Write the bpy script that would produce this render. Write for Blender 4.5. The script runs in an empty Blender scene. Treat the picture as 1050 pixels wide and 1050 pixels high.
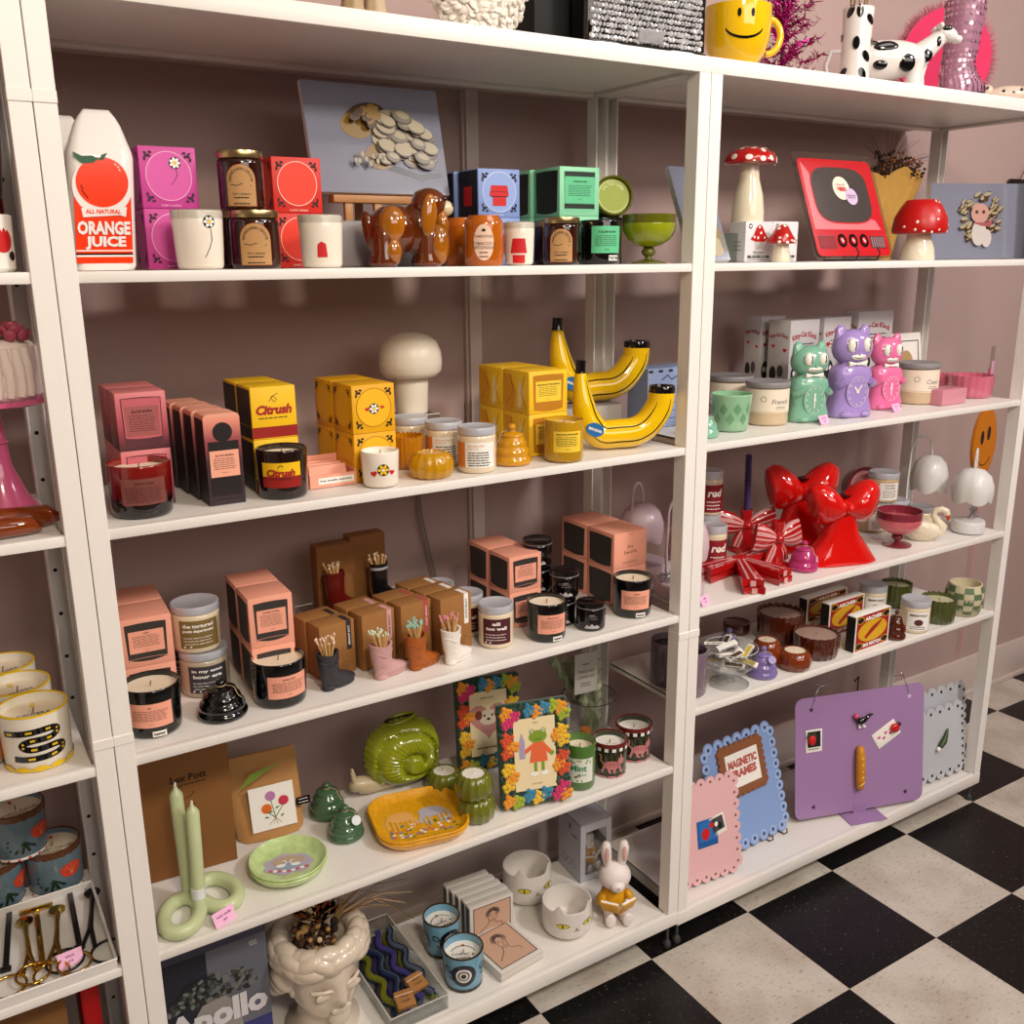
import bpy, bmesh, math, random
from math import sin, cos, pi, radians, atan2, sqrt, tan
from mathutils import Vector, Matrix, Euler
random.seed(7)
SC = bpy.context.scene
COL = SC.collection
CAM = Vector((-0.1785, -1.4204, 1.5523))
CE = Euler((1.3138, 0.0088, -0.5583), 'XYZ')
CR = CE.to_matrix()
F = 985.136
cd = bpy.data.cameras.new('camera'); cam = bpy.data.objects.new('camera', cd); COL.objects.link(cam)
cam.location = CAM; cam.rotation_euler = CE
cd.sensor_width = 36; cd.lens = F*36/1050; cd.clip_start = .02
SC.camera = cam
SC.view_settings.view_transform = 'Standard'; SC.view_settings.look = 'None'; SC.view_settings.gamma = 1
def ray(u, v): return CR @ Vector(((u-525)/F, -(v-525)/F, -1))
def on(u, v, z):
    d = ray(u, v); return CAM + d*((z-CAM.z)/d.z)
def aty(u, v, y):
    d = ray(u, v); return CAM + d*((y-CAM.y)/d.y)
def proj(p):
    q = CR.transposed() @ (Vector(p)-CAM); return (525-F*q.x/q.z, 525+F*q.y/q.z)
def depth(p): return -(CR.transposed() @ (Vector(p)-CAM)).z
def face(x, y): return atan2(CAM.x-x, y-CAM.y)
def cyl(u, v, w, z):
    p = on(u, v, z); r = w*depth(p)/(2*F)
    for _ in range(3):
        d = Vector((p.x-CAM.x, p.y-CAM.y)).normalized()
        c = (p.x+d.x*r, p.y+d.y*r); q = min(max(c[1], r+.004), .338-r); c = (c[0]+(q-c[1])*d.x/d.y, q); r = w*depth((c[0], c[1], z))/(2*F)
    return c[0], c[1], r
def cyy(u, w, y, z):
    lo, hi = -1., 4.
    for _ in range(50):
        m = (lo+hi)/2
        if proj((m, y, z))[0] < u: lo = m
        else: hi = m
    return lo, y, w*depth((lo, y, z))/(2*F)
def hgt(x, y, z, v):
    lo, hi = -.2, 1.
    for _ in range(50):
        m = (lo+hi)/2
        if proj((x, y, z+m))[1] > v: lo = m
        else: hi = m
    return lo
def edge(p1, p2, z):
    a = on(p1[0], p1[1], z); b = on(p2[0], p2[1], z); d = b-a
    return (a+b)/2, d.length, atan2(d.y, d.x)
def lin(h):
    if not isinstance(h, str): return h
    h = h.lstrip('#'); c = [int(h[i:i+2], 16)/255 for i in (0, 2, 4)]
    return tuple(x/12.92 if x <= .04045 else ((x+.055)/1.055)**2.4 for x in c)
MATS = {}
def mat(name, col, rough=.5, metal=0, coat=0, noise=0, nscale=40, bump=0, bscale=200, sss=0, trans=0, ior=1.45, spec=.5, emit=0, sheen=0):
    if name in MATS: return MATS[name]
    m = bpy.data.materials.new(name); m.use_nodes = True; nt = m.node_tree; b = nt.nodes['Principled BSDF']
    c = lin(col); b.inputs['Base Color'].default_value = (*c, 1)
    b.inputs['Roughness'].default_value = rough; b.inputs['Metallic'].default_value = metal
    b.inputs['Coat Weight'].default_value = coat; b.inputs['Coat Roughness'].default_value = .06
    b.inputs['Specular IOR Level'].default_value = spec; b.inputs['IOR'].default_value = ior
    b.inputs['Transmission Weight'].default_value = trans; b.inputs['Sheen Weight'].default_value = sheen
    if sss: b.inputs['Subsurface Weight'].default_value = sss; b.inputs['Subsurface Radius'].default_value = (.01, .007, .005); b.inputs['Subsurface Scale'].default_value = .5
    if noise:
        tc = nt.nodes.new('ShaderNodeTexCoord'); n = nt.nodes.new('ShaderNodeTexNoise'); n.inputs['Scale'].default_value = nscale; n.inputs['Detail'].default_value = 4
        mx = nt.nodes.new('ShaderNodeMix'); mx.data_type = 'RGBA'
        mx.inputs[6].default_value = (*[x*(1-noise) for x in c], 1); mx.inputs[7].default_value = (*[min(1, x*(1+noise)) for x in c], 1)
        nt.links.new(tc.outputs['Object'], n.inputs['Vector']); nt.links.new(n.outputs['Fac'], mx.inputs[0]); nt.links.new(mx.outputs[2], b.inputs['Base Color'])
    if bump:
        tc = nt.nodes.new('ShaderNodeTexCoord'); n = nt.nodes.new('ShaderNodeTexNoise'); n.inputs['Scale'].default_value = bscale
        bp = nt.nodes.new('ShaderNodeBump'); bp.inputs['Strength'].default_value = bump; bp.inputs['Distance'].default_value = .002
        nt.links.new(tc.outputs['Object'], n.inputs['Vector']); nt.links.new(n.outputs['Fac'], bp.inputs['Height']); nt.links.new(bp.outputs[0], b.inputs['Normal'])
    if emit: b.inputs['Emission Color'].default_value = (*c, 1); b.inputs['Emission Strength'].default_value = emit
    MATS[name] = m; return m
def ramp_mat(name, stops, axis='Z', lo=0, hi=.1, rough=.4, coat=0, metal=0):
    if name in MATS: return MATS[name]
    m = bpy.data.materials.new(name); m.use_nodes = True; nt = m.node_tree; b = nt.nodes['Principled BSDF']
    b.inputs['Roughness'].default_value = rough; b.inputs['Coat Weight'].default_value = coat; b.inputs['Metallic'].default_value = metal
    tc = nt.nodes.new('ShaderNodeTexCoord'); sp = nt.nodes.new('ShaderNodeSeparateXYZ'); mr = nt.nodes.new('ShaderNodeMapRange'); cr = nt.nodes.new('ShaderNodeValToRGB')
    mr.inputs['From Min'].default_value = lo; mr.inputs['From Max'].default_value = hi
    nt.links.new(tc.outputs['Object'], sp.inputs[0]); nt.links.new(sp.outputs[axis], mr.inputs['Value']); nt.links.new(mr.outputs[0], cr.inputs[0]); nt.links.new(cr.outputs[0], b.inputs['Base Color'])
    e = cr.color_ramp.elements
    e[0].position = stops[0][0]; e[0].color = (*lin(stops[0][1]), 1); e[1].position = stops[-1][0]; e[1].color = (*lin(stops[-1][1]), 1)
    for p, c in stops[1:-1]: x = e.new(p); x.color = (*lin(c), 1)
    MATS[name] = m; return m
def glass(name, col, gloss=.05, edge=.35, rough=.03):
    if name in MATS: return MATS[name]
    m = bpy.data.materials.new(name); m.use_nodes = True; nt = m.node_tree; nt.nodes.remove(nt.nodes['Principled BSDF'])
    t = nt.nodes.new('ShaderNodeBsdfTransparent'); t.inputs[0].default_value = (*lin(col), 1)
    g = nt.nodes.new('ShaderNodeBsdfGlossy'); g.inputs['Roughness'].default_value = rough
    lw = nt.nodes.new('ShaderNodeLayerWeight'); lw.inputs['Blend'].default_value = .35
    mr = nt.nodes.new('ShaderNodeMapRange'); mr.inputs['To Min'].default_value = gloss; mr.inputs['To Max'].default_value = edge
    mx = nt.nodes.new('ShaderNodeMixShader'); nt.links.new(lw.outputs['Facing'], mr.inputs[0]); nt.links.new(mr.outputs[0], mx.inputs[0])
    nt.links.new(t.outputs[0], mx.inputs[1]); nt.links.new(g.outputs[0], mx.inputs[2]); nt.links.new(mx.outputs[0], nt.nodes['Material Output'].inputs[0])
    MATS[name] = m; return m
def on_front(y=0, x0=0, z0=0): return lambda u, v, d: (x0+u, y-d, z0+v)
def on_left(x, y0=0, z0=0): return lambda u, v, d: (x-d, y0-u, z0+v)
def on_right(x, y0=0, z0=0): return lambda u, v, d: (x+d, y0+u, z0+v)
def on_top(z, x0=0, y0=0): return lambda u, v, d: (x0+u, y0+v, z+d)
def on_cyl(r, a0=0, z0=0):
    rf = r if callable(r) else (lambda v: r)
    f = lambda u, v, d: ((rf(v)+d)*sin(a0+u/rf(v)), -(rf(v)+d)*cos(a0+u/rf(v)), z0+v)
    CURV[id(f)] = f; return f
CURV = {}
def tilted(m, f): return lambda u, v, d: tuple(m @ Vector(f(u, v, d)))
TC = {}
def tmesh(s, bold=0, shear=0):
    k = (s, bold, shear)
    if k not in TC:
        c = bpy.data.curves.new('txt', 'FONT'); c.body = s; c.align_x = 'CENTER'; c.align_y = 'CENTER'; c.resolution_u = 2; c.offset = bold; c.shear = shear; c.size = 1
        o = bpy.data.objects.new('txt', c); m = o.to_mesh()
        vs = [(v.co.x, v.co.y) for v in m.vertices]; fs = [tuple(p.vertices) for p in m.polygons]
        o.to_mesh_clear(); bpy.data.objects.remove(o); bpy.data.curves.remove(c)
        xs = [v[0] for v in vs] or [0]; ys = [v[1] for v in vs] or [0]
        cx = (min(xs)+max(xs))/2; cy = (min(ys)+max(ys))/2
        TC[k] = ([(x-cx, y-cy) for x, y in vs], fs, max(xs)-min(xs), max(ys)-min(ys))
    return TC[k]
class MB:
    def __init__(s, m=None): s.v = []; s.f = []; s.k = []; s.mats = []; s.cur = 0; s.xf = None; s.map = on_front(); s.d = .0004; s.lift = 0; s.mat(m) if m else None
    def mat(s, m):
        if m not in s.mats: s.mats.append(m)
        s.cur = s.mats.index(m); return s
    def add(s, vs, fs):
        o = len(s.v)
        s.v += [tuple(s.xf @ Vector(p)) for p in vs] if s.xf else [tuple(p) for p in vs]
        s.f += [tuple(i+o for i in f) for f in fs]; s.k += [s.cur]*len(fs); return s
    def box(s, x0, x1, y0, y1, z0, z1):
        return s.add([(x, y, z) for z in (z0, z1) for y in (y0, y1) for x in (x0, x1)], [(0, 2, 3, 1), (4, 5, 7, 6), (0, 1, 5, 4), (2, 6, 7, 3), (0, 4, 6, 2), (1, 3, 7, 5)])
    def rbox(s, x0, x1, y0, y1, z0, z1, r=.002, seg=2):
        bm = bmesh.new(); bmesh.ops.create_cube(bm, size=1)
        for v in bm.verts: v.co = ((x0+x1)/2+v.co.x*(x1-x0), (y0+y1)/2+v.co.y*(y1-y0), (z0+z1)/2+v.co.z*(z1-z0))
        bmesh.ops.bevel(bm, geom=bm.edges[:], offset=r, segments=seg, affect='EDGES', profile=.5)
        return s.bm(bm)
    def bm(s, bm):
        bm.verts.index_update(); s.add([v.co.copy() for v in bm.verts], [[v.index for v in f.verts] for f in bm.faces]); bm.free(); return s
    def lathe(s, prof, n=32, c=(0, 0, 0), flute=None, wave=None, sx=1, sy=1, caps=True):
        vs = []; fs = []
        for r, z in prof:
            for i in range(n):
                a = 2*pi*i/n; rr = r*(flute(a, z) if flute else 1); zz = z+(wave(a, r, z) if wave else 0)
                vs.append((c[0]+rr*cos(a)*sx, c[1]+rr*sin(a)*sy, c[2]+zz))
        for j in range(len(prof)-1):
            for i in range(n):
                k = (i+1) % n; fs.append((j*n+i, j*n+k, (j+1)*n+k, (j+1)*n+i))
        if caps and prof[0][0] > 1e-5: fs.append(tuple(range(n-1, -1, -1)))
        if caps and prof[-1][0] > 1e-5: fs.append(tuple((len(prof)-1)*n+i for i in range(n)))
        return s.add(vs, fs)
    def tube(s, pts, r, n=8, closed=False, sq=None):
        pts = [Vector(p) for p in pts]; N = len(pts); rs = r if isinstance(r, (list, tuple)) else [r]*N
        vs = []; fs = []; up = None
        for i, p in enumerate(pts):
            if closed: t = pts[(i+1) % N]-pts[i-1]
            else: t = pts[min(i+1, N-1)]-pts[max(i-1, 0)]
            t = t.normalized() if t.length > 1e-9 else Vector((0, 0, 1))
            if up is None: up = t.orthogonal().normalized() if abs(t.z) > .9 else Vector((0, 0, 1))
            a = (up-t*up.dot(t)); a = a.normalized() if a.length > 1e-6 else t.orthogonal().normalized(); b = t.cross(a); up = a
            for k in range(n):
                th = 2*pi*k/n; vs.append(p+a*(rs[i]*cos(th))+b*(rs[i]*sin(th)))
        M = N if closed else N-1
        for i in range(M):
            j = (i+1) % N
            for k in range(n):
                l = (k+1) % n; fs.append((i*n+k, i*n+l, j*n+l, j*n+k))
        if not closed: fs.append(tuple(range(n-1, -1, -1))); fs.append(tuple((N-1)*n+k for k in range(n)))
        return s.add(vs, fs)
    def ell(s, c, r, n=20, m=12, rot=None, warp=None):
        R = Euler(rot).to_matrix() if rot else None; vs = []; fs = []
        if not isinstance(r, (list, tuple)): r = (r, r, r)
        for j in range(m+1):
            p = pi*j/m-pi/2
            for i in range(n):
                a = 2*pi*i/n; q = Vector((cos(p)*cos(a)*r[0], cos(p)*sin(a)*r[1], sin(p)*r[2]))
                if warp: q = Vector(warp(q))
                if R: q = R @ q
                vs.append((c[0]+q.x, c[1]+q.y, c[2]+q.z))
        for j in range(m):
            for i in range(n): k = (i+1) % n; fs.append((j*n+i, j*n+k, (j+1)*n+k, (j+1)*n+i))
        return s.add(vs, fs)
    def loft(s, rings, cap=True, closed=True):
        n = len(rings[0]); vs = [p for r in rings for p in r]; fs = []
        for j in range(len(rings)-1):
            for i in range(n if closed else n-1): k = (i+1) % n; fs.append((j*n+i, j*n+k, (j+1)*n+k, (j+1)*n+i))
        if cap: fs.append(tuple(range(n-1, -1, -1))); fs.append(tuple((len(rings)-1)*n+i for i in range(n)))
        return s.add(vs, fs)
    def prism(s, pts, y0, y1, mp=None):
        f = mp or (lambda x, z, y: (x, y, z)); n = len(pts)
        a = sum(pts[i][0]*pts[(i+1) % n][1]-pts[(i+1) % n][0]*pts[i][1] for i in range(n))
        if a < 0: pts = pts[::-1]
        return s.add([f(x, z, y0) for x, z in pts]+[f(x, z, y1) for x, z in pts], [tuple(range(n)), tuple(range(2*n-1, n-1, -1))]+[(i, i+n, (i+1) % n+n, (i+1) % n) for i in range(n)])
    def P(s, u, v, d=None): return s.map(u, v, (s.d if d is None else d)+s.lift)
    def rect(s, u0, v0, u1, v1, d=None, n=1, m=1, up=4e-6):
        s.lift += up
        vs = [s.P(u0+(u1-u0)*i/n, v0+(v1-v0)*j/m, d) for j in range(m+1) for i in range(n+1)]
        return s.add(vs, [(j*(n+1)+i, j*(n+1)+i+1, (j+1)*(n+1)+i+1, (j+1)*(n+1)+i) for j in range(m) for i in range(n)])
    def pol(s, pts, d=None):
        s.lift += 4e-6
        if id(s.map) in CURV:
            us = [p[0] for p in pts]; a, b = min(us), max(us); k = 9; bm = bmesh.new(); bm.faces.new([bm.verts.new((u, v, 0)) for u, v in pts])
            for i in range(1, k): bmesh.ops.bisect_plane(bm, geom=bm.verts[:]+bm.edges[:]+bm.faces[:], plane_co=(a+(b-a)*i/k, 0, 0), plane_no=(1, 0, 0))
            bmesh.ops.triangulate(bm, faces=bm.faces[:])
            bm.verts.index_update(); s.add([s.P(v.co.x, v.co.y, d) for v in bm.verts], [[v.index for v in f.verts] for f in bm.faces]); bm.free(); return s
        return s.add([s.P(u, v, d) for u, v in pts], [tuple(range(len(pts)))])
    def oval(s, u, v, a, b=None, d=None, n=24, rot=0):
        s.lift += 4e-6; b = a if b is None else b; k = 3; vs = [s.P(u, v, d)]; fs = []
        for j in range(1, k+1):
            for i in range(n):
                t = 2*pi*i/n; x = a*j/k*cos(t); y = b*j/k*sin(t); vs.append(s.P(u+x*cos(rot)-y*sin(rot), v+x*sin(rot)+y*cos(rot), d))
        for i in range(n): fs.append((0, 1+i, 1+(i+1) % n))
        for j in range(k-1):
            for i in range(n): fs.append((1+j*n+i, 1+(j+1)*n+i, 1+(j+1)*n+(i+1) % n, 1+j*n+(i+1) % n))
        return s.add(vs, fs)
    def ring(s, u, v, a, w, d=None, n=28, b=None):
        b = a if b is None else b
        return s.line([(u+a*cos(2*pi*i/n), v+b*sin(2*pi*i/n)) for i in range(n+1)], w, d)
    def line(s, pts, w, d=None):
        vs = []; N = len(pts); s.lift += 4e-6
        for i in range(N):
            a = pts[max(i-1, 0)]; b = pts[min(i+1, N-1)]
            if i in (0, N-1) and abs(pts[0][0]-pts[-1][0])+abs(pts[0][1]-pts[-1][1]) < 1e-7 and N > 3: a = pts[-2]; b = pts[1]
            t = Vector((b[0]-a[0], b[1]-a[1])); t = t.normalized() if t.length > 1e-9 else Vector((1, 0)); n = Vector((-t.y, t.x))*w/2
            vs += [s.P(pts[i][0]+n.x, pts[i][1]+n.y, d), s.P(pts[i][0]-n.x, pts[i][1]-n.y, d)]
        return s.add(vs, [(2*i, 2*i+1, 2*i+3, 2*i+2) for i in range(N-1)])
    def text(s, t, u, v, h=None, w=None, d=None, bold=0, shear=0, rot=0, arc=None):
        vs, fs, W, H = tmesh(t, bold, shear); s.lift += 4e-6
        if not vs: return s
        sy = h/H if h else w/W; sx = w/W if w else sy
        out = []
        for x, y in vs:
            x *= sx; y *= sy
            if arc: a = x/arc; x, y = (arc+y)*sin(a), (arc+y)*cos(a)-arc
            out.append(s.P(u+x*cos(rot)-y*sin(rot), v+x*sin(rot)+y*cos(rot), d))
        return s.add(out, fs)
    def lines(s, u0, u1, v0, v1, n, w, d=None):
        r = random.Random(n)
        for i in range(n):
            v = v1-(v1-v0)*i/max(1, n-1); a = u0+(u1-u0)*r.uniform(0, .05); b = u1-(u1-u0)*r.uniform(0, .12); x = a
            while x < b:
                l = (u1-u0)*r.uniform(.06, .2); y = min(b, x+l); s.rect(x, v-w/2, y, v+w/2, d, n=2, up=0); x = y+(u1-u0)*.025
        return s
    def build(s, name, parent=None, sharp=35, smooth=True):
        me = bpy.data.meshes.new(name); me.from_pydata(s.v, [], s.f)
        for m in s.mats: me.materials.append(m)
        me.polygons.foreach_set('material_index', s.k)
        if smooth:
            me.polygons.foreach_set('use_smooth', [True]*len(me.polygons)); me.set_sharp_from_angle(angle=radians(sharp))
        me.update()
        o = bpy.data.objects.new(name, me); COL.objects.link(o)
        if parent: o.parent = parent
        return o
def tag(o, label, cat, group=None):
    o['label'] = label; o['category'] = cat
    if group: o['group'] = group
    return o
def thing(name, label, cat, loc=(0, 0, 0), rz=0, group=None):
    o = bpy.data.objects.new(name, None); COL.objects.link(o); o.empty_display_size = .02
    o.location = loc; o.rotation_euler = (0, 0, rz); return tag(o, label, cat, group)
def solo(mb, name, label, cat, loc=(0, 0, 0), rz=0, group=None, sharp=35):
    o = mb.build(name, None, sharp); o.location = loc; o.rotation_euler = (0, 0, rz); return tag(o, label, cat, group)
def dup(root, loc, rz, label, group=None):
    r = root.copy(); COL.objects.link(r); r.location = loc; r.rotation_euler = (0, 0, rz); r['label'] = label
    if group: r['group'] = group
    for ch in list(root.children):
        c = ch.copy(); COL.objects.link(c); c.parent = r
        for g in list(ch.children): d = g.copy(); COL.objects.link(d); d.parent = c
    return r
def struct(name, mb, **k):
    o = mb.build(name, None, **k); o['kind'] = 'structure'; o['label'] = k.get('label', name.replace('_', ' ')) if False else name.replace('_', ' '); return o
WHITE = mat('white_enamel', 'ebe7e2', .38, noise=.02, nscale=12)
BLACK = mat('black_gloss', '07070a', .08, coat=.6)
INK = mat('black_ink', '141214', .6)
PAPER = mat('white_paper', 'f2efe9', .7)
WAX = mat('cream_wax', 'ead9c0', .5, sss=.25)
WAXW = mat('white_wax', 'efe9df', .5, sss=.25)
PEACH = mat('peach_card', 'f0a68e', .6, noise=.03)
KRAFT = mat('kraft_card', '9a6a38', .8, noise=.1, nscale=90)
CLEAR = glass('clear_glass', 'f0f2f1', .05, .5)
GOLD = mat('gold_metal', 'bda878', .28, metal=1)
SILVER = mat('silver_metal', 'c9c9cf', .25, metal=1)
STEEL = mat('black_wire', '151515', .4, metal=.5)
GREYLID = mat('pale_grey_metal_lid', 'c9ccd6', .35, metal=.25)
TAGPINK = mat('pink_price_paper', 'f0b8dc', .6)
RED = mat('red_glaze', 'd3100c', .1, coat=.7)
REDINK = mat('red_ink', 'c8191c', .6)
Z4, Z3, Z2, Z1, Z0, ZT = 1.542, 1.185, .827, .475, .098, 1.907
ZB1 = .596
# setting: floor, walls, ceiling
def floor_mat():
    m = bpy.data.materials.new('checker_vinyl_tiles'); m.use_nodes = True; nt = m.node_tree; b = nt.nodes['Principled BSDF']; L = nt.links.new
    N = lambda t: nt.nodes.new(t)
    tc = N('ShaderNodeTexCoord'); mp = N('ShaderNodeMapping'); mp.inputs['Location'].default_value = (-.7655, -.0011, .05)
    L(tc.outputs['Object'], mp.inputs[0])
    ck = N('ShaderNodeTexChecker'); ck.inputs['Scale'].default_value = 1/.3048; ck.inputs[1].default_value = (0, 0, 0, 1); ck.inputs[2].default_value = (1, 1, 1, 1)
    L(mp.outputs[0], ck.inputs[0])
    st = N('ShaderNodeMapping'); st.inputs['Scale'].default_value = (1, 2.6, 1); st.inputs['Rotation'].default_value = (0, 0, .5); L(tc.outputs['Object'], st.inputs[0])
    n1 = N('ShaderNodeTexNoise'); n1.inputs['Scale'].default_value = 60; n1.inputs['Detail'].default_value = 6; n1.inputs['Roughness'].default_value = .7; L(st.outputs[0], n1.inputs[0])
    n2 = N('ShaderNodeTexNoise'); n2.inputs['Scale'].default_value = 7; n2.inputs['Detail'].default_value = 5; L(tc.outputs['Object'], n2.inputs[0])
    n3 = N('ShaderNodeTexNoise'); n3.inputs['Scale'].default_value = 95; n3.inputs['Detail'].default_value = 2; L(st.outputs[0], n3.inputs[0])
    def ramp(src, stops):
        r = N('ShaderNodeValToRGB'); e = r.color_ramp.elements
        e[0].position, e[1].position = stops[0][0], stops[-1][0]; e[0].color = (*lin(stops[0][1]), 1); e[1].color = (*lin(stops[-1][1]), 1)
        for p, c in stops[1:-1]: x = e.new(p); x.color = (*lin(c), 1)
        L(src, r.inputs[0]); return r.outputs[0]
    w = ramp(n1.outputs['Fac'], [(.30, '6f685f'), (.37, 'a89f95'), (.43, 'c6bfb5'), (.58, 'cbc4ba'), (.7, 'b5aa9e')])
    w2 = ramp(n2.outputs['Fac'], [(.3, 'c9bdb2'), (.6, 'ffffff')])
    mw = N('ShaderNodeMix'); mw.data_type = 'RGBA'; mw.blend_type = 'MULTIPLY'; mw.inputs[0].default_value = .6; L(w, mw.inputs[6]); L(w2, mw.inputs[7])
    k = ramp(n3.outputs['Fac'], [(.58, '0c0b0c'), (.66, '1c1a1b'), (.73, '6a6662')])
    mx = N('ShaderNodeMix'); mx.data_type = 'RGBA'; L(ck.outputs['Fac'], mx.inputs[0]); L(mw.outputs[2], mx.inputs[6]); L(k, mx.inputs[7])
    L(mx.outputs[2], b.inputs['Base Color']); b.inputs['Roughness'].default_value = .33; b.inputs['Specular IOR Level'].default_value = .35
    return m
FL = floor_mat()
WALL = mat('pale_pink_wall_paint', 'b09893', .75, noise=.03, nscale=3, bump=.15, bscale=60)
CEIL = mat('white_ceiling_paint', 'e6e2dc', .9)
TRIM = mat('pale_trim_paint', 'cfbfb9', .5)
YW = .4566
struct('floor', MB(FL).box(-2.2, 4.2, -4.6, YW+.1, -.06, 0), smooth=False)
struct('wall_back', MB(WALL).box(-2.2, 4.2, YW, YW+.1, 0, 3.0), smooth=False)
struct('wall_left', MB(WALL).box(-2.3, -2.2, -4.6, YW+.1, 0, 3.0), smooth=False)
struct('wall_right', MB(WALL).box(4.2, 4.3, -4.6, YW+.1, 0, 3.0), smooth=False)
struct('wall_front', MB(WALL).box(-2.3, 4.3, -4.7, -4.6, 0, 3.0), smooth=False)
struct('ceiling', MB(CEIL).box(-2.3, 4.3, -4.7, YW+.1, 3.0, 3.1), smooth=False)
struct('baseboard_back', MB(TRIM).rbox(-2.2, 4.2, YW-.014, YW, 0, .15, .004).rbox(-2.2, 4.2, YW-.022, YW-.012, 0, .02, .004))
bx = aty(481, 200, YW).x
struct('trim_1', MB(TRIM).rbox(bx-.02, bx+.02, YW-.012, YW+.001, .15, 3, .003).tube([(bx-.012, YW-.018, .3), (bx-.012, YW-.018, 2.6)], .004, 6))
struct('added_light_blocker', MB(TRIM).rbox(-1.2, 2.31, .346, YW+.001, 1.893, 1.905, .001))  # added unseen strip, keeps light out of the gap behind the top shelf
# shelving units
POST = mat('white_post_enamel', 'efebe6', .35, noise=.015, nscale=15)
HOLE_SHADE = mat('dark_hole_and_gap_shade', '15100e', .8)
def unit(name, label, x0, x1, shelves, zt, lowest, cl, cr):
    t = thing(name, label, 'shelving unit', (x0, 0, 0)); W = x1-x0; D = .345; pw = .0293
    for (px, side) in ((0, 1), (W-pw, -1)):
        for front in (1, 0):
            p = MB(POST); y0 = 0 if front else D-.035
            g = .0006
            ya, yb = (y0, y0+.003) if front else (D-.003, D)
            p.rbox(px+g, px+pw-g, ya, yb, .066, zt-.028, .0008, 1)
            xs = (px+pw-.004, px+pw-g) if side == 1 else (px+g, px+.004)
            p.rbox(xs[0], xs[1], y0+.001, y0+.034, .066, zt-.028, .0008, 1)
            xo = (px+g, px+.003) if side == 1 else (px+pw-.003, px+pw-g)
            p.rbox(xo[0], xo[1], y0+.001, y0+.034, .066, zt-.028, .0008, 1)
            if not front:
                p.mat(HOLE_SHADE); p.map = on_front(D-.0032)
                for z in [.16+.08*i for i in range(22)]: p.oval(px+pw/2, z, .0035, d=.0003, n=10)
            p.build('post', t)
            f = MB(mat('grey_plastic_foot', '3a3a3d', .5)); f.lathe([(.009, 0), (.010, .004), (.009, .012), (.004, .018), (.004, .075)], 12, (px+pw/2, y0+.017, 0)); f.build('foot', t)
            if front:
                for z in (cl if side > 0 else cr):
                    MB(POST).rbox(px+(0 if side < 0 else .0), px+pw, -.0016, .03, z-.008, z+.008, .001, 1).build('joint_collar', t)
    s = MB(WHITE); s.rbox(0, W, 0, .022, zt-.028, zt, .0015); s.rbox(0, W, D-.03, D, zt-.028, zt, .0015)
    s.rbox(0, .03, .0225, D-.0305, zt-.028, zt, .0015); s.rbox(W-.03, W, .0225, D-.0305, zt-.028, zt, .0015); s.box(.036, W-.036, .028, D-.036, zt-.022, zt-.001)
    s.box(.02, W-.02, .012, D-.02, zt-.004, zt-.0006)
    s.mat(HOLE_SHADE); [s.box(*q, zt-.016, zt-.0045) for q in ((.031, .0355, .0225, D-.0305), (W-.0355, W-.031, .0225, D-.0305), (.036, W-.036, .0225, .0275), (.036, W-.036, D-.0355, D-.0305))]  # dark strips stand in for the shadow in the underside gap
    s.build('shelf', t)
    for z in shelves:
        low = abs(z-lowest) < 1e-6; th = .033 if low else .0155
        s = MB(WHITE); s.rbox(0 if low else pw-.002, W if low else W-pw+.002, -.0012 if low else .002, .016, z-th, z, .0015)
        s.rbox(pw+.002, W-pw-.002, .012, D-.036, z-.006, z-.0003, .001, 1); s.rbox(pw+.002, W-pw-.002, D-.05, D-.037, z-th, z, .001, 1)
        s.rbox(pw+.002, pw+.014, .014, D-.048, z-th, z, .001, 1); s.rbox(W-pw-.014, W-pw-.002, .014, D-.048, z-th, z, .001, 1)
        s.build('shelf', t)
    return t
XA, XB, XE = 0, 1.1434, 2.305
unit('shelving_unit', 'white metal shelving unit in the middle, stacked with candles and vases', XA, XB, (Z4, Z3, Z2, Z1, Z0), ZT, Z0, (1.757, .861), (.779,))
unit('shelving_unit', 'white metal shelving unit on the right end beside the open checkered floor', XB, XE, (Z4, Z3, Z2, ZB1, Z0-.006), ZT, Z0-.006, (.779,), ())
unit('shelving_unit', 'white metal shelving unit cut off by the left edge of the photo', XA-1.1434, XA, (Z4, Z3, Z2, Z1, Z0), ZT, Z0, (), (1.757, .861))
# light
def area(name, loc, tgt, sx, sy, power, col):
    l = bpy.data.lights.new(name, 'AREA'); l.shape = 'RECTANGLE'; l.size = sx; l.size_y = sy; l.energy = power; l.color = col
    o = bpy.data.objects.new(name, l); COL.objects.link(o); o.location = loc
    o.rotation_euler = (Vector(tgt)-Vector(loc)).to_track_quat('-Z', 'Y').to_euler(); return o
area('ceiling_and_fill_light', (1.9, -2.1, 2.75), (1.0, .1, .8), .4, .3, 43, (1, .93, .90))
area('ceiling_and_fill_light', (.1, -2.3, 2.78), (.5, .1, .8), .4, .3, 30, (1, .86, .66))
area('ceiling_and_fill_light', (1.2, -.95, 2.9), (1.1, -.3, .0), .9, .4, 6, (1, .95, .9))  # added overhead fill for the shelf-front tops and floor
area('ceiling_and_fill_light', (.9, -3.9, 2.5), (.9, .3, 1.1), 2.8, .9, 36, (1, .92, .84))  # added large dim fill lamp that lifts the shade inside the bays
area('ceiling_and_fill_light', (3.0, -1.2, 2.8), (2.3, .3, .6), .45, .3, 10, (1, .94, .92))
w = bpy.data.worlds.new('room_world'); SC.world = w; w.use_nodes = True
w.node_tree.nodes['Background'].inputs[0].default_value = (1, .95, .92, 1); w.node_tree.nodes['Background'].inputs[1].default_value = .06
SC.view_settings.exposure = -.1
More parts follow.
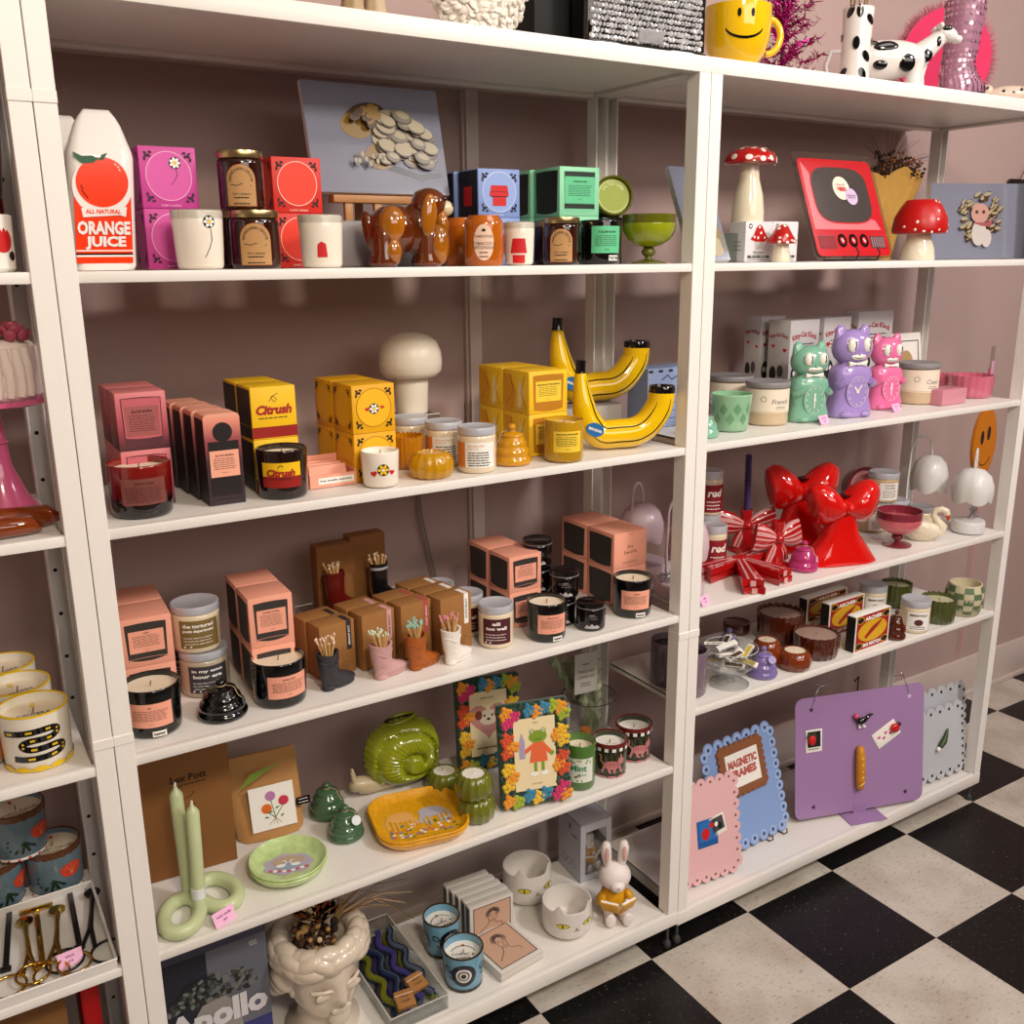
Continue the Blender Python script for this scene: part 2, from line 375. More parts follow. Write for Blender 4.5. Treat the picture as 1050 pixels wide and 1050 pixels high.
# makers of recurring goods
Z4, Z3, Z2, Z1, Z0, ZT, ZB1 = [z_+.0006 for z_ in (Z4, Z3, Z2, Z1, Z0, ZT, ZB1)]
def rrect(w, h, r, n=5, cx=0, cz=0):
    pts = []
    for sx, sz, a0 in ((1, -1, -pi/2), (1, 1, 0), (-1, 1, pi/2), (-1, -1, pi)):
        for i in range(n+1):
            a = a0+pi/2*i/n; pts.append((cx+sx*(w/2-r)+r*cos(a), cz+sz*(h/2-r)+r*sin(a)))
    return pts
def wick(t, z, h=.008, m=None, x=0, y=0):
    MB(m or mat('wick_cotton', '8c6f52', .9)).tube([(x, y, z-.001), (x+.0004, y, z+h*.6), (x+.0012, y, z+h)], .0011, 6).build('wick', t)
def tumbler(label, x, y, z, r, h, rz, body, wax=None, waxz=.82, taper=.92, th=.0035, group=None, name='candle', cat='candle', wk=True, rim=None, bot=.006):
    t = thing(name, label, cat, (x, y, z), rz, group); rb = r*taper
    rf = lambda v: rb+(r-rb)*max(0, min(1, v/h))
    b = MB(body)
    b.lathe([(rb-bot, 0), (rb-bot*.3, bot*.25), (rb, bot)]+[(rf(v), v) for v in (h*.3, h*.6, h*.97)]+[(r-.0006, h-.0006), (r-th*.5, h), (r-th, h-.0012), (rf(h*waxz)-th, h*waxz-.002)], 40)
    b.build('glass', t, 50)
    if wax:
        rw = rf(h*waxz)-th+.0002
        wo = MB(wax).lathe([(rw, h*waxz-.003), (rw, h*waxz-.0004), (rw*.93, h*waxz-.0012), (rw*.2, h*waxz-.0008), (0, h*waxz-.0006)], 36).build('wax', t)
        if wk: wick(wo, h*waxz)
    if rim: MB(rim).lathe([(r-th, h-.001), (r-th*.9, h+.0006), (r-.0003, h+.0006), (r+.0002, h-.0015), (r-th, h-.001)], 40, caps=False).build('rim', t)
    return t, rf
def label_on(t, rf, u0, v0, u1, v1, paper, a0=0, draw=None, name='label', d=.0004):
    m = MB(paper); m.map = on_cyl(rf, a0); m.rect(u0, v0, u1, v1, d, n=14)
    if draw: m.d = d+.0004; draw(m, u0, v0, u1, v1)
    return m.build(name, t)
def carton(name, label, cat, x, y, z, w, d, h, rz, m, draw=None, drawleft=None, drawtop=None, group=None, bev=.0012):
    t = thing(name, label, cat, (x, y, z), rz, group)
    MB(m).rbox(-w/2, w/2, 0, d, 0.0002, h-.0002, bev).build('carton', t)
    if draw: p = MB(INK); p.map = on_front(0); draw(p, w, h); p.build('front_print', t)
    if drawleft: p = MB(INK); p.map = on_left(-w/2, d/2); drawleft(p, d, h); p.build('side_print', t)
    if drawtop: p = MB(INK); p.map = on_top(h-.0002, 0, d/2); drawtop(p, w, d); p.build('top_print', t)
    return t
def lidded(label, x, y, z, r, h, rz, body, lid, lh=.16, group=None, name='candle_jar', cat='candle jar', neck=.97, ridges=0, over=1.0, glassrim=False):
    t = thing(name, label, cat, (x, y, z), rz, group); hb = h*(1-lh)
    MB(body).lathe([(r*.90, 0), (r*.97, .002), (r, .007), (r, hb*.9), (r*.985, hb*.96), (r*neck*.96, hb*.99), (r*neck*.94, hb)], 40).build('glass', t, 50)
    R = r*over; q = [(R*.985, hb), (R, hb+.001)]
    if ridges: q += [(R, hb+lh*h*.35), (R*.97, hb+lh*h*.42), (R*.97, hb+lh*h*.5), (R, hb+lh*h*.57)]
    q += [(R, h-.003), (R*.985, h-.0006), (R*.94, h), (R*.90, h-.0006), (R*.87, h-.0012), (0, h-.0012)]
    MB(lid).lathe(q, 40).build('lid', t, 50)
    return t, (lambda v: r)
def corner_leaves(p, w, h, ink, k=.155):
    p.mat(ink); s = w*k
    for sx in (-1, 1):
        for top in (0, 1):
            cx = sx*(w/2-s*.75); cz = h-s*.8 if top else s*.95; q = -1 if top else 1
            for i, (dx, dz, rot) in enumerate(((0, 0, .8), (.62, -.12, .2), (-.12, .72, 1.4), (.1, .35, 0), (.45, .3, .8))):
                p.oval(cx-sx*dx*s*.9, cz+q*dz*s*.9, s*.24, s*.15, n=8, rot=rot*sx*-q)
def medal(base, disc, line, ink, motif=None, foot=None):
    def f(p, w, h):
        c = h*.525; a = w*.40
        p.mat(disc).oval(0, c, a, a*1.06*h/w*.93 if h > w else a, n=36); p.mat(line); p.d += .0003; p.ring(0, c, a, w*.012, n=40, b=a*1.06*h/w*.93 if h > w else a)
        corner_leaves(p, w, h, ink)
        if motif: p.d += .0002; motif(p, w, h)
        if foot: p.mat(line).text(foot, 0, h*.05, h*.033, bold=.01)
    return f
def medal_side(ink, disc):
    def f(p, w, h):
        p.mat(disc).oval(0, h*.52, w*.38, h*.4, n=30); p.d += .0002; corner_leaves(p, w, h, ink)
    return f
def flower(p, u, v, r, petal, heart, ink, n=7):
    p.mat(ink).oval(u, v, r*1.05, n=16); p.d += .0002
    for i in range(n):
        a = 2*pi*i/n; p.mat(petal).oval(u+r*.62*cos(a), v+r*.62*sin(a), r*.36, r*.26, rot=a, n=8)
    p.d += .0002; p.mat(heart).oval(u, v, r*.28, n=8); p.d -= .0004
def heart(p, u, v, s, m, rot=0):
    pts = []
    for i in range(24):
        t = 2*pi*i/24; x = 16*sin(t)**3; y = 13*cos(t)-5*cos(2*t)-2*cos(3*t)-cos(4*t); x, y = x*s/32, y*s/32
        pts.append((u+x*cos(rot)-y*sin(rot), v+x*sin(rot)+y*cos(rot)))
    p.mat(m).pol(pts[::-1])
DARKGLASS = mat('printed_dark_grey', '35302e', .55)
def glass_shape(w, z0, z1, bow):
    pts = [(-w/2*.94+w*.94*i/10, z0-bow*(1-((i-5)/5)**2)) for i in range(11)]
    return pts+[(w/2-w*i/10, z1+bow*.3*(1-((i-5)/5)**2)) for i in range(11)]
def peach_print(title, paper=None, dark=None, ink=None):
    def f(p, w, h):
        p.mat(dark or DARKGLASS).pol(glass_shape(w*.78, h*.13, h*.88, h*.055)); p.d += .0003
        p.mat(paper or PEACH).pol(glass_shape(w*.74, h*.125, h*.17, h*.05)) ; p.d += .0002
        p.mat(dark or DARKGLASS).pol(glass_shape(w*.70, h*.15, h*.165, h*.045)); p.d += .0002
        p.mat(paper or PEACH).rect(-w*.33, h*.29, w*.33, h*.74); p.d += .0003
        p.mat(ink or INK).text(title, 0, h*.685, h*.032, bold=.02, w=w*.035*len(title)); p.lines(-w*.27, w*.27, h*.42, h*.63, 8, h*.008); p.text('8.5 OZ', 0, h*.335, h*.018)
    return f
def dark_side(p, w, h): p.mat(DARKGLASS).pol(glass_shape(w*.84, h*.1, h*.88, h*.05))
def corner_dots(p, w, d):
    p.mat(INK)
    for sx in (-1, 1): p.oval(sx*w*.42, -d*.42, w*.012, n=8)
def peach_label(title, tester=True, paper=None):
    def f(m, u0, v0, u1, v1):
        w = u1-u0; c = (u0+u1)/2; h = v1-v0
        m.mat(INK).text(title, c, v0+h*.84, h*.06, w=w*.06*len(title), bold=.02); m.lines(u0+w*.1, u1-w*.1, v0+h*.3, v0+h*.72, 8, h*.016); m.text('8.5 OZ', c, v0+h*.12, h*.035)
    return f
def tester(t, rf, u, v, w=.021, h=.0095, a0=0, word='tester'):
    label_on(t, rf, u-w/2, v-h/2, u+w/2, v+h/2, PAPER, a0, lambda m, *a: m.mat(INK).text(word, u, v, h*.5, bold=.03), 'tester_sticker', .0011)
def price_tag(label, u, v, z, w, text=('', ''), rz=0, group='pink price tags on the shelves', tilt=.5, hh=None):
    p = on(u, v, z); w = w*depth(p)/F; h = hh or w*.62
    t = thing('price_tag', label, 'price tag', (p.x, p.y, z), rz, group)
    R = Matrix.Rotation(-tilt, 4, 'X')
    b = MB(CLEAR); b.box(-w*.45, w*.45, 0.001, .012, .0003, .0016); b.build('stand', t)
    b = MB(TAGPINK); b.xf = R; b.box(-w/2, w/2, 0, .0015, 0.0005, h); b.xf = None
    b.map = tilted(R, on_front(0)); b.mat(mat('magenta_ink', '7c2a66', .6))
    for i, s in enumerate(text):
        if s: b.text(s, 0, h*(.66-.34*i), h*.17, bold=.02)
    b.build('card', t); return t
# middle unit, top shelf (z = Z4, seen edge-on)
def front(u, y, z=Z4):
    return cyy(u, 1, y, z)[0]
def span(u0, u1, y, z=Z4):
    a, b = front(u0, y, z), front(u1, y, z); return (a+b)/2, b-a
OJW = mat('white_glaze', 'ece7e3', .12, coat=.5); OJO = mat('orange_red_glaze', 'ee3a0e', .15, coat=.5); OJG = mat('leaf_green_glaze', '12502c', .2)
def juice(label, x, y, s, rz, vt):
    t = thing('carton_vase', label, 'vase', (x, y, Z4), rz, 'ceramic juice carton vases'); w = .087*s; h = hgt(x, y, Z4, vt)
    def ring(a, b, z, yc=0):
        q = []
        for px, pz in rrect(a, b, min(a, b)*.22, 4): q.append((px+z*.07, yc+pz+w/2, z))
        return q
    b = MB(OJW); b.loft([ring(w*.93, w*.93, 0), ring(w, w, .006), ring(w, w, h*.70), ring(w*.97, w*.93, h*.74), ring(w*.70, w*.52, h*.90), ring(w*.56, w*.34, h*.955), ring(w*.5, w*.3, h*.97), ring(w*.40, w*.2, h)])
    b.build('body', t, 60)
    p = MB(OJO); yf = lambda u, v, d: (u+v*.07, -d, v)
    p.map = yf
    def wavy(u): return h*.40-.0000+h*.10*((u/(w*.5))**2)
    e = w*.42
    pts = [(-e, h*.045), (e, h*.045)]+[(e-2*e*i/16, wavy(e-2*e*i/16)-h*.0) for i in range(17)]
    p.pol(pts); sd = .0002
    p.map = lambda u, v, d: (-w/2-d+v*.07, w/2-u, v); p.rect(-w*.3, h*.045, w*.3, h*.46); p.map = yf
    p.d = .0008; p.mat(OJW).oval(0, h*.52, w*.44, w*.44, n=36); p.rect(-e, h*.085, e, h*.097); p.rect(-e, h*.12, e, h*.128)
    p.mat(BLACK).rect(-e, h*.098, e, h*.108)
    p.d = .0012; p.mat(OJO).oval(0, h*.545, w*.385, w*.375, n=36); p.mat(OJG); p.d = .0015
    p.pol([(-w*.40, h*.70), (-w*.28, h*.655), (-w*.12, h*.66), (-w*.03, h*.69), (-w*.14, h*.705), (-w*.28, h*.70), (-w*.41, h*.725)]); p.pol([(-w*.05, h*.675), (w*.03, h*.68), (w*.09, h*.725), (w*.0, h*.71)])
    p.mat(BLACK); r = random.Random(3)
    for i in range(16):
        a = pi*1.05+i*.045; rr = w*(.30+.03*r.random()); p.oval(rr*cos(a), h*.545+rr*sin(a), w*.012, w*.006, rot=r.random(), n=6)
    p.mat(OJW)
    for dx, dz in ((.2, .655), (.24, .64), (.26, .622)): p.oval(w*dx, h*dz, w*.022, w*.009, rot=-.8, n=6)
    p.pol([(-w*.32, h*.385), (-w*.30, h*.33), (w*.24, h*.345), (w*.33, h*.335), (w*.35, h*.395), (w*.25, h*.40), (0, h*.38), (-w*.2, h*.395)])
    p.d = .0019; p.mat(OJO).text('ALL NATURAL', 0, h*.366, h*.028, w=w*.52, bold=.03)
    p.mat(OJW).text('ORANGE', 0, h*.265, h*.085, w=w*.78, bold=.045); p.text('JUICE', w*.02, h*.172, h*.085, w=w*.6, bold=.045)
    p.build('painted_front', t); return t
x, _ = span(80, 136, .045); juice('tall white and orange ceramic juice carton vase standing in front at the shelf end', x, .045, 1.0, -.05, 108)
juice('second ceramic juice carton vase half hidden behind the front carton and the post', front(70, .16), .16, 1.05, -.05, 114)
def medal_stack(u0, u1, vt, y, base, disc, line, ink, names, rows, motif=None, d=None, group=None, side=None, foot=None, gap=0):
    x, w = span(u0, u1, y); hh = hgt(x, y, Z4, vt); h = hh/rows; out = []
    for i in range(rows):
        out.append(carton('candle_box', names[i], 'candle box', x, y, Z4+i*h, w, d or w, h, -.03, base, medal(base, disc, line, ink, motif, foot), medal_side(ink, side or disc), group=group))
    return x, w, h
PK = mat('magenta_card', 'c43f93', .5); PKD = mat('bright_magenta_print', 'd354a4', .5); PLINE = mat('pale_pink_print', 'f0b5dc', .5); PINK_INK = mat('dark_plum_print', '36102e', .6)
YEL = mat('yellow_print', 'f5c51c', .5)
def mflower(p, w, h): flower(p, w*.12, h*.74, w*.10, PAPER, YEL, INK); p.mat(INK).line([(w*.13, h*.66), (w*.15, h*.55), (w*.1, h*.46), (w*.02, h*.38)], w*.008)
def leaf_motif(p, w, h): pass
medal_stack(153.5, 210, 150, .11, PK, PKD, PLINE, PINK_INK, ['magenta candle box with a round medallion, lower box beside the juice carton', 'magenta candle box with a daisy in a circle, upper box beside the juice carton'], 2, mflower, foot='POPPY CANDLE', group='magenta candle boxes', d=.085)
RD = mat('red_card', 'd4281c', .5); RDD = mat('vermilion_print', 'ec3a22', .5); RLINE = mat('cream_print', 'f6dcc8', .5); RINK = mat('dark_red_black_print', '2a0606', .6)
medal_stack(285.5, 334, 161, .145, RD, RDD, RLINE, RINK, ['red candle box with plain round medallion, lower box behind the white candle', 'red candle box with plain round medallion, upper box left of the framed print'], 2, None, foot='CLASSIC CANDLE', group='red candle boxes', d=.085)
FROST = mat('frosted_cream_glass', 'efe6d8', .12, coat=.4, sss=.1)
def printed_candle(u, w, vt, y, label, draw, off=0, z=Z4):
    x, y, r = cyy(u, w, y, z); h = hgt(x, y, z, vt)
    t, rf = tumbler(label, x, y, z, r, h, face(x, y)+off, FROST, WAXW, .84, .9)
    m = MB(INK); m.map = on_cyl(rf); draw(m, r, h); m.build('printed_motif', t)
    MB(CLEAR).lathe([(r-.0028, h*.86), (r-.0020, h), (r+.0003, h+.001), (r+.0003, h*.86), (r-.0028, h*.86)], 36, caps=False).build('glass_rim', t)
    return t
def d1(m, r, h): flower(m, r*.45, h*.80, r*.23, PAPER, YEL, INK, 6); m.mat(INK).line([(r*.5, h*.68), (r*.52, h*.5), (r*.4, h*.36), (r*.2, h*.2)], r*.03)
def d2(m, r, h): m.mat(REDINK).pol([(-r*.2, h*.2), (r*.25, h*.2), (r*.2, h*.45), (0, h*.5), (-r*.18, h*.44)])
def d3(m, r, h):
    m.mat(REDINK).pol([(-r*.42, h*.05), (r*.36, h*.05), (r*.36, h*.24), (-r*.42, h*.24)]); m.pol([(-r*.58, h*.28), (r*.5, h*.28), (r*.38, h*.62), (-r*.42, h*.62)])
    m.d += .0003; m.mat(INK); m.line([(-r*.5, h*.25), (r*.44, h*.25)], r*.02); m.line([(-r*.54, h*.4), (r*.46, h*.4)], r*.012); m.line([(-r*.5, h*.52), (r*.42, h*.52)], r*.012)
printed_candle(206.5, 51, 216, .045, 'white candle printed with a single daisy beside the amber jars', d1)
printed_candle(331, 45, 221, .05, 'white candle with a small red shape in front of the red boxes', d2)
AMBER = mat('dark_amber_glass', '2c0d04', .06, coat=.6, noise=.4, nscale=14); KLAB = mat('tan_label', 'b58a58', .7)
def amber(u, w, vt, y, label, z=Z4, off=0, lab=True, h=None):
    x, y, r = cyy(u, w, y, z); h = h or hgt(x, y, z, vt)
    t, rf = lidded(label, x, y, z, r, h, face(x, y)+off, AMBER, GOLD, .13, 'amber candle jars with gold lids', neck=.95)
    if lab:
        m = MB(mat('orange_edge', 'a04a18', .6)); m.map = on_cyl(r); a = r*.62
        arch = lambda a, z0, z1: [(-a, z0), (a, z0)]+[(a*cos(pi*i/14), z1+a*sin(pi*i/14)) for i in range(15)]
        m.d = .0003; m.pol(arch(a*1.04, h*.055, h*.5)); m.d = .0007; m.mat(KLAB).pol(arch(a, h*.065, h*.5)); m.d = .0011
        m.mat(INK).text('MANDARIN GROVE', 0, h*.5+a*.72, h*.05, arc=a*.74); m.text('SOY CANDLE', 0, h*.26, h*.035); m.lines(-a*.6, a*.6, h*.1, h*.2, 2, h*.02)
        m.line([(-a*.7, h*.42), (-a*.3, h*.40), (.0, h*.43), (a*.7, h*.40)], h*.012)
        m.build('label', t)
    return x, y, h
x, y, h = amber(264, 49, 216, .07, 'amber jar with gold lid and arched label, lower jar of the stack');
amber(249.5, 46, 153, .085, 'amber jar with gold lid, set on top of the lower amber jar', Z4+h+.0004, h=h*1.0)
amber(239, 22, 216, .155, 'amber jar hidden behind the lower amber jar of the stack', lab=False)
amber(575.5, 37, 223, .06, 'amber jar with gold lid between the doghouse candle and black glass'.replace('doghouse', 'red house'))
amber(559, 24, 227, .135, 'dark amber jar mostly hidden behind the gold lid jar', lab=False)
def print_panel(name, label, blx, bly, z, w, h, lean, rz, draw, thick=.012, grey=None):
    t = thing(name, label, 'print', (blx, bly, z), rz); R = Matrix.Translation((0, 0, thick*sin(lean)+.0004)) @ Matrix.Rotation(-lean, 4, 'X')
    b = MB(mat('white_print_edge', 'd8d8dc', .5)); b.xf = R; b.box(0, w, 0.0005, thick, 0, h); b.build('panel', t)
    p = MB(grey or mat('glossy_grey_print', '7c7f8f', .12, coat=.3)); p.map = tilted(R, on_front(0.0003)); p.rect(0, 0, w, h); p.d += .0004; draw(p, w, h); p.build('picture', t); return t
MSH = [mat('mushroom_cream', 'a39678', .3), mat('mushroom_ochre', '86692f', .3), mat('mushroom_brown', '4a3522', .3), mat('mushroom_grey', '6f6855', .3)]
def cluster(p, w, h):
    r = random.Random(5); D = mat('print_shadow_green', '2d3438', .3)
    p.mat(D).pol([(w*.50, h*.24), (w*.80, h*.13), (w*.97, h*.18), (w*.95, h*.21), (w*.78, h*.19), (w*.6, h*.27)]); p.d += .0002
    p.mat(MSH[2]).oval(w*.43, h*.70, w*.16, h*.13, rot=.3); p.mat(MSH[1]).oval(w*.36, h*.62, w*.12, h*.12); p.d += .0002
    p.mat(MSH[2]).oval(w*.48, h*.74, w*.07, h*.08); p.oval(w*.63, h*.66, w*.06, h*.05); p.mat(MSH[1]).oval(w*.50, h*.34, w*.11, h*.12)
    for i in range(44):
        a = i/44; u = w*(.52+.36*r.random()); v = h*(.22+.46*(1-abs(u/w-.62)*1.6)*r.random()+.08); s = w*.040*(1+.6*r.random())
        p.d += .00008; p.mat(MSH[2]).oval(u, v-s*.15, s*1.25, s*.8, rot=-.3, n=14); p.d += .00008; p.mat(MSH[3] if i % 2 else MSH[0]).oval(u, v, s*1.2, s*.72, rot=-.3, n=14); p.d += .00008; p.mat(MSH[0]).oval(u+s*.1, v+s*.1, s*.85, s*.4, rot=-.3, n=12)
    for i in range(16): p.d += .00008; p.mat(MSH[(0, 3)[i % 2]]).oval(w*(.30+.013*i), h*(.24+.10*r.random()), w*.012, h*.026, n=8)
    for i in range(14): p.d += .00008; p.mat(MSH[(1, 2, 1)[i % 3]]).oval(w*(.33+.17*r.random()), h*(.56+.20*r.random()), w*.04, h*.035, rot=r.random(), n=10)
zr = Z4+.052
bl = aty(322, 207, .19); br = aty(458, 199, .19)
riser_h = hgt(front(400, .2), .2, Z4, 228)
t = thing('display_riser', 'grey display riser block under the wooden easel', 'riser', (front(402, .17), .17, Z4), 0)
wr = span(352, 452, .17)[1]; MB(mat('grey_riser', '8f8b8e', .4)).rbox(-wr/2, wr/2, 0, .10, 0, riser_h, .002).build('block', t); MB(mat('grey_riser_top', '9a979a', .4)).rbox(-wr/2+.001, wr/2-.001, .001, .099, riser_h, riser_h+.001, .0004).build('top_sheet', t)
zr = Z4+riser_h+.0012
WOOD = mat('light_oak', 'b07d4c', .45, noise=.2, nscale=25)
ex = front(390, .175); ez = hgt(ex, .175, zr, 206)
t = thing('easel', 'small wooden easel holding the mushroom print', 'easel', (ex, .175, zr), 0); wl = span(346, 432, .175)[1]
MB(WOOD).rbox(-wl/2, wl/2, 0, .026, ez-.004, ez+.009, .002).build('ledge', t)
for sx in (-.32, .02): MB(WOOD).rbox(wl*sx-.007, wl*sx+.007, .004, .014, 0, ez-.004, .001).build('leg', t)
MB(WOOD).rbox(-.007, .007, .078, .086, 0, ez+.09, .001).build('back_strut', t)
pw = (br-bl).length; zp = zr+ez+.0095
hp = 0
for _ in range(1): pass
print_panel('framed_print', 'glossy grey print of an oyster mushroom cluster on the easel', bl.x, .180, zp, pw, .185, .24, 0.0, cluster)
GLZ = mat('amber_brown_glaze', '5e2706', .07, coat=1, noise=.75, nscale=22); GLY = mat('honey_glaze', '9c5c0c', .07, coat=1, noise=.6, nscale=26); MUZ = mat('cream_glaze', 'd8c7a0', .1, coat=.6)
xd, wd = span(373, 468, .075); t = thing('dog_figurine', 'glossy brown glazed ceramic dog figurine with cream muzzle', 'figurine', (xd+.010, .075, Z4), -.1); k = wd/.168
def W(q): return Vector(q)
b = MB(GLZ)
b.ell((-.028*k, .025, .058*k), (.047*k, .034*k, .040*k)); b.ell((.018*k, .024, .060*k), (.040*k, .032*k, .045*k))
for (lx, ly, s) in ((-.052, .010, 1.0), (-.046, .044, 1), (.022, .006, 1.05), (.030, .046, 1)):
    b.lathe([(.020*k*s, 0), (.022*k*s, .006*k), (.017*k, .02*k), (.019*k, .05*k), (.010*k, .07*k)], 14, (lx*k, ly, 0))
b.build('body', t, 80)
b = MB(GLZ); b.ell((-.066*k, .03, .050*k), (.012*k, .014*k, .038*k), rot=(0, -.25, 0)); b.build('tail', t, 80)
b = MB(GLY); b.ell((-.038*k, .004, .065*k), (.024*k, .018*k, .030*k)); b.ell((-.040*k, .002, .024*k), (.016*k, .014*k, .0235*k)); b.ell((.040*k, .000, .035*k), (.018*k, .018*k, .034*k)); b.ell((.046*k, .008, .065*k), (.014*k, .02*k, .03*k)); b.build('light_coat', t, 80)
b = MB(GLZ); b.ell((.030*k, .014, .098*k), (.030*k, .027*k, .026*k)); b.ell((.024*k, .018, .112*k), (.018*k, .018*k, .010*k)); b.build('head', t, 80)
for yy in (-.010, .040): b = MB(GLY if yy < 0 else GLZ); b.ell((.020*k, yy, .080*k), (.014*k, .008*k, .034*k), rot=(0, .12, 0)); b.build('ear', t, 80)
b = MB(MUZ); b.ell((.056*k, .008, .092*k), (.014*k, .014*k, .013*k)); b.mat(BLACK).ell((.066*k, .003, .097*k), (.005*k, .006*k, .004*k)); b.ell((.050*k, -.006, .106*k), (.004*k, .003*k, .004*k)); b.build('muzzle', t, 80)
BL = mat('cornflower_card', '7f97cf', .5); BLD = mat('soft_blue_print', '8ea6dd', .5); BLINE = mat('pale_blue_print', 'd5e0f5', .5); BINK = mat('navy_print', '10142a', .6)
def mhouse(p, w, h):
    p.mat(REDINK).pol([(-w*.16, h*.24), (w*.16, h*.24), (w*.16, h*.42), (-w*.16, h*.42)]); p.pol([(-w*.24, h*.44), (w*.23, h*.44), (w*.19, h*.66), (-w*.19, h*.66)]); p.d += .0002; p.mat(RINK).line([(-w*.21, h*.43), (w*.2, h*.43)], w*.012); p.line([(-w*.2, h*.53), (w*.2, h*.53)], w*.008)
x1, w1 = span(492, 533, .12); hb = hgt(x1, .12, Z4, 173)/2
G = 'blue candle boxes with a red house'
for i in range(2):
    carton('candle_box', ('blue candle box hidden below its twin behind the orange jar', 'blue candle box with a red house, at the right of the dog figurine')[i], 'candle box', x1, .12, Z4+i*hb, w1, w1*.9, hb, -.03, BL, medal(BL, BLD, BLINE, BINK, mhouse, 'CANDLE'), lambda p, w, h: (p.mat(BINK).rect(-w*.46, h*.03, w*.46, h*.97), setattr(p, 'd', .0008), p.mat(REDINK).rect(-w*.2, h*.25, w*.2, h*.65)), group=G)
    carton('candle_box', ('lower blue candle box furthest back beside the dog figurine', 'blue candle box with a red house, mostly hidden behind its twin')[i], 'candle box', x1-.004, .12+w1*.9+.004, Z4+i*hb, w1, w1*.9, hb, -.03, BL, None, lambda p, w, h: (p.mat(BINK).rect(-w*.46, h*.03, w*.46, h*.97), setattr(p, 'd', .0008), p.mat(REDINK).rect(-w*.2, h*.25, w*.2, h*.65)), group=G)
MINT = mat('mint_card', '8ed6ac', .5); MINTD = mat('deep_mint_print', '5fc38f', .5); DKG = mat('blackish_green_print', '10231a', .5)
def mintfront(p, w, h):
    p.mat(mat('mint_shade_print', '79c79d', .5)).pol(glass_shape(w*.80, h*.12, h*.9, h*.05)); p.d += .0003
    p.mat(DKG).rect(-w*.38, h*.76, w*.38, h*.9); p.rect(-w*.38, h*.15, w*.38, h*.25); p.d += .0003
    p.mat(MINTD).rect(-w*.37, h*.26, w*.37, h*.80); p.d += .0003; p.mat(INK).text('ITALIAN KUSH', 0, h*.70, h*.04, bold=.02); p.lines(-w*.3, w*.3, h*.42, h*.62, 7, h*.009); p.text('8.5 OZ', 0, h*.34, h*.02)
mside = lambda p, w, h: p.mat(DKG).pol(glass_shape(w*.86, h*.09, h*.92, h*.04))
x2, w2 = span(574, 613, .115); hm = hgt(x2, .115, Z4, 171)/2
for i in range(2):
    for j in range(2):
        carton('candle_box', ('mint green candle box at the bottom behind the black glass', 'dark sided green candle box at the bottom right of the blue boxes', 'mint green candle box on top with a framed label', 'dark sided green candle box on top right of the blue boxes')[2*i+j], 'candle box', x2-.031*j*0-.004*j, .115+j*(w2+.004), Z4+i*hm, w2, w2, hm, -.03, MINT, mintfront if j == 0 else None, mside, group='mint green candle boxes')
OJ = mat('burnt_orange_glass', 'b45c08', .08, coat=.6, sss=.1); PKLAB = mat('pale_pink_label', 'e9c6ae', .7)
x, y, r = cyy(496.5, 40, .055, Z4); h = hgt(x, y, Z4, 221)
for i, (xx, yy, lab) in enumerate(((x, y, 'orange glass candle with oval pink label beside the dog figurine'), (front(474, .155), .155, 'orange glass candle half hidden behind the dog figurine'))):
    t = thing('candle', lab, 'candle', (xx, yy, Z4), face(xx, yy), 'orange glass candles')
    MB(OJ).lathe([(r*.9, 0), (r, .006), (r, h*.8), (r*.96, h*.9), (r*.80, h*.965), (r*.78, h), (r*.72, h), (r*.72, h*.9)], 40).build('glass', t, 60)
    if i == 0:
        m = MB(PKLAB); m.map = on_cyl(r); m.oval(0, h*.46, r*.52, h*.36); m.d = .0008; m.mat(INK).text('YARDSTICK', 0, h*.58, h*.05); m.text('TOBACCO &', 0, h*.44, h*.06); m.text('PATCHOULI', 0, h*.36, h*.06); m.lines(-r*.25, r*.25, h*.18, h*.26, 2, h*.02); m.oval(0, h*.7, r*.1, h*.03); m.build('label', t)
printed_candle(532.5, 32, 228, .055, 'white candle printed with a red house beside the orange candle', d3)
BG = mat('black_glass', '08090a', .08, coat=.5)
x, y, r = cyy(615, 43, .06, Z4); h = hgt(x, y, Z4, 226)
t, rf = tumbler('black glass candle with mint green label and tester sticker', x, y, Z4, r, h, face(x, y)+.35, BG, WAX, .85, .95)
label_on(t, rf, -r*.75, h*.25, r*.75, h*.86, MINTD, 0, lambda m, u0, v0, u1, v1: (m.mat(INK).text('ITALIAN KUSH', 0, h*.73, h*.05, bold=.02), m.lines(u0*.8, u1*.8, h*.42, h*.64, 6, h*.012), m.text('8.5 OZ', 0, h*.33, h*.03)))
tester(t, rf, r*.35, h*.14, word='TESTER')
OLIVE = mat('olive_glass', '5d5e10', .06, coat=.6); LIMEW = mat('lime_wax', '8f9a14', .1, coat=.6)
x, y, r = cyy(632, 41, .11, Z4+hm); tz = Z4+.0
t = thing('candle', 'round olive glass candle tipped up to show its lime wax', 'candle', (x, .118, Z4+hgt(x, .11, Z4, 222)), -.35)
R = Matrix.Rotation(radians(78), 4, 'X') ; b = MB(OLIVE); b.xf = Matrix.Translation((0, 0, r*1.02)) @ R
b.lathe([(r*.85, -.05), (r*.97, -.04), (r, 0), (r*.97, .002), (r*.9, .001), (r*.88, -.012)], 40); b.build('glass', t, 50)
b = MB(mat('lime_candle_disc', '8f9c2b', .35)); b.xf = Matrix.Translation((0, 0, r*1.02)) @ R; b.lathe([(r*.88, -.011), (r*.86, -.006), (0, -.006)], 36); b.map = tilted(b.xf, on_top(-.006)); b.xf = None
b.mat(mat('pale_lime_print', 'd9e2a8', .5)).text('SALTED LIME', 0, r*.62, r*.16, arc=r*.62); b.ring(0, 0, r*.78, r*.03); b.build('wax', t)
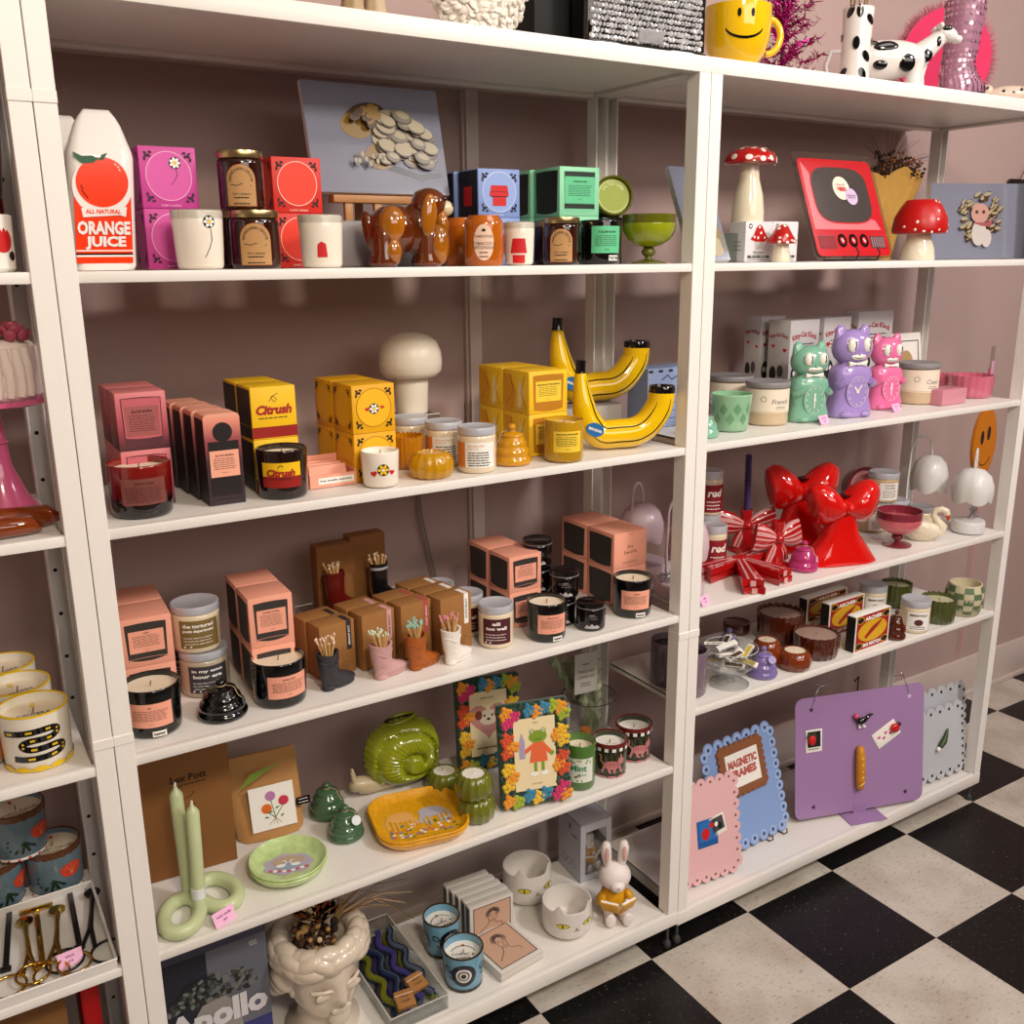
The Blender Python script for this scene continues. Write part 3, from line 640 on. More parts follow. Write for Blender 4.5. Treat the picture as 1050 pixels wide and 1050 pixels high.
t2 = thing('display_riser', 'small dark block behind the green goblet holding up the round candle', 'riser', (x, .13, Z4), 0); hb2 = hgt(x, .11, Z4, 222)
MB(DKG).rbox(-.024, .024, -.008, .055, 0, hb2-.001, .001).build('block', t2); MB(BG).rbox(-.02, .02, -.004, .05, hb2-.001, hb2-.0002, .0003).build('top_pad', t2)
def goblet(label, x, y, z, r, h, glassm, waxm, wz=.82):
    t = thing('goblet_candle', label, 'candle', (x, y, z), face(x, y)); k = r
    MB(glassm).lathe([(k*.62, 0), (k*.63, .003), (k*.3, .007), (k*.13, h*.10), (k*.12, h*.14), (k*.24, h*.19), (k*.27, h*.24), (k*.22, h*.30), (k*.16, h*.33), (k*.3, h*.345)], 40, caps=False).lathe([(k*.985, h*wz), (k*.99, h), (k*.95, h), (k*.95, h*wz)], 40, caps=False).build('glass', t, 60)
    MB(waxm).lathe([(k*.16, h*.33), (k*.5, h*.38), (k*.82, h*.50), (k*.97, h*.68), (k*.99, h*.80), (k*.985, h*wz), (k*.3, h*wz+.0005), (0, h*wz)], 40).build('filled_bowl', t, 60); wick(t, h*wz); return t
x, y, r = cyy(664.5, 55, .085, Z4); goblet('olive green glass goblet candle at the right end of the shelf', x, y, Z4, r, hgt(x, y, Z4, 220), OLIVE, LIMEW)
# middle unit, second shelf (z = Z3)
def boxstack(name, p1, p2, vtop, z, rows, labels, m, draw=None, drawleft=None, drawtop=None, group=None, d=None, nb=0, backlabels=(), turn=None, hh=None):
    c, w, rz = edge(p1, p2, z); rz = rz if turn is None else turn
    h = hh or hgt(c.x, c.y, z, vtop)/rows; dd = d or w; res = []
    for j in range(1+nb):
        off = j*(dd+.003); ox, oy = -sin(rz)*off, cos(rz)*off
        for i in range(rows):
            lab = labels[i] if j == 0 else backlabels[(j-1)*rows+i]
            if lab is None: continue
            res.append(carton(name, lab, 'candle box', c.x+ox, c.y+oy, z+i*h, w, dd, h, rz, m, draw if j == 0 else None, drawleft, drawtop, group))
    return c, w, h, rz
GLOW = ramp_mat('dusk_pink_gradient_card', [(0, '4a2a33'), (.35, 'b0505a'), (.75, 'd4727a'), (1, 'dd8f86')], 'Z', 0, .105, .5)
COPPER = mat('copper_label', '8a5048', .4, metal=.35)
def slowprint(p, w, h):
    p.mat(mat('plum_print', '5a2b35', .5)).pol(glass_shape(w*.80, h*.10, h*.9, h*.05)); p.d += .0003
    p.mat(mat('rose_print', 'c4606b', .5)).pol(glass_shape(w*.76, h*.22, h*.89, h*.02)); p.d += .0003
    p.mat(mat('dusky_label_print', 'a45a58', .45)).rect(-w*.33, h*.25, w*.33, h*.76); p.d += .0003
    p.mat(mat('plum_ink', '3a1620', .5)).text('SLOW BURN', 0, h*.67, h*.045, bold=.03); p.lines(-w*.28, w*.28, h*.34, h*.60, 8, h*.009)
G = 'pink gradient candle boxes'
c, w, h, rz = boxstack('candle_box', (129.5, 521), (181, 516), 402, Z3, 2, ('pink to plum gradient candle box, lower one behind the red candle', 'pink to plum gradient candle box, upper one above the red candle'), GLOW, slowprint, None, None, G, nb=1, backlabels=('lower pink gradient candle box in the back row beside the post', 'upper pink gradient candle box in the back row beside the post'), turn=-.02)
REDG = ramp_mat('red_smoke_glass', [(0, '080202'), (.27, '100203'), (.36, '5e0e0e'), (1, '86180f')], 'Z', 0, .095, .08, .7)
x, y, r = cyl(148, 533, 62, Z3); h = hgt(x, y, Z3, 473)
t, rf = tumbler('dark red glass candle with copper label in front of the pink gradient boxes', x, y, Z3, r, h, face(x, y)+.12, REDG, WAX, .88, .96)
label_on(t, rf, -r*.75, h*.27, r*.70, h*.77, COPPER, 0, lambda m, u0, v0, u1, v1: (m.mat(mat('plum_ink', '3a1620', .5)).text('SLOW BURN', 0, h*.68, h*.045, bold=.02), m.lines(u0*.85, u1*.85, h*.34, h*.6, 8, h*.011)))
DUSK = ramp_mat('peach_to_black_gradient_card', [(0, '2a1d24'), (.45, '3a2229'), (.68, '9a4a4e'), (.85, 'df8a76'), (1, 'f4b89c')], 'Z', 0, .152, .5)
c, w, rz = edge((216, 519.5), (252, 514), Z3); h = hgt(c.x, c.y, Z3, 424)
def tallbox(x, y, label):
    t = thing('candle_box', label, 'candle box', (x, y, Z3), 0, 'tall peach to black boxes')
    prof = [(w/2, 0), (w/2, h*.955), (w/2*.93, h*.985), (w/2*.75, h), (-w/2*.75, h), (-w/2*.93, h*.985), (-w/2, h*.955), (-w/2, 0)]
    MB(DUSK).prism(prof, 0, .05).build('carton', t)
    p = MB(mat('black_print', '1a1214', .5)); p.map = on_front(0); p.oval(0, h*.80, w*.27, w*.27, n=24); p.rect(-w*.42, h*.10, w*.42, h*.70); p.d += .0003
    p.mat(mat('peach_label_print', 'efa88e', .5)).rect(-w*.40, h*.31, w*.40, h*.60); p.d += .0003; p.mat(INK).text('SLOW BURN', 0, h*.545, h*.02, w=w*.5, bold=.03); p.lines(-w*.32, w*.32, h*.40, h*.51, 6, h*.006); p.text('HOTEL 9:15', 0, h*.355, h*.011); p.line([(-w*.48, h*.055), (w*.48, h*.065)], h*.004)
    p.build('front_print', t)
    s = MB(mat('black_print', '1a1214', .5)); s.map = on_left(-w/2, .025); s.rect(-.024, h*.01, .024, h*.94); s.build('side_print', t); return t
t0 = tallbox(c.x, c.y, 'tall peach to black box with a peach label, frontmost of the row')
for k, lab in enumerate(('tall peach to black box right behind the frontmost one of the row', 'tall peach to black box, third from the front of the row', 'tall peach to black box at the back of the row')):
    dup(t0, (c.x-.004*(k+1), c.y+.0535*(k+1), Z3), 0, lab)
CIT = mat('lemon_yellow_card', 'eec010', .5); CITR = mat('brick_red_print', '94180f', .5); DK = mat('very_dark_brown_print', '241410', .5)
def citprint(p, w, h):
    p.mat(CITR).rect(-w*.5, h*.03, w*.5, h*.24); p.mat(mat('crimson_ink', 'a51c1c', .5)).text('Citrush', 0, h*.56, w=w*.80, bold=.05, shear=.25); p.mat(INK).lines(-w*.36, w*.36, h*.40, h*.405, 1, h*.018); p.line([(-w*.1, h*.72), (-.0, h*.82), (w*.08, h*.74), (w*.02, h*.70), (-w*.06, h*.80), (w*.1, h*.86)], w*.012)
def citside(p, w, h): p.mat(DK).rect(-w*.46, h*.25, w*.46, h*.95); p.rect(-w*.46, h*.02, w*.46, h*.24)
G = 'yellow citrus candle boxes'
c, w, h, rz = boxstack('candle_box', (264, 505), (309, 499), 396, Z3, 2, ('yellow box with red script and a red band, lower one behind the dark candle', 'yellow box with red script and a red band, upper one above the dark candle'), CIT, citprint, citside, None, G, nb=1, backlabels=('lower plain yellow box in the back row behind the red script boxes', 'upper plain yellow box in the back row behind the red script boxes'), turn=0)
SMOKE = mat('dark_smoke_glass', '1d0f0a', .08, coat=.6)
x, y, r = cyl(292, 513, 51, Z3); h = hgt(x, y, Z3, 458)
t, rf = tumbler('dark glass candle with yellow and red script label beside the tall boxes', x, y, Z3, r, h, face(x, y)-.08, SMOKE, WAX, .88, .96)
def cl(m, u0, v0, u1, v1):
    m.mat(CITR).rect(u0, v0, u1, v0+(v1-v0)*.45, m.d, n=14); m.d += .0004; m.mat(INK).text('SOY CANDLE', 0, v0+(v1-v0)*.36, (v1-v0)*.09); m.mat(mat('crimson_ink', 'a51c1c', .5)).text('Citrush', 0, v0+(v1-v0)*.60, w=(u1-u0)*.7, bold=.05, shear=.25); m.mat(INK).line([(-r*.1, v0+(v1-v0)*.8), (0, v0+(v1-v0)*.92), (r*.1, v0+(v1-v0)*.85)], r*.03)
label_on(t, rf, -r*.78, h*.25, r*.82, h*.76, CIT, 0, cl)
c, w, rz = edge((318, 502), (366, 496), Z3); d = .085; rz = 0
t = thing('matchbook_tray', 'peach card tray of matchbooks beside the dark citrus candle', 'tray', (c.x, c.y, Z3), rz)
b = MB(PEACH); b.box(-w/2, w/2, 0, d, .0004, .002)
for q in ((-w/2, w/2, 0, .002, .022), (-w/2, w/2, d-.002, d, .04), (-w/2, -w/2+.002, .002, d-.002, .026), (w/2-.002, w/2, .002, d-.002, .026)): b.box(q[0], q[1], q[2], q[3], .002, q[4])
b.build('tray', t); p = MB(PAPER); p.map = on_front(0); p.rect(-w*.32, .006, w*.45, .017); p.d += .0003; p.mat(INK).text('boy smells matches', w*.06, .0115, .0045, w=w*.68, bold=.02); p.build('front_label', t)
for i in range(3):
    yy = .016+i*.022; k = solo(MB(PEACH).prism([(-w*.4, 0), (w*.4, 0), (w*.4, .030), (-w*.4, .030)], 0, .008, lambda x, z, y: (x, y+z*.35, z)).mat(mat('cocoa_ink', '4a2018', .6)), 'matchbook', ('peach matchbook at the front of the card tray', 'peach matchbook in the middle of the card tray', 'peach matchbook at the back of the card tray')[i], 'matchbook', (c.x, c.y+yy, Z3+.0024+.0), 0, 'peach matchbooks in the tray')
YC = mat('golden_yellow_card', 'e6a90a', .5); YD = mat('bright_yellow_print', 'f0b81a', .5); YLN = mat('amber_print_line', '9a6408', .5); YIN = mat('black_brown_print', '1d1408', .6)
def mhearts(p, w, h): heart(p, -w*.16, h*.5, w*.1, REDINK, .2); heart(p, w*.2, h*.52, w*.09, REDINK, -.2); flower(p, 0, h*.5, w*.11, PAPER, YEL, INK, 6)
G = 'yellow medallion candle boxes'
boxstack('candle_box', (368, 496), (404.5, 488), 394, Z3, 2, ('yellow box with two hearts in a circle, lower one behind the white candle', 'yellow box with two hearts in a circle, upper one below the mushroom lamp'), YC, medal(YC, YD, YLN, YIN, mhearts), medal_side(YIN, YD), None, G, nb=1, backlabels=('lower yellow medallion box in the back row beside the citrus boxes', 'upper yellow medallion box in the back row beside the citrus boxes'), turn=.03, d=.078)
def printed2(u, v, w, vt, z, label, draw, off=0):
    x, y, r = cyl(u, v, w, z); h = hgt(x, y, z, vt)
    t, rf = tumbler(label, x, y, z, r, h, face(x, y)+off, FROST, WAXW, .86, .92)
    m = MB(INK); m.map = on_cyl(rf); draw(m, r, h); m.build('printed_motif', t); return t
def dh(m, r, h): heart(m, -r*.35, h*.42, r*.36, REDINK, .2); heart(m, r*.62, h*.44, r*.32, REDINK, -.2); flower(m, r*.15, h*.52, r*.30, YEL, PAPER, INK, 6)
printed2(391, 501.5, 39, 461, Z3, 'white candle with red hearts and a yellow blossom in front of the yellow boxes', dh)
LAMPW = mat('opal_white_glass', 'e4dccb', .35, sss=.2)
x, y, r = cyl(426, 441, 60, Z3); y = min(y+.03, .275); x = cyy(424, 1, y, Z3)[0]; zr = hgt(x, y, Z3, 424)
t = thing('display_riser', 'clear acrylic riser under the white mushroom lamp', 'riser', (x, y, Z3), 0)
b = MB(CLEAR); b.box(-.045, .045, -.03, .025, zr-.003, zr); b.box(-.045, -.042, -.03, .025, 0.0003, zr-.003); b.box(.042, .045, -.03, .025, 0.0003, zr-.003); b.build('riser', t)
MB(mat('acrylic_edge', 'cfcac2', .2)).tube([(-.045, -.03, zr), (.045, -.03, zr), (.045, .025, zr), (-.045, .025, zr)], .0012, 6, closed=True).build('edge', t)
zz = Z3+zr+.0003; R = 65*depth((x, y, zz+.1))/(2*F)
hl = hgt(x, y, zz, 341); hs = hgt(x, y, zz, 384)
t = thing('mushroom_lamp', 'small white mushroom shaped table lamp on the clear riser', 'lamp', (x, y, zz), 0)
MB(LAMPW).lathe([(R*.46, 0), (R*.50, .003), (R*.50, .006), (R*.52, hs*.4), (R*.55, hs*.85), (R*.52, hs)], 36).build('base', t, 60)
MB(LAMPW).lathe([(R*.52, hs-.002), (R*.80, hs-.004), (R*.97, hs+.008), (R, hs+(hl-hs)*.30), (R*.97, hs+(hl-hs)*.55), (R*.84, hs+(hl-hs)*.80), (R*.58, hs+(hl-hs)*.94), (R*.25, hl-.0006), (0, hl)], 40).build('shade', t, 80)
def fluted(n, a): return lambda th, z: 1+a*cos(n*th)
AMG = mat('honey_amber_glass', 'b5720e', .07, coat=.7, noise=.15, nscale=20); YG = mat('mustard_glass', 'c08a08', .06, coat=.7); HONEYW = mat('honey_wax', 'd2a258', .45, sss=.2)
def ribbed(label, x, y, z, r, h, gm, wm, n=22, a=.02, scallop=True, pinch=False, name='candle', group=None, waxz=.72):
    t = thing(name, label, 'candle', (x, y, z), 0, group)
    if pinch: pr = [(r*.80, 0), (r*.93, h*.08), (r, h*.35), (r*.99, h*.6), (r*.88, h*.86), (r*.70, h), (r*.62, h), (r*.60, h*.93)]
    else: pr = [(r*.86, 0), (r*.92, h*.05), (r*.96, h*.3), (r, h*.92), (r, h), (r*.94, h), (r*.92, h*waxz-.0035)]
    wv = (lambda th, rr, zz: (h*.025*cos(n*th) if zz > h*.9 else 0)) if scallop else None
    MB(gm).lathe(pr, n*4, flute=fluted(n, a), wave=wv).build('glass', t, 60)
    rr = r*.62 if pinch else r*.925; zz = h*.955 if pinch else h*waxz
    wick(MB(wm).lathe([(rr, zz-.003), (rr, zz), (rr*.3, zz-.0006), (0, zz)], 40).build('wax', t), zz, .006, WAXW if pinch else None); return t
x, y, r = cyl(418, 482, 34, Z3); ribbed('amber ribbed glass candle under the mushroom lamp', x, y, Z3, r, hgt(x, y, Z3, 446), AMG, HONEYW, 24, .02)
x, y, r = cyl(443, 493, 44, Z3); ribbed('small mustard fluted glass votive beside the white heart candle', x, y, Z3, r, hgt(x, y, Z3, 463), YG, HONEYW, 14, .045, False, True)
CREAMJ = mat('cream_filled_glass', 'e3d3b6', .08, coat=.5); WLAB = PAPER; ORL = mat('orange_print', 'd98332', .6)
x, y, r = cyl(489.5, 486, 39, Z3); h = hgt(x, y, Z3, 436)
def jar3(x, y, label, first):
    t, rf = lidded(label, x, y, Z3, r, h, face(x, y), CREAMJ, GREYLID, .17, 'cream jars with pale lids')
    m = MB(WLAB); m.map = on_cyl(r); m.rect(-r*.65, h*.13, r*1.0, h*.68, n=14); m.mat(ORL).rect(-r*1.3, h*.13, -r*.65, h*.68, n=6); m.d += .0004
    m.mat(ORL).text('ORCHARD PRESS', -r*.05, h*.61, h*.035); m.text('CANDLE CO', -r*.2, h*.55, h*.03); m.mat(INK).lines(-r*.5, r*.75, h*.18, h*.46, 6, h*.022); m.build('label', t)
jar3(x, y, 'cream candle jar with pale lid and white and orange label, nearest of three', 1)
x2, y2, _ = cyl(478, 474, 36, Z3); jar3(x-.022, y+.084, 'cream candle jar with pale lid, middle one of the row of three', 0); jar3(x-.050, y+.168, 'cream candle jar with pale lid, furthest one of the row of three', 0)
def beehive(label, x, y, z, r, h, m, rings=3, lidm=None, tagm=None, tagside=1, name='beehive_candle', cat='candle', twine=True, group=None, disc=False):
    t = thing(name, label, cat, (x, y, z), face(x, y), group); hb = h*.68; pr = [(r*.88, 0)]
    for i in range(rings*8+1):
        v = i/(rings*8); pr.append((r*(1-.40*v**1.8)*(.90+.10*abs(sin(pi*rings*v+.25))**.7), h*.01+hb*v))
    MB(m).lathe(pr+[(r*.50, hb+.001)], 40).build('body', t, 80)
    lo = MB(lidm or m).lathe([(r*.56, hb), (r*.60, hb+h*.02), (r*.57, hb+h*.06), (r*.42, hb+h*.09), (r*.2, hb+h*.12), (r*.13, hb+h*.14), (r*.20, hb+h*.19), (r*.22, hb+h*.235), (r*.15, hb+h*.295), (0, h)], 36).build('lid', t, 80)
    if twine:
        zt = hb+h*.14; b = MB(mat('twine', 'b9a27c', .9)); b.tube([(r*.17*cos(2*pi*i/14), r*.17*sin(2*pi*i/14), zt) for i in range(14)], .0009, 6, closed=True)
        s = tagside; b.tube([(s*r*.17, -r*.03, zt), (s*r*.5, -r*.25, zt-.001), (s*r*.62, -r*.42, hb-.004), (s*r*.78, -r*.55, hb*.8)], .0007, 6); b.build('string', lo)
        if tagm:
            b = MB(tagm)
            if disc: b.map = tilted(Matrix.Translation((s*r*.58, -r*.70, hb*1.0)) @ Matrix.Rotation(s*.35, 4, 'Z') @ Matrix.Rotation(-.5, 4, 'X'), on_front(0)); b.xf = None; q = [(r*.26*cos(2*pi*i/20), r*.26*sin(2*pi*i/20)) for i in range(20)]; mm = b.map; b.prism(q, .0006, 0, lambda a, c, d: mm(a, c, d))
            else: b.tube([(s*r*.80, -r*.56, hb*.82), (s*r*.83, -r*.60, hb*.55)], [.002, .003], 6)
            b.build('paper_tag', lo)
    return t
x, y, r = cyl(525, 479, 41, Z3); beehive('golden honey jar shaped candle with a paper tag beside the cream jars', x, y, Z3, r, hgt(x, y, Z3, 434), mat('golden_honey_glass', 'c98d12', .06, coat=.7), 3, None, mat('tan_paper', 'c9a366', .8), -1)
BAN = mat('banana_yellow_card', 'f4c322', .45); BAND = mat('ochre_print', 'b87a12', .5); BANO = mat('orange_yellow_print', 'e09a14', .5)
def banfront(p, w, h):
    p.mat(BAND).pol(glass_shape(w*.80, h*.10, h*.9, h*.05)); p.d += .0003; p.mat(mat('lemon_label_print', 'f0cc3c', .5)).rect(-w*.33, h*.28, w*.33, h*.76); p.d += .0003; p.mat(INK).text('BANANA PUDDING', 0, h*.68, h*.04, w=w*.56, bold=.02); p.lines(-w*.27, w*.27, h*.42, h*.62, 6, h*.009); p.text('8.5 OZ', 0, h*.34, h*.02)
def banside(p, w, h):
    p.mat(BANO).pol([(-w*.45, h*.05), (-w*.1, h*.05), (w*.0, h*.5), (-w*.25, h*.9), (-w*.45, h*.9)]); p.d += .0002; p.mat(mat('cream_yellow_print', 'f4dfa0', .5)).pol([(w*.05, h*.1), (w*.2, h*.1), (w*.3, h*.55), (w*.12, h*.85)]); p.d += .0002; p.mat(BAND).line([(-w*.4, h*.15), (-w*.1, h*.5), (-w*.2, h*.88)], w*.02); p.line([(w*.42, h*.1), (w*.2, h*.5), (w*.36, h*.9)], w*.02); p.lines(-w*.1, w*.4, h*.05, h*.12, 2, h*.01)
G = 'banana yellow candle boxes'
boxstack('candle_box', (545, 469.5), (579, 463), 380, Z3, 2, ('banana yellow box at the bottom behind the mustard candle', 'banana yellow box with framed label on top beside the banana vases'), BAN, banfront, banside, None, G, nb=1, backlabels=('banana yellow box in the back row, at the bottom', 'banana yellow box in the back row, on top'), turn=.02)
MUST = mat('mustard_frosted_glass', 'b98d14', .15, coat=.4)
x, y, r = cyl(578, 475.5, 41, Z3); h = hgt(x, y, Z3, 429)
t, rf = tumbler('mustard yellow glass candle with lemon label beside the front banana vase', x, y, Z3, r, h, face(x, y)+.1, MUST, WAX, .88, .97)
label_on(t, rf, -r*.62, h*.26, r*.85, h*.76, mat('lemon_label_print', 'f0cc3c', .5), 0, lambda m, u0, v0, u1, v1: (m.mat(INK).text('BANANA PUDDING', r*.1, h*.69, h*.04, w=r*1.1, bold=.02), m.lines(u0*.8, u1*.8, h*.42, h*.62, 6, h*.011), m.text('8.5 OZ', r*.1, h*.33, h*.025)))
BANG = mat('banana_yellow_glaze', 'efc209', .08, coat=.8); STK = mat('blue_sticker', '1e6aa8', .4)
def banana(label, p1, p2, vl, vr, ttl, y0=None):
    a = on(p1[0], p1[1], Z3); b2 = on(p2[0], p2[1], Z3); c = (a+b2)/2; L = (b2-a).length; rz = atan2((b2-a).y, (b2-a).x); k = L
    t = thing('banana_vase', label, 'vase', (c.x, c.y, Z3), rz, 'banana shaped ceramic vases')
    hl = hgt(a.x, a.y, Z3, vl); hr = hgt(b2.x, b2.y, Z3, vr)
    r0 = k*.135
    path = [(-k*.395, hl*.86), (-k*.385, hl*.70), (-k*.36, hl*.50), (-k*.315, hl*.32), (-k*.21, hl*.175), (-k*.05, r0+.001), (k*.12, r0+.003), (k*.24, r0+hr*.13), (k*.33, r0+hr*.32), (k*.372, hr*.72), (k*.385, hr*.90)]
    rad = [.048, .075, .105, .125, .135, .136, .136, .134, .130, .126, .122]
    P = []; Rr = []
    for i in range(len(path)-1):
        for s in range(4):
            u = s/4; p0, p1_, p2_, p3 = [path[max(0, min(len(path)-1, i+q))] for q in (-1, 0, 1, 2)]
            f = lambda a0, a1, a2, a3: .5*(2*a1+(a2-a0)*u+(2*a0-5*a1+4*a2-a3)*u*u+(3*a1-a0-3*a2+a3)*u**3)
            P.append((f(p0[0], p1_[0], p2_[0], p3[0]), 0, f(p0[1], p1_[1], p2_[1], p3[1]))); Rr.append(k*(rad[i]*(1-u)+rad[i+1]*u))
    P.append((path[-1][0], 0, path[-1][1])); Rr.append(k*rad[-1])
    B = MB(BANG); B.tube(P, Rr, 20); B.build('body', t, 80)
    B = MB(BLACK); B.tube([P[0], (P[0][0], 0, hl*.88), (P[0][0]+.001, 0, hl)], [k*.052, k*.048, k*.046], 16); B.build('stem_cap', t, 60)
    B = MB(BLACK); B.lathe([(k*.120, 0), (k*.124, hr*.02), (k*.122, hr*.10), (k*.116, hr*.12), (k*.09, hr*.12), (k*.085, hr*.07)], 24, (P[-1][0], 0, P[-1][2]-.002)); B.build('open_cap', t, 60)
    for lo, hi, off in ((2, len(P)-4, .75), (14, len(P)-2, -.55)):
        q = []
        for i in range(lo, hi):
            tx = P[min(i+1, len(P)-1)][0]-P[i-1][0]; tz = P[min(i+1, len(P)-1)][2]-P[i-1][2]; n = sqrt(tx*tx+tz*tz); nx, nz = -tz/n, tx/n
            s = off*.75; q.append((P[i][0]+nx*Rr[i]*s, -Rr[i]*sqrt(1-s*s)-.0002, P[i][2]+nz*Rr[i]*s))
        n = len(q); MB(BLACK).tube(q, [k*.0065*min(1, .3+4*min(i, n-1-i)/n) for i in range(n)], 6).build('painted_line', t)
    i = 13; m = MB(STK); m.map = tilted(Matrix.Translation((P[i][0]+.002, -Rr[i]-.0, P[i][2]-.005)) @ Matrix.Rotation(.35, 4, 'Y'), on_front(0)); q = [(k*.085*cos(2*pi*j/24), k*.062*sin(2*pi*j/24)) for j in range(24)]; mm = m.map
    m.prism(q, .0012, -.004, lambda a, c2, d: mm(a, c2, d)); m.d = .0017; m.mat(PAPER).text('BANANA', 0, 0, h=k*.026, w=k*.13, bold=.03); m.build('sticker', t); return t
banana('front yellow banana shaped vase with black painted lines and blue sticker', (583, 462), (689, 457), 369.5, 395, 0)
hz = hgt(front(600, .2, Z3), .2, Z3, 416); q = on(598, 414, Z3+hz); xr = front(637, q.y-.035, Z3+hz)
t = thing('display_riser', 'low pale ribbed riser block under the second banana vase', 'riser', (xr-.075, q.y-.036, Z3), 0)
MB(mat('grey_riser', '8f8b8e', .4)).rbox(-.075, .075, 0, .075, 0, hz, .001).build('block', t); MB(mat('pale_ribbed_card', 'b9b4ae', .6)).rbox(-.0745, .0745, -.0014, -.0002, .002, hz-.002, .0003).build('front_card', t)
Z3b = Z3; Z3 = Z3+hz+.0004
banana('second yellow banana shaped vase standing behind the front one', (560, 415), (663, 409), 326, 349, 0)
Z3 = Z3b
# middle unit, third shelf (z = Z2): peach boxes, jars, boots
def peachstack(p1, p2, vt, labels, title, nb=0, back=(), turn=None, rows=2, front=None, hh=None):
    return boxstack('candle_box', p1, p2, vt, Z2, rows, labels, PEACH, front or peach_print(title), dark_side, corner_dots, 'peach candle boxes', nb=nb, backlabels=back, turn=turn, hh=hh)
def black_candle(u, v, w, vt, label, title, off, tst=True):
    x, y, r = cyl(u, v, w, Z2); h = hgt(x, y, Z2, vt)
    t, rf = tumbler(label, x, y, Z2, r, h, face(x, y)+off, BG, WAX, .90, .95, group='black candles with peach labels')
    label_on(t, rf, -r*.78, h*.24, r*.78, h*.74, PEACH, 0, lambda m, *a: (lambda u0, v0, u1, v1: (m.mat(INK).text(title, 0, v0+(v1-v0)*.84, h*.035, bold=.02), m.lines(u0*.8, u1*.8, v0+(v1-v0)*.3, v0+(v1-v0)*.7, 7, h*.009), m.text('8.5 OZ', 0, v0+(v1-v0)*.14, h*.022)))(*a))
    if tst: tester(t, rf, r*.25, h*.10)
    return t
peachstack((131.5, 736), (185, 724.5), 633, ('peach candle box at the bottom, behind the black candle nearest the left post', 'peach candle box with framed label, on top beside the left post'), 'LES', 1, ('peach box in the back row at the bottom by the left post', 'peach box in the back row on top by the left post'))
black_candle(160.5, 758, 57, 698, 'black candle with peach label and tester sticker beside the left post', 'LES', -.12)
black_candle(289, 728, 55, 672, 'black candle with peach label beside the charcoal glitter boot', 'VANILLA ERA', .35, False)
peachstack((262, 716), (306, 706), 611, ('peach candle box at the bottom behind the black candle left of the boots', 'peach candle box with framed label on top, right of the stacked lidded jars'), 'VANILLA ERA', 1, ('peach box in the back row, bottom, right of the stacked lidded jars', 'peach box in the back row, top, right of the stacked lidded jars'))
def wordjar(x, y, z, r, h, off, label, body, lab, lines, inkc, v0=.12, v1=.72):
    t, rf = lidded(label, x, y, z, r, h, face(x, y)+off, body, GREYLID, .17, 'lidded jars with sentence labels')
    m = MB(lab); m.map = on_cyl(r); m.rect(-r*.85, h*v0, r*.85, h*v1, n=14); m.d += .0004; m.mat(inkc)
    n = len(lines); s = h*.085 if n > 2 else h*.10
    for i, q in enumerate(lines): m.text(q, -r*.05, h*(v1-.11-.115*i), h=s*.8, w=min(r*1.3, r*.15*len(q)), bold=.04)
    m.lines(-r*.7, r*.6, h*(v0+.10), h*(v1-.14-.115*n), 3, h*.014); m.rect(-r*.7, h*(v0+.025), -r*.35, h*(v0+.06)); m.build('label', t); return t
TAUPEJ = mat('taupe_filled_glass', 'b9ab94', .1, coat=.5); OLV = mat('olive_brown_label', '7d6736', .6); CHAR = mat('charcoal_label', '3d3a40', .6); MAR = mat('maroon_label', '4c1220', .6)
x, y, r = cyl(213, 716, 48, Z2); h = hgt(x, y, Z2, 662)
wordjar(x, y, Z2, r, h, .15, 'taupe jar with charcoal label, lower jar of the stack behind the black beehive', TAUPEJ, CHAR, ('in my emo', 'hour era'), PAPER)
wordjar(x-.006, y+.004, Z2+h+.0004, r*.98, h*1.02, .1, 'cream jar with olive label, upper jar of the stack behind the black beehive', CREAMJ, OLV, ('the tortured', 'poets department'), PAPER)
wordjar(x-.012, y+.088, Z2, r, h, .1, 'jar at the back of the shelf behind the two stacked sentence jars', TAUPEJ, CHAR, ('in my emo', 'hour era'), PAPER)
x, y, r = cyl(230, 743, 51, Z2); beehive('black glossy beehive shaped candle with a string tag', x, y, Z2, r, hgt(x, y, Z2, 696), BLACK, 3, None, mat('slate_tag', '4a4c55', .6), 1)
x, y, r = cyl(509, 666, 36, Z2); h = hgt(x, y, Z2, 617)
for i, (dx, dy, lab) in enumerate(((0, 0, 'cream jar with maroon label at the front, beside the white boot'), (-.020, .083, 'cream jar with maroon label, middle one of its row'), (-.040, .166, 'cream jar with maroon label, furthest back of its row'))):
    wordjar(x+dx, y+dy, Z2, r, h, .06, lab, CREAMJ, MAR, ('all', 'too well'), PAPER)
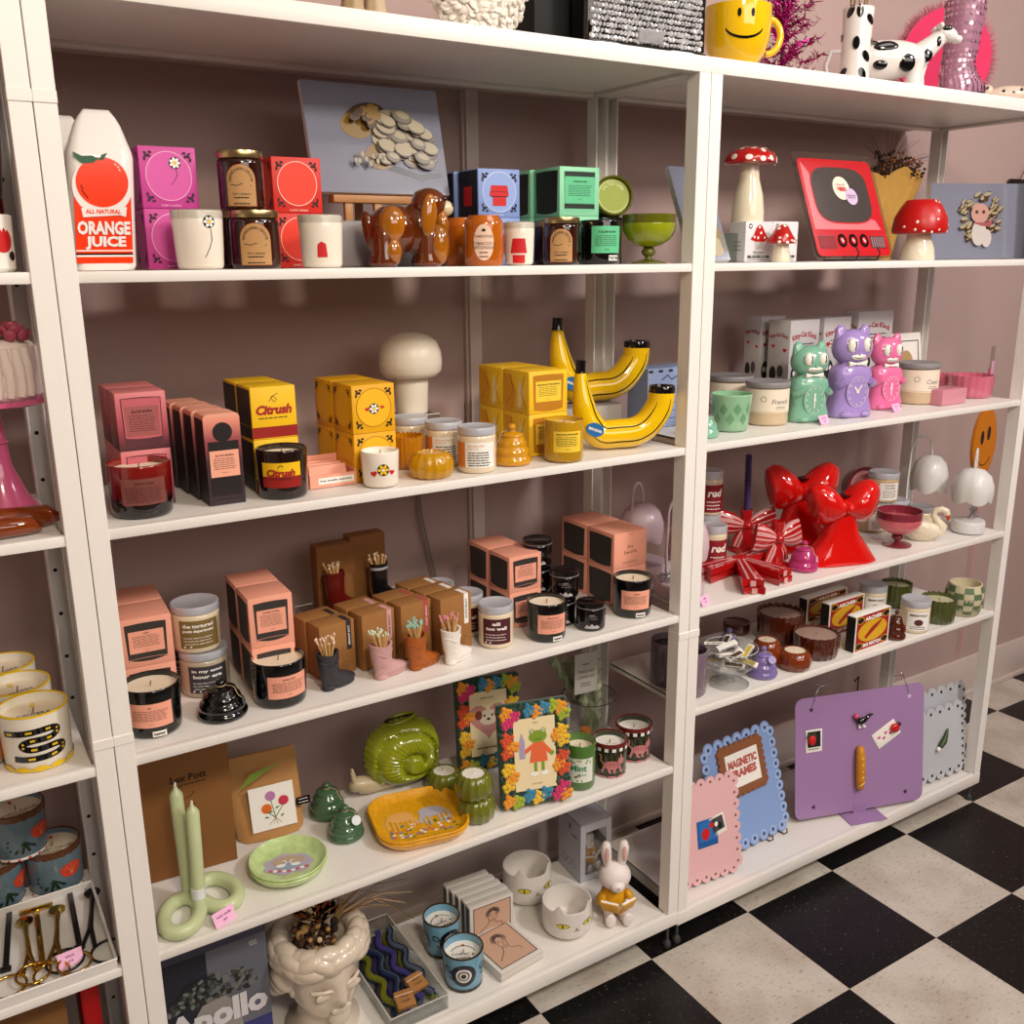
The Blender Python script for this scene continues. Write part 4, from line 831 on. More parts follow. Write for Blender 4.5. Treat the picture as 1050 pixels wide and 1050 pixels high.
def boot(name, label, u, v, wpx, vt, m, rz, headm, rough=False, rain=False, z=None, matches=22, mlabel=''):
    z = Z2 if z is None else z; p = on(u, v, z); L = wpx*depth(p)/F/cos(.3); x, y = p.x, p.y+.012; H = hgt(x, y, z, vt)
    t = thing(name, label, 'boot', (x, y, z), rz, 'small boots filled with matches'); k = L
    def sec(cx, a, b, zz, n=16, e=1): return [(cx+a*cos(2*pi*i/n), b*sin(2*pi*i/n), zz) for i in range(n)]
    B = MB(m); hs = -k*.22
    if rain: S = [sec(k*.05, k*.50, k*.17, .0008), sec(k*.05, k*.52, k*.18, H*.06), sec(k*.06, k*.50, k*.18, H*.13), sec(0, k*.42, k*.18, H*.22), sec(hs+k*.09, k*.31, k*.18, H*.32), sec(hs+.0, k*.25, k*.19, H*.45), sec(hs, k*.25, k*.20, H*.7), sec(hs, k*.26, k*.21, H*.92), sec(hs, k*.27, k*.22, H)]
    else: S = [sec(k*.07, k*.46, k*.15, H*.09), sec(k*.07, k*.51, k*.19, H*.13), sec(k*.07, k*.49, k*.20, H*.21), sec(0, k*.43, k*.20, H*.29), sec(hs+k*.10, k*.33, k*.19, H*.38), sec(hs+k*.02, k*.27, k*.20, H*.48), sec(hs, k*.285, k*.22, H*.70), sec(hs, k*.30, k*.24, H*.88), sec(hs, k*.31, k*.25, H)]
    if not rain:
        S[-1] = [(q[0], q[1], H*(.95+.06*abs(cos(2*pi*i/16)))) for i, q in enumerate(S[-1])]
    inner = [(hs+(q[0]-hs)*.82, q[1]*.82, q[2]) for q in S[-1]]; deep = [(q[0], q[1], H*.8) for q in inner]
    B.loft(S+[inner, deep]); B.build('boot', t, 60)
    if not rain:
        B = MB(m); B.lathe([(k*.17, 0.0003), (k*.18, H*.05), (k*.16, H*.13)], 14, (hs-k*.02, 0, 0), sy=.95); B.loft([sec(k*.14, k*.38, k*.15, 0.0003), sec(k*.14, k*.41, k*.17, H*.05), sec(k*.12, k*.42, k*.17, H*.11)]); B.build('sole', t, 60)
        B = MB(m); q = [(hs+k*.235*cos(a), -k*.185*1.02*sin(a)-.0002, H*.62-abs(cos(a))*0) for a in [pi*i/12 for i in range(13)]]; B.tube([(hs+k*.295*cos(a), -k*.23*sin(a), H*(.80-.14*sin(a)**6)) for a in [pi*i/14 for i in range(15)]], k*.012, 6); B.tube([(hs-k*.2, -k*.09, H*.45), (hs-k*.02, -k*.195, H*.36), (hs+k*.18, -k*.165, H*.44)], k*.012, 6); B.build('stitching', t, 60)
    else:
        B = MB(mat('pale_boot_stripe', 'a9adb0', .4) if 'black' in label else mat('oxblood', '5a120f', .4)); B.loft([sec(hs, k*.262, k*.212, H*.86), sec(hs, k*.268, k*.218, H*.92)], cap=False); B.loft([sec(k*.05, k*.525, k*.185, H*.06), sec(k*.05, k*.525, k*.185, H*.09)], cap=False); B.build('stripe', t)
    r = random.Random(int(u)); wood = mat('match_wood', 'dcb277', .7)
    mt = thing('match_bundle', mlabel, 'matches', (x, y, z), rz, 'bundles of matches in the boots')
    S1 = MB(wood); S2 = MB(headm)
    for i in range(matches):
        a = 2*pi*r.random(); q = sqrt(r.random()); bx, by = hs+k*.12*q*cos(a), k*.10*q*sin(a); tx, ty = bx*1.0+k*.17*q*cos(a)-k*.06, by+k*.12*q*sin(a); hh = H*(1.25+.17*r.random()) if not rain else H*(1.12+.08*r.random())
        S1.tube([(bx, by, H*.82), (tx, ty, hh)], .0014, 5); S2.ell((tx, ty, hh), (.0021, .0021, .003), 8, 6)
    S1.build('sticks', mt); S2.build('match_heads', mt)
    return t
CH = mat('charcoal_glitter', '34343a', .35, noise=.9, nscale=420, bump=.8, bscale=500); PKC = mat('dusty_pink_ceramic', 'c79c9c', .65, bump=.2, bscale=300); OGL = mat('orange_glitter', 'a85a1e', .4, noise=.5, nscale=420, bump=.6, bscale=500); WCER = mat('white_ceramic', 'eee7df', .35)
boot('match_boot', 'small charcoal glitter cowboy boot, leftmost of the four boots', 348, 706, 39, 666, CH, .25, mat('blush_match_heads', 'eac9b8', .7), mlabel='blush tipped matches standing in the charcoal glitter boot')
boot('match_boot', 'small dusty pink ceramic cowboy boot', 402, 694, 40, 657, PKC, .25, mat('mint_match_heads', 'cfe0c4', .7), mlabel='pale mint tipped matches standing in the dusty pink boot')
boot('match_boot', 'small orange glitter cowboy boot', 437, 685, 38, 648, OGL, .25, mat('aqua_match_heads', '8fd0c8', .7), mlabel='aqua tipped matches standing in the orange glitter boot')
boot('match_boot', 'small white ceramic cowboy boot, rightmost of the four boots', 472, 679, 36, 642, WCER, .3, mat('rose_match_heads', 'dc8ba4', .7), mlabel='rose tipped matches standing in the white boot')
def kraft(p1, p2, vt, label, strip, word, nb, backs, turn=None, d=.045):
    c, w, rz = edge(p1, p2, Z2); rz = .16 if turn is None else turn; h = hgt(c.x, c.y, Z2, vt); out = []
    for j in range(nb+1):
        off = j*(d+.002); x, y = c.x-sin(rz)*off-.003*j, c.y+cos(rz)*off
        t = carton('match_box', label if j == 0 else backs[j-1], 'match box', x, y, Z2, w, d, h, rz, KRAFT, None, None, None, 'kraft boxes behind the boots')
        p = MB(strip); p.map = on_front(0); p.rect(w*.26, h*.45, w*.40, h*.998); p.d += .0004
        p.mat(PAPER if strip in (CH2, PKS2) else INK).text(word, w*.33, h*.72, h=w*.055, w=h*.36, rot=pi/2, bold=.02)
        p.mat(mat('kraft_ink', '5a3c1c', .8)).line([(-w*.1, h*.2), (0, h*.25), (w*.06, h*.2), (w*.2, h*.24), (w*.32, h*.21)], w*.01); p.lines(-w*.1, w*.3, h*.08, h*.16, 3, h*.008)
        p.map = on_top(h-.0002, 0, d/2); p.d = .0004; p.mat(strip).rect(w*.26, -d*.5, w*.40, d*.15); p.build('label_strip', t)
CH2 = mat('charcoal_strip', '2b2a2c', .6); PKS = mat('pink_strip', 'd6a3a0', .6); PKS2 = mat('rose_strip', 'b5504e', .6)
kraft((329, 697.5), (367, 688), 639, 'kraft match box behind the charcoal glitter boot', CH2, 'MIDNIGHT BOOT', 1, ('kraft match box in the second row by the black candle left of the boots',))
kraft((372, 687.5), (408, 679), 627.5, 'kraft match box behind the dusty pink boot', PKS, 'PINK BOOT', 1, ('kraft match box in the second row, second from the left',))
kraft((411.5, 678), (445, 670), 618, 'kraft match box behind the orange glitter boot', PKS2, 'CLAY BOOT', 1, ('kraft match box in the second row, third from the left',))
kraft((451, 671), (486, 663), 611, 'kraft match box behind the white boot', PAPER, 'WHITE BOOT', 2, ('kraft match box in the second row behind the white boot', 'kraft match box furthest back behind the white boot'))
ry = .21; xa = front(322, ry, Z2); xb2 = front(432, ry, Z2); zr = .066
p = on(375, 622, Z2+zr); ry = min(p.y-.02, .24); xa = front(320, ry, Z2+zr); xb2 = front(428, ry, Z2+zr)
t = thing('display_riser', 'clear acrylic riser at the back holding two rain boots', 'riser', ((xa+xb2)/2, ry, Z2), 0); w = xb2-xa
b = MB(CLEAR); b.box(-w/2, w/2, 0, .095, zr-.003, zr); b.box(-w/2, -w/2+.003, 0, .095, .0003, zr-.003); b.box(w/2-.003, w/2, 0, .095, .0003, zr-.003); b.build('riser', t)
MB(mat('acrylic_edge', 'cfcac2', .2)).tube([(-w/2, 0, zr), (w/2, 0, zr), (w/2, .095, zr), (-w/2, .095, zr)], .0011, 6, closed=True).build('edge', t)
zz = Z2+zr+.0004
for u0, u1, vt, lab, dy in ((328, 366, 562, 'plain kraft box on the clear riser behind the red rain boot', .05), (362, 397, 551, 'plain kraft box on the clear riser behind the black rain boot', .055)):
    yy = ry+dy; a, bb = front(u0, yy, zz), front(u1, yy, zz)
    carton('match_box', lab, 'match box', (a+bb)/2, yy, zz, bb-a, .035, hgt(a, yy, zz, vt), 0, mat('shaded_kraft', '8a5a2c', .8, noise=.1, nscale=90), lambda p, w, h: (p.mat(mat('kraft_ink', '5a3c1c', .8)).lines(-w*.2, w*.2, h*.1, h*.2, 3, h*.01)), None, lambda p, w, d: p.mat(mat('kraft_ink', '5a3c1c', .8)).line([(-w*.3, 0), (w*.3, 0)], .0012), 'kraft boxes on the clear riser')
def rainboot(u, v, wpx, vt, label, m, mlabel):
    p = on(u, v, zz); x = front(u, ry+.012, zz); u, v = proj((x, ry+.004, zz)); return boot('match_boot', label, u, v, wpx, vt, m, .1, mat('cream_match_heads', 'd9c4a0', .7), rain=True, z=zz, matches=14, mlabel=mlabel)
OX = mat('oxblood_rubber', '5e140f', .25, coat=.4); BLK = mat('black_rubber', '101114', .2, coat=.5)
rainboot(354, 617, 39, 584, 'oxblood red rain boot at the back on the clear riser', OX, 'cream tipped matches in the oxblood rain boot')
rainboot(398, 607, 35, 575, 'black rain boot with pale stripes at the back on the clear riser', BLK, 'cream tipped matches in the black rain boot')
peachstack((522, 645), (556, 638), 569, ('peach candle box at the bottom behind the maroon jars', 'peach candle box with framed label on top, behind the maroon label jars'), 'CEDAR STACK', 1, ('peach box in the back row at the bottom behind the maroon jars', 'peach box in the back row on top behind the maroon jars'), turn=.03)
black_candle(560.5, 660, 41, 614, 'black candle with peach label beside the maroon label jars', 'CEDAR STACK', .35)
black_candle(648, 635, 40, 590, 'black candle with peach label at the right end of the shelf', 'LANAI', .2)
def boyprint(p, w, h):
    p.mat(mat('cocoa_ink', '4a2018', .6)).text('B o y', 0, h*.58, h*.085, bold=.015); p.text('S m e l l s', 0, h*.44, h*.085, bold=.015); p.lines(-w*.25, w*.25, h*.14, h*.17, 2, h*.008); p.line([(-w*.07, h*.93), (w*.07, h*.93)], h*.006)
q = peachstack((627, 621), (663, 614), 545, ('peach candle box at the bottom behind the right hand black candle', 'peach candle box with two words on a plain front, on top near the right post'), '', 1, ('peach box in the back row at the bottom near the right post', 'peach box in the back row on top near the right post'), turn=.03, front=boyprint)
BJ = mat('black_jar_glass', '0c0809', .1, coat=.5); SILV = mat('silver_print', '8f8a8c', .4)
def blackjar(x, y, z, r, h, label):
    t, rf = lidded(label, x, y, z, r, h, face(x, y)+.1, BJ, BLACK, .16, 'small black lidded jars')
    MB(SILV).tube([(r*1.0*cos(2*pi*i/32), r*1.0*sin(2*pi*i/32), h*.845) for i in range(32)], .0007, 6, closed=True).build('silver_rim', t)
    m = MB(mat('pale_grey_print', 'b8b2b2', .5)); m.map = on_cyl(r); m.text('NIGHT', 0, h*.62, h*.05, bold=.02); m.lines(-r*.3, r*.4, h*.48, h*.56, 2, h*.012); m.pol([(-r*.5, h*.12), (r*.5, h*.12), (r*.5, h*.18), (r*.3, h*.26), (r*.2, h*.2), (0, h*.3), (-r*.2, h*.2), (-r*.35, h*.27), (-r*.5, h*.16)]); m.build('print', t)
x, y, r = cyl(605.5, 648, 30, Z2); h = hgt(x, y, Z2, 616)
blackjar(x, y, Z2, r, h, 'small black jar at the front, right of the middle black candle')
x2, y2 = x-.034, y+.055; blackjar(x2, y2, Z2, r, h, 'small black jar behind the front black jar, at the bottom')
blackjar(x2+.008, y2+.002, Z2+h+.0004, r, h, 'small black jar stacked in the middle between the peach stacks')
x3, y3 = x-.052, y+.118;
for k, lab in enumerate(('black jar at the bottom of the tall back stack', 'black jar in the middle of the tall back stack', 'black jar at the top of the tall back stack')): blackjar(x3, y3, Z2+k*(h+.0004), r*1.02, h, lab)
b = MB(mat('grey_cord', '8c8078', .6)); P = [aty(u, v, .44) for u, v in ((427, 500), (430, 530), (437, 560), (444, 590), (446, 640))]; b.tube(P, .0022, 6); b.tube([p+Vector((.006, 0, .003)) for p in P], .0022, 6)
solo(b, 'lamp_cord', 'grey lamp cord hanging down the wall behind the middle shelves', 'cord')
# middle unit, fourth shelf (z = Z1): green and amber things
p0, p1 = on(150, 908, Z1), on(243, 881, Z1); d = p1-p0; rz = atan2(d.y, d.x); q0 = p1-d.normalized()*.165
hk = hgt(p1.x, p1.y, Z1, 758)
w = .168; c = (p1+q0)/2
def lexprint(p, w, h):
    k = mat('kraft_dark_ink', '3a2410', .8); p.mat(k); p.text('Lex Pott', w*.07, h*.775, h*.055, bold=.03); p.lines(-w*.1, w*.28, h*.72, h*.722, 1, h*.008)
    for i in range(3): p.line([(w*.0+w*.11*cos(a), h*(.66-.10*i)+h*.05*sin(a)) for a in [pi*.5+pi*1.5*j/16 for j in range(17)]], w*.008)
    p.lines(-w*.1, w*.1, h*.36, h*.42, 4, h*.006)
carton('candle_box', 'tall flat brown kraft box leaning against the left post behind the green tapers', 'candle box', c.x, c.y, Z1, w, .02, hk, rz, mat('brown_kraft', '85572a', .75, noise=.06, nscale=60), lexprint, None, lambda p, w, d: p.mat(INK).rect(w*.3, -d*.2, w*.4, d*.2))
SAGE = mat('sage_green_wax', 'c4cfa2', .32, sss=.3, coat=.15)
a0 = on(245, 905, Z1); b0 = on(162, 945, Z1); c = on(206, 928, Z1)
t = thing('twist_candle', 'pale sage green looped twin candle with two tall tapers', 'candle', (c.x, c.y, Z1), 0)
lx = on(190, 965, Z1); rr = .0125; L1 = on(200, 932, Z1+rr)
def loop(cx, cy, a, b, rot, z0, z1, n=28): return [(cx+a*cos(2*pi*i/n)*cos(rot)-b*sin(2*pi*i/n)*sin(rot), cy+a*cos(2*pi*i/n)*sin(rot)+b*sin(2*pi*i/n)*cos(rot), z0+(z1-z0)*.5*(1-cos(2*pi*i/n))) for i in range(n)]
def ringpts(pl, pr, pf, pb):
    A, B, C_, D_ = [on(q[0], q[1], Z1+rr) for q in (pl, pr, pf, pb)]; return (A+B)/2, (B-A).length/2-rr, (D_-C_).length/2-rr, atan2((B-A).y, (B-A).x)
for q in (((160, 942), (213, 934), (184, 968), (188, 922)), ((200, 926), (246, 904), (228, 938), (222, 897))):
    m_, a_, b_, ro = ringpts(*q); B = MB(SAGE); B.tube(loop(m_.x-c.x, m_.y-c.y, a_, b_, ro, rr, rr), rr, 14, closed=True); B.build('loop', t, 80)
for (u, vb, ut, vt, bend) in ((194, 925, 184, 802, 0), (204.5, 926, 199, 822, 1)):
    pb = on(u, vb, Z1+.012) if bend else on(u-.0, vb-8, Z1+.012); h = hgt(pb.x, pb.y, Z1, vt); lean = .002 if bend else -.002
    xt = pb.x-c.x; yt = pb.y-c.y; B = MB(SAGE); B.tube([(xt, yt, .010), (xt, yt, .03), (xt+lean, yt, h*.5), (xt+2*lean, yt, h*.90), (xt+2*lean, yt, h*.925), (xt+2*lean, yt, h*.95), (xt+2*lean, yt, h*.975)], [.0115, .0118, .0115, .0112, .0085, .004, .0026], 18); B.build('taper', t, 60)
    MB(WAXW).tube([(xt+2*lean, yt, h*.972), (xt+2*lean+.0006, yt, h)], [.0022, .0018], 8).build('wick', t)
    if bend: MB(mat('clear_tape', 'dfe3e6', .15)).lathe([(.0122, .026), (.0125, .026), (.0125, .045), (.0122, .045)], 20, (xt, yt, 0)).build('paper_band', t)
price_tag('pink price tag beside the sage green twist candle', 233, 947, Z1, 25, ('twist candle', '$44'), .35)
p0, p1 = on(250, 866, Z1), on(309, 850, Z1); c = (p0+p1)/2; w = (p1-p0).length*1.2; rz = atan2((p1-p0).y, (p1-p0).x); h = hgt(c.x, c.y, Z1, 786)
t = thing('seed_pouch', 'brown kraft pouch with a white card of three flowers', 'pouch', (c.x, c.y, Z1), rz)
B = MB(mat('pouch_kraft', 'b98850', .75, noise=.12, nscale=30, bump=.3, bscale=40)); S = []
for v, dep, ww in ((0.001, .030, .92), (.05, .032, .96), (.3, .026, 1.0), (.6, .016, 1.0), (.85, .007, 1.0), (1, .004, 1.0)):
    lean = .05*v; S.append([(w*ww/2*x, lean+.012+dep*y, h*v+.0003) for x, y in ((-1, 0), (-.8, -.5), (-.4, -.62), (0, -.64), (.4, -.62), (.8, -.5), (1, 0), (.8, .5), (0, .6), (-.8, .5))])
B.loft(S); B.build('pouch', t, 50); la = .035
R = Matrix.Translation((0, .012-.0228, 0)) @ Matrix.Rotation(-.27, 4, 'X'); p = MB(PAPER); p.map = tilted(R, on_front(0)); p.d = .001; p.rect(-w*.28, h*.14, w*.36, h*.70); p.d += .0004
for u, v, cc in ((.02, .56, 'b77ab0'), (.2, .47, 'c8324c'), (-.05, .41, 'dd6a1e')):
    p.mat(mat('bloom_'+cc, cc, .6)).oval(w*u, h*v, w*.075, w*.07); p.mat(mat('stem_green', '4d7a2f', .6)).line([(w*u, h*(v-.04)), (w*.06, h*.28)], w*.012); p.d += .0002; p.mat(mat('bloom_dark'+cc, cc, .8)).ring(w*u, h*v, w*.04, w*.01)
p.mat(mat('stem_green', '4d7a2f', .6))
for u, v in ((-.06, .3), (.16, .29), (.1, .4), (.0, .36)): p.oval(w*u, h*v, w*.03, w*.012, rot=u*4)
p.mat(mat('root_brown', '9a7050', .7))
for a in (-.5, -.2, .1, .4): p.line([(w*.06, h*.28), (w*(.06+a*.2), h*.2)], w*.006)
p.build('flower_card', t)
p = MB(mat('leaf_green_stain', '6f8a2a', .6)); p.map = tilted(R, on_front(-.012)); p.d = .012; p.pol([(-w*.42, h*.76), (-w*.25, h*.92), (w*.2, h*1.0), (w*.1, h*.96), (-w*.2, h*.84)]); p.build('leaf_print', t)
q = MB(BLACK); q.map = tilted(R, on_front(0)); q.d = .004; q.rect(w*.38, h*.36, w*.58, h*.46); q.d += .0004; q.mat(PAPER).lines(w*.40, w*.56, h*.39, h*.43, 2, h*.008); q.build('side_label', t)
LIME = mat('lime_resin', 'bfd694', .2, coat=.5, noise=.3, nscale=60, sss=.1)
x, y, r = cyl(298, 916, 79, Z1)
def plate(z, label):
    t = thing('trinket_plate', label, 'plate', (x, y, z), face(x, y), 'lime green plates')
    MB(LIME).lathe([(r*.60, 0), (r*.80, .003), (r*.94, .010), (r, .020), (r*.975, .0215), (r*.94, .019), (r*.80, .008), (r*.70, .0055), (0, .005)], 64, wave=lambda a, rr, zz: .0006*cos(9*a)*(zz > .015), flute=lambda a, zz: 1+.004*cos(9*a)).build('plate', t, 60); return t
plate(Z1, 'pale lime green round plate under its twin'); t = plate(Z1+.0065, 'pale lime green round plate with a swan picture, on top of its twin')
p = MB(mat('pale_lilac_print', 'b5abc0', .4)); p.map = on_top(.0056, 0, .0); p.d = .0004
p.pol([(r*.62*(1+.07*cos(9*a))*cos(a), r*.44*(1+.09*cos(7*a))*sin(a)) for a in [2*pi*i/60 for i in range(60)]]); p.d = .0008
p.mat(mat('tan_print', 'b9a58c', .5)).oval(0, r*.14, r*.42, r*.2); p.mat(mat('pond_print', '93a6bd', .4)).oval(0, -r*.1, r*.33, r*.16); p.d = .0012
p.mat(PAPER)
for s in (-1, 1): p.oval(s*r*.19, -r*.06, r*.12, r*.07); p.line([(s*r*.10, -r*.04), (s*r*.04, r*.06), (s*r*.09, r*.15), (s*r*.15, r*.12)], r*.035)
fl = mat('rose_print', 'c4606b', .5)
for i in range(9): u = -r*.45+r*.9*i/8; p.mat(PAPER if i % 2 else fl).oval(u, -r*(.33-.10*abs(i-4)/4), r*.06, r*.05, n=10)
p.build('picture', t)
DGR = mat('bottle_green_glass', '44664a', .07, coat=.7); TAGC = mat('clear_tag', 'c9cfd2', .2, coat=.5)
for (u, v, w, vt, lab, tg) in ((337, 844, 38, 802, 'dark green beehive candle, the rear one of two', None), (355.5, 867, 38, 825, 'dark green beehive candle with a round clear tag, the front one of two', TAGC)):
    x, y, r = cyl(u, v, w, Z1); beehive(lab, x, y, Z1, r, hgt(x, y, Z1, vt), DGR, 3, None, tg, 1, group='dark green beehive candles', disc=True)
SNG = mat('chartreuse_glaze', '8f981a', .1, coat=.8); SNB = mat('bisque_cream_glaze', 'c3b291', .3, coat=.2)
p0, p1 = on(362, 822, Z1), on(455, 795, Z1); c = (p0+p1)/2; W = (p1-p0).length; rz = atan2((p1-p0).y, (p1-p0).x)*.6; y = c.y+.016; x = c.x+.002; H = hgt(x, y, Z1, 738)
t = thing('snail_vase', 'glossy chartreuse snail shell vase on a cream snail body', 'vase', (x, y, Z1), rz)
B = MB(SNB); B.tube([(-W*.50, -.002, .020), (-W*.46, -.002, .030), (-W*.40, -.002, .026), (-W*.30, 0, .020), (-W*.1, 0, .018), (W*.2, 0, .018), (W*.40, 0, .016), (W*.47, 0, .013)], [.010, .017, .019, .0195, .0175, .0175, .0155, .012], 18)
B.tube([(-W*.47, -.008, .040), (-W*.50, -.012, .062)], [.006, .003], 10); B.tube([(-W*.45, .006, .040), (-W*.46, .010, .060)], [.006, .003], 10); B.build('snail_body', t, 80)
B = MB(SNG); cx, cz = W*.06, H*.52; n = 96; RX, RZ, RY = W*.40, H*.48, .050; hx, hz = W*.20, H*.40
rows = 18
def shellv(a, b, sgn):
    ca, sa = cos(a), sin(a); e = 2.5; k = (abs(ca)**e+abs(sa)**e)**(-1/e); px, pz = cx+RX*k*ca, cz+RZ*k*sa
    rib = 1+.018*cos(34*a+6*b)*(b > .2); sp = (a/(2*pi)+2.1*(1-b)**.8) % 1.0; groove = 1-.30*math.exp(-(min(sp, 1-sp)/.11)**2)*(b < .93)
    return (hx+(px-hx)*b*rib, sgn*RY*sqrt(max(0, 1-b**3))*groove+.0018*cos(34*a+6*b)*(b > .25)*(b < .97), max(.020, hz+(pz-hz)*b*rib))
for sgn in (-1, 1):
    vs = [shellv(2*pi*i/n, 1-j/rows if j < rows else .0, sgn) for j in range(rows+1) for i in range(n)]; fs = []
    for j in range(rows):
        for i in range(n):
            k = (i+1) % n; q = (j*n+i, j*n+k, (j+1)*n+k, (j+1)*n+i); fs.append(q if sgn < 0 else q[::-1])
    B.add(vs, fs)
B.build('shell', t, 60)
B = MB(mat('dark_inside_glaze', '15170a', .4)); B.lathe([(.0001, H*.955), (W*.15, H*.955), (W*.17, H*1.0), (W*.15, H*1.005), (W*.10, H*.985)], 28, (cx, 0, 0), sy=.45); B.build('opening', t)
B = MB(SNG); B.tube([(cx+W*.165*cos(2*pi*i/28), W*.165*.45*sin(2*pi*i/28), H*.995+.004*cos(2*pi*i/28)) for i in range(28)], .004, 8, closed=True); B.build('rim', t, 80)
AMT = mat('amber_resin', 'eaa41a', .2, coat=.5, noise=.35, nscale=120, sss=.15)
A, Bp = on(388, 876, Z1), on(476, 856, Z1); rz = atan2((Bp-A).y, (Bp-A).x); Cc = on(428, 849, Z1+.008); w = .168; dd = .132
A2_, B2_ = on(379, 845, Z1+.016), on(477, 832, Z1+.016); w = (B2_-A2_).length*.97; C2, D2 = on(425, 874, Z1+.004), on(432, 810, Z1+.02); dd = (D2-C2).length*.93; Cc = (C2+D2)/2
def tray(z, label):
    t = thing('trinket_tray', label, 'tray', (Cc.x, Cc.y, z), rz, 'amber trinket trays')
    def rg(f, zz): return [(a*f, b*f, zz) for a, b in rrect(w, dd, min(w, dd)*.30, 8)]
    MB(AMT).loft([rg(.80, 0), rg(.88, .002), rg(.97, .012), rg(1, .020), rg(.975, .0215), rg(.95, .020), rg(.88, .008), rg(.80, .0058)]).build('tray', t, 60); return t
tray(Z1, 'amber yellow resin tray under its twin'); t = tray(Z1+.0065, 'amber yellow resin tray with two grazing horses, on top of its twin')
p = MB(mat('buff_print', 'e6b25c', .5)); p.map = on_top(.0058, 0, 0); p.d = .0004
r2 = random.Random(4)
for i in range(60): u, v = r2.uniform(-.36, .36), r2.uniform(-.30, -.06); p.mat([mat('slate_print', '70889c', .5), fl, PAPER, mat('stem_green', '4d7a2f', .6)][i % 4]).oval(w*u, dd*v, w*.02, w*.016, n=8)
p.d = .0008
for s, mm in ((-1, mat('palomino_print', 'e8b060', .5)), (1, mat('dapple_grey_print', 'b9b6c2', .5))):
    p.mat(mm); p.oval(s*w*.17, dd*.10, w*.14, dd*.10); p.line([(s*w*.12, dd*.15), (s*w*.06, dd*.06), (s*w*.025, -dd*.03)], w*.05); p.oval(s*w*.02, -dd*.05, w*.020, dd*.05)
    for lx in (.07, .12, .23, .28): p.rect(s*w*lx-w*.010, -dd*.15, s*w*lx+w*.010, dd*.08)
    p.line([(s*w*.29, dd*.14), (s*w*.34, dd*.03), (s*w*.335, -dd*.09)], w*.03)
p.build('picture', t)
OLV2 = mat('olive_green_glass', '6b7022', .07, coat=.7)
x, y, r = cyl(489, 848, 38, Z1); h = hgt(x, y, Z1, 815)
ribbed('olive fluted votive at the bottom of the stack beside the amber tray', x, y, Z1, r, h, OLV2, WAXW, 14, .045, False, True, group='olive fluted votives')
ribbed('olive fluted votive on top of the stack beside the tufted frame', x-.004, y+.003, Z1+h+.0006, r, h, OLV2, WAXW, 14, .045, False, True, group='olive fluted votives')
ribbed('olive fluted votive hidden behind the stacked pair', x-.008, y+.12, Z1, r, h, OLV2, WAXW, 14, .045, False, True, group='olive fluted votives')
TUFT = [mat('tuft_'+n, c, .95, bump=1, bscale=700, sheen=.4) for n, c in (('green', '0d3b26'), ('orange', 'f09a12'), ('pink', 'd61f6a'), ('lime', 'a3b51c'), ('blue', '2f86ad'), ('red', 'dd4a14'), ('yellow', 'f2c21a'))]
def tufted(label, p1, p2, vt, lean, inner, off=0, zl=None):
    c, w, rz = edge(p1, p2, Z1); rz += off; R = Matrix.Translation((0, 0, .0045)) @ Matrix.Rotation(-lean, 4, 'X'); h = hgt(c.x, c.y+.03, Z1, vt)/cos(lean)*1.0
    t = thing('tufted_frame', label, 'picture frame', (c.x, c.y, Z1), rz, 'rainbow tufted frames'); r = random.Random(int(h*1e5))
    B = MB(TUFT[0]); B.xf = R; B.rbox(-w/2, w/2, -.004, .010, .001, h, .004)
    for i in range(330):
        u, v = r.uniform(-w*.49, w*.49), r.uniform(h*.035, h*.99)
        if abs(u) < w*.30 and h*.15 < v < h*.86: continue
        B.ell((u, -.005, v), (.0042, .004, .0042), 6, 4)
    for (u, v, q) in ((-.40, .93, 1), (-.30, .90, 2), (-.38, .84, 2), (-.06, .94, 4), (.05, .92, 1), (.15, .94, 4), (.40, .93, 1), (.30, .95, 3), (.44, .86, 3), (-.40, .68, 5), (-.32, .60, 1), (-.40, .55, 5), (-.40, .38, 6), (-.34, .30, 1), (-.40, .22, 6), (-.40, .06, 1), (-.28, .04, 3), (-.10, .09, 4), (.02, .06, 6), (.13, .09, 4), (.40, .70, 6), (.33, .66, 1), (.42, .60, 6), (.40, .44, 5), (.34, .36, 1), (.41, .31, 5), (.40, .12, 2), (.32, .06, 2), (.43, .05, 1)):
        B.mat(TUFT[q])
        for i in range(9):
            a = i*2.4; s = w*.045*sqrt(i/9)*1.9; B.ell((w*u*.97+s*cos(a), -.0055, h*(.02+.96*v)+s*sin(a)), (.0066, .0042, .0066), 6, 4)
    B.build('tufted_border', t, 80)
    p = MB(mat('cream_card', 'e8d7ac', .7)); p.map = tilted(R, on_front(-.0)); p.d = .0068; p.rect(-w*.29, h*.16, w*.30, h*.85); p.d = .0072; inner(p, w, h); p.build('picture', t)
    B = MB(INK); B.xf = R; B.box(-.012, .012, .011, .013, 0.0, h*.7); B.xf = None; B.box(-.012, .012, .02, h*.45, .0004, .002) ; B.build('stand', t); return t
FRG = mat('frog_green_print', '7d9a2c', .6); FRO = mat('coral_print', 'e2683c', .6); LAV = mat('lavender_print', 'a79bbf', .6)
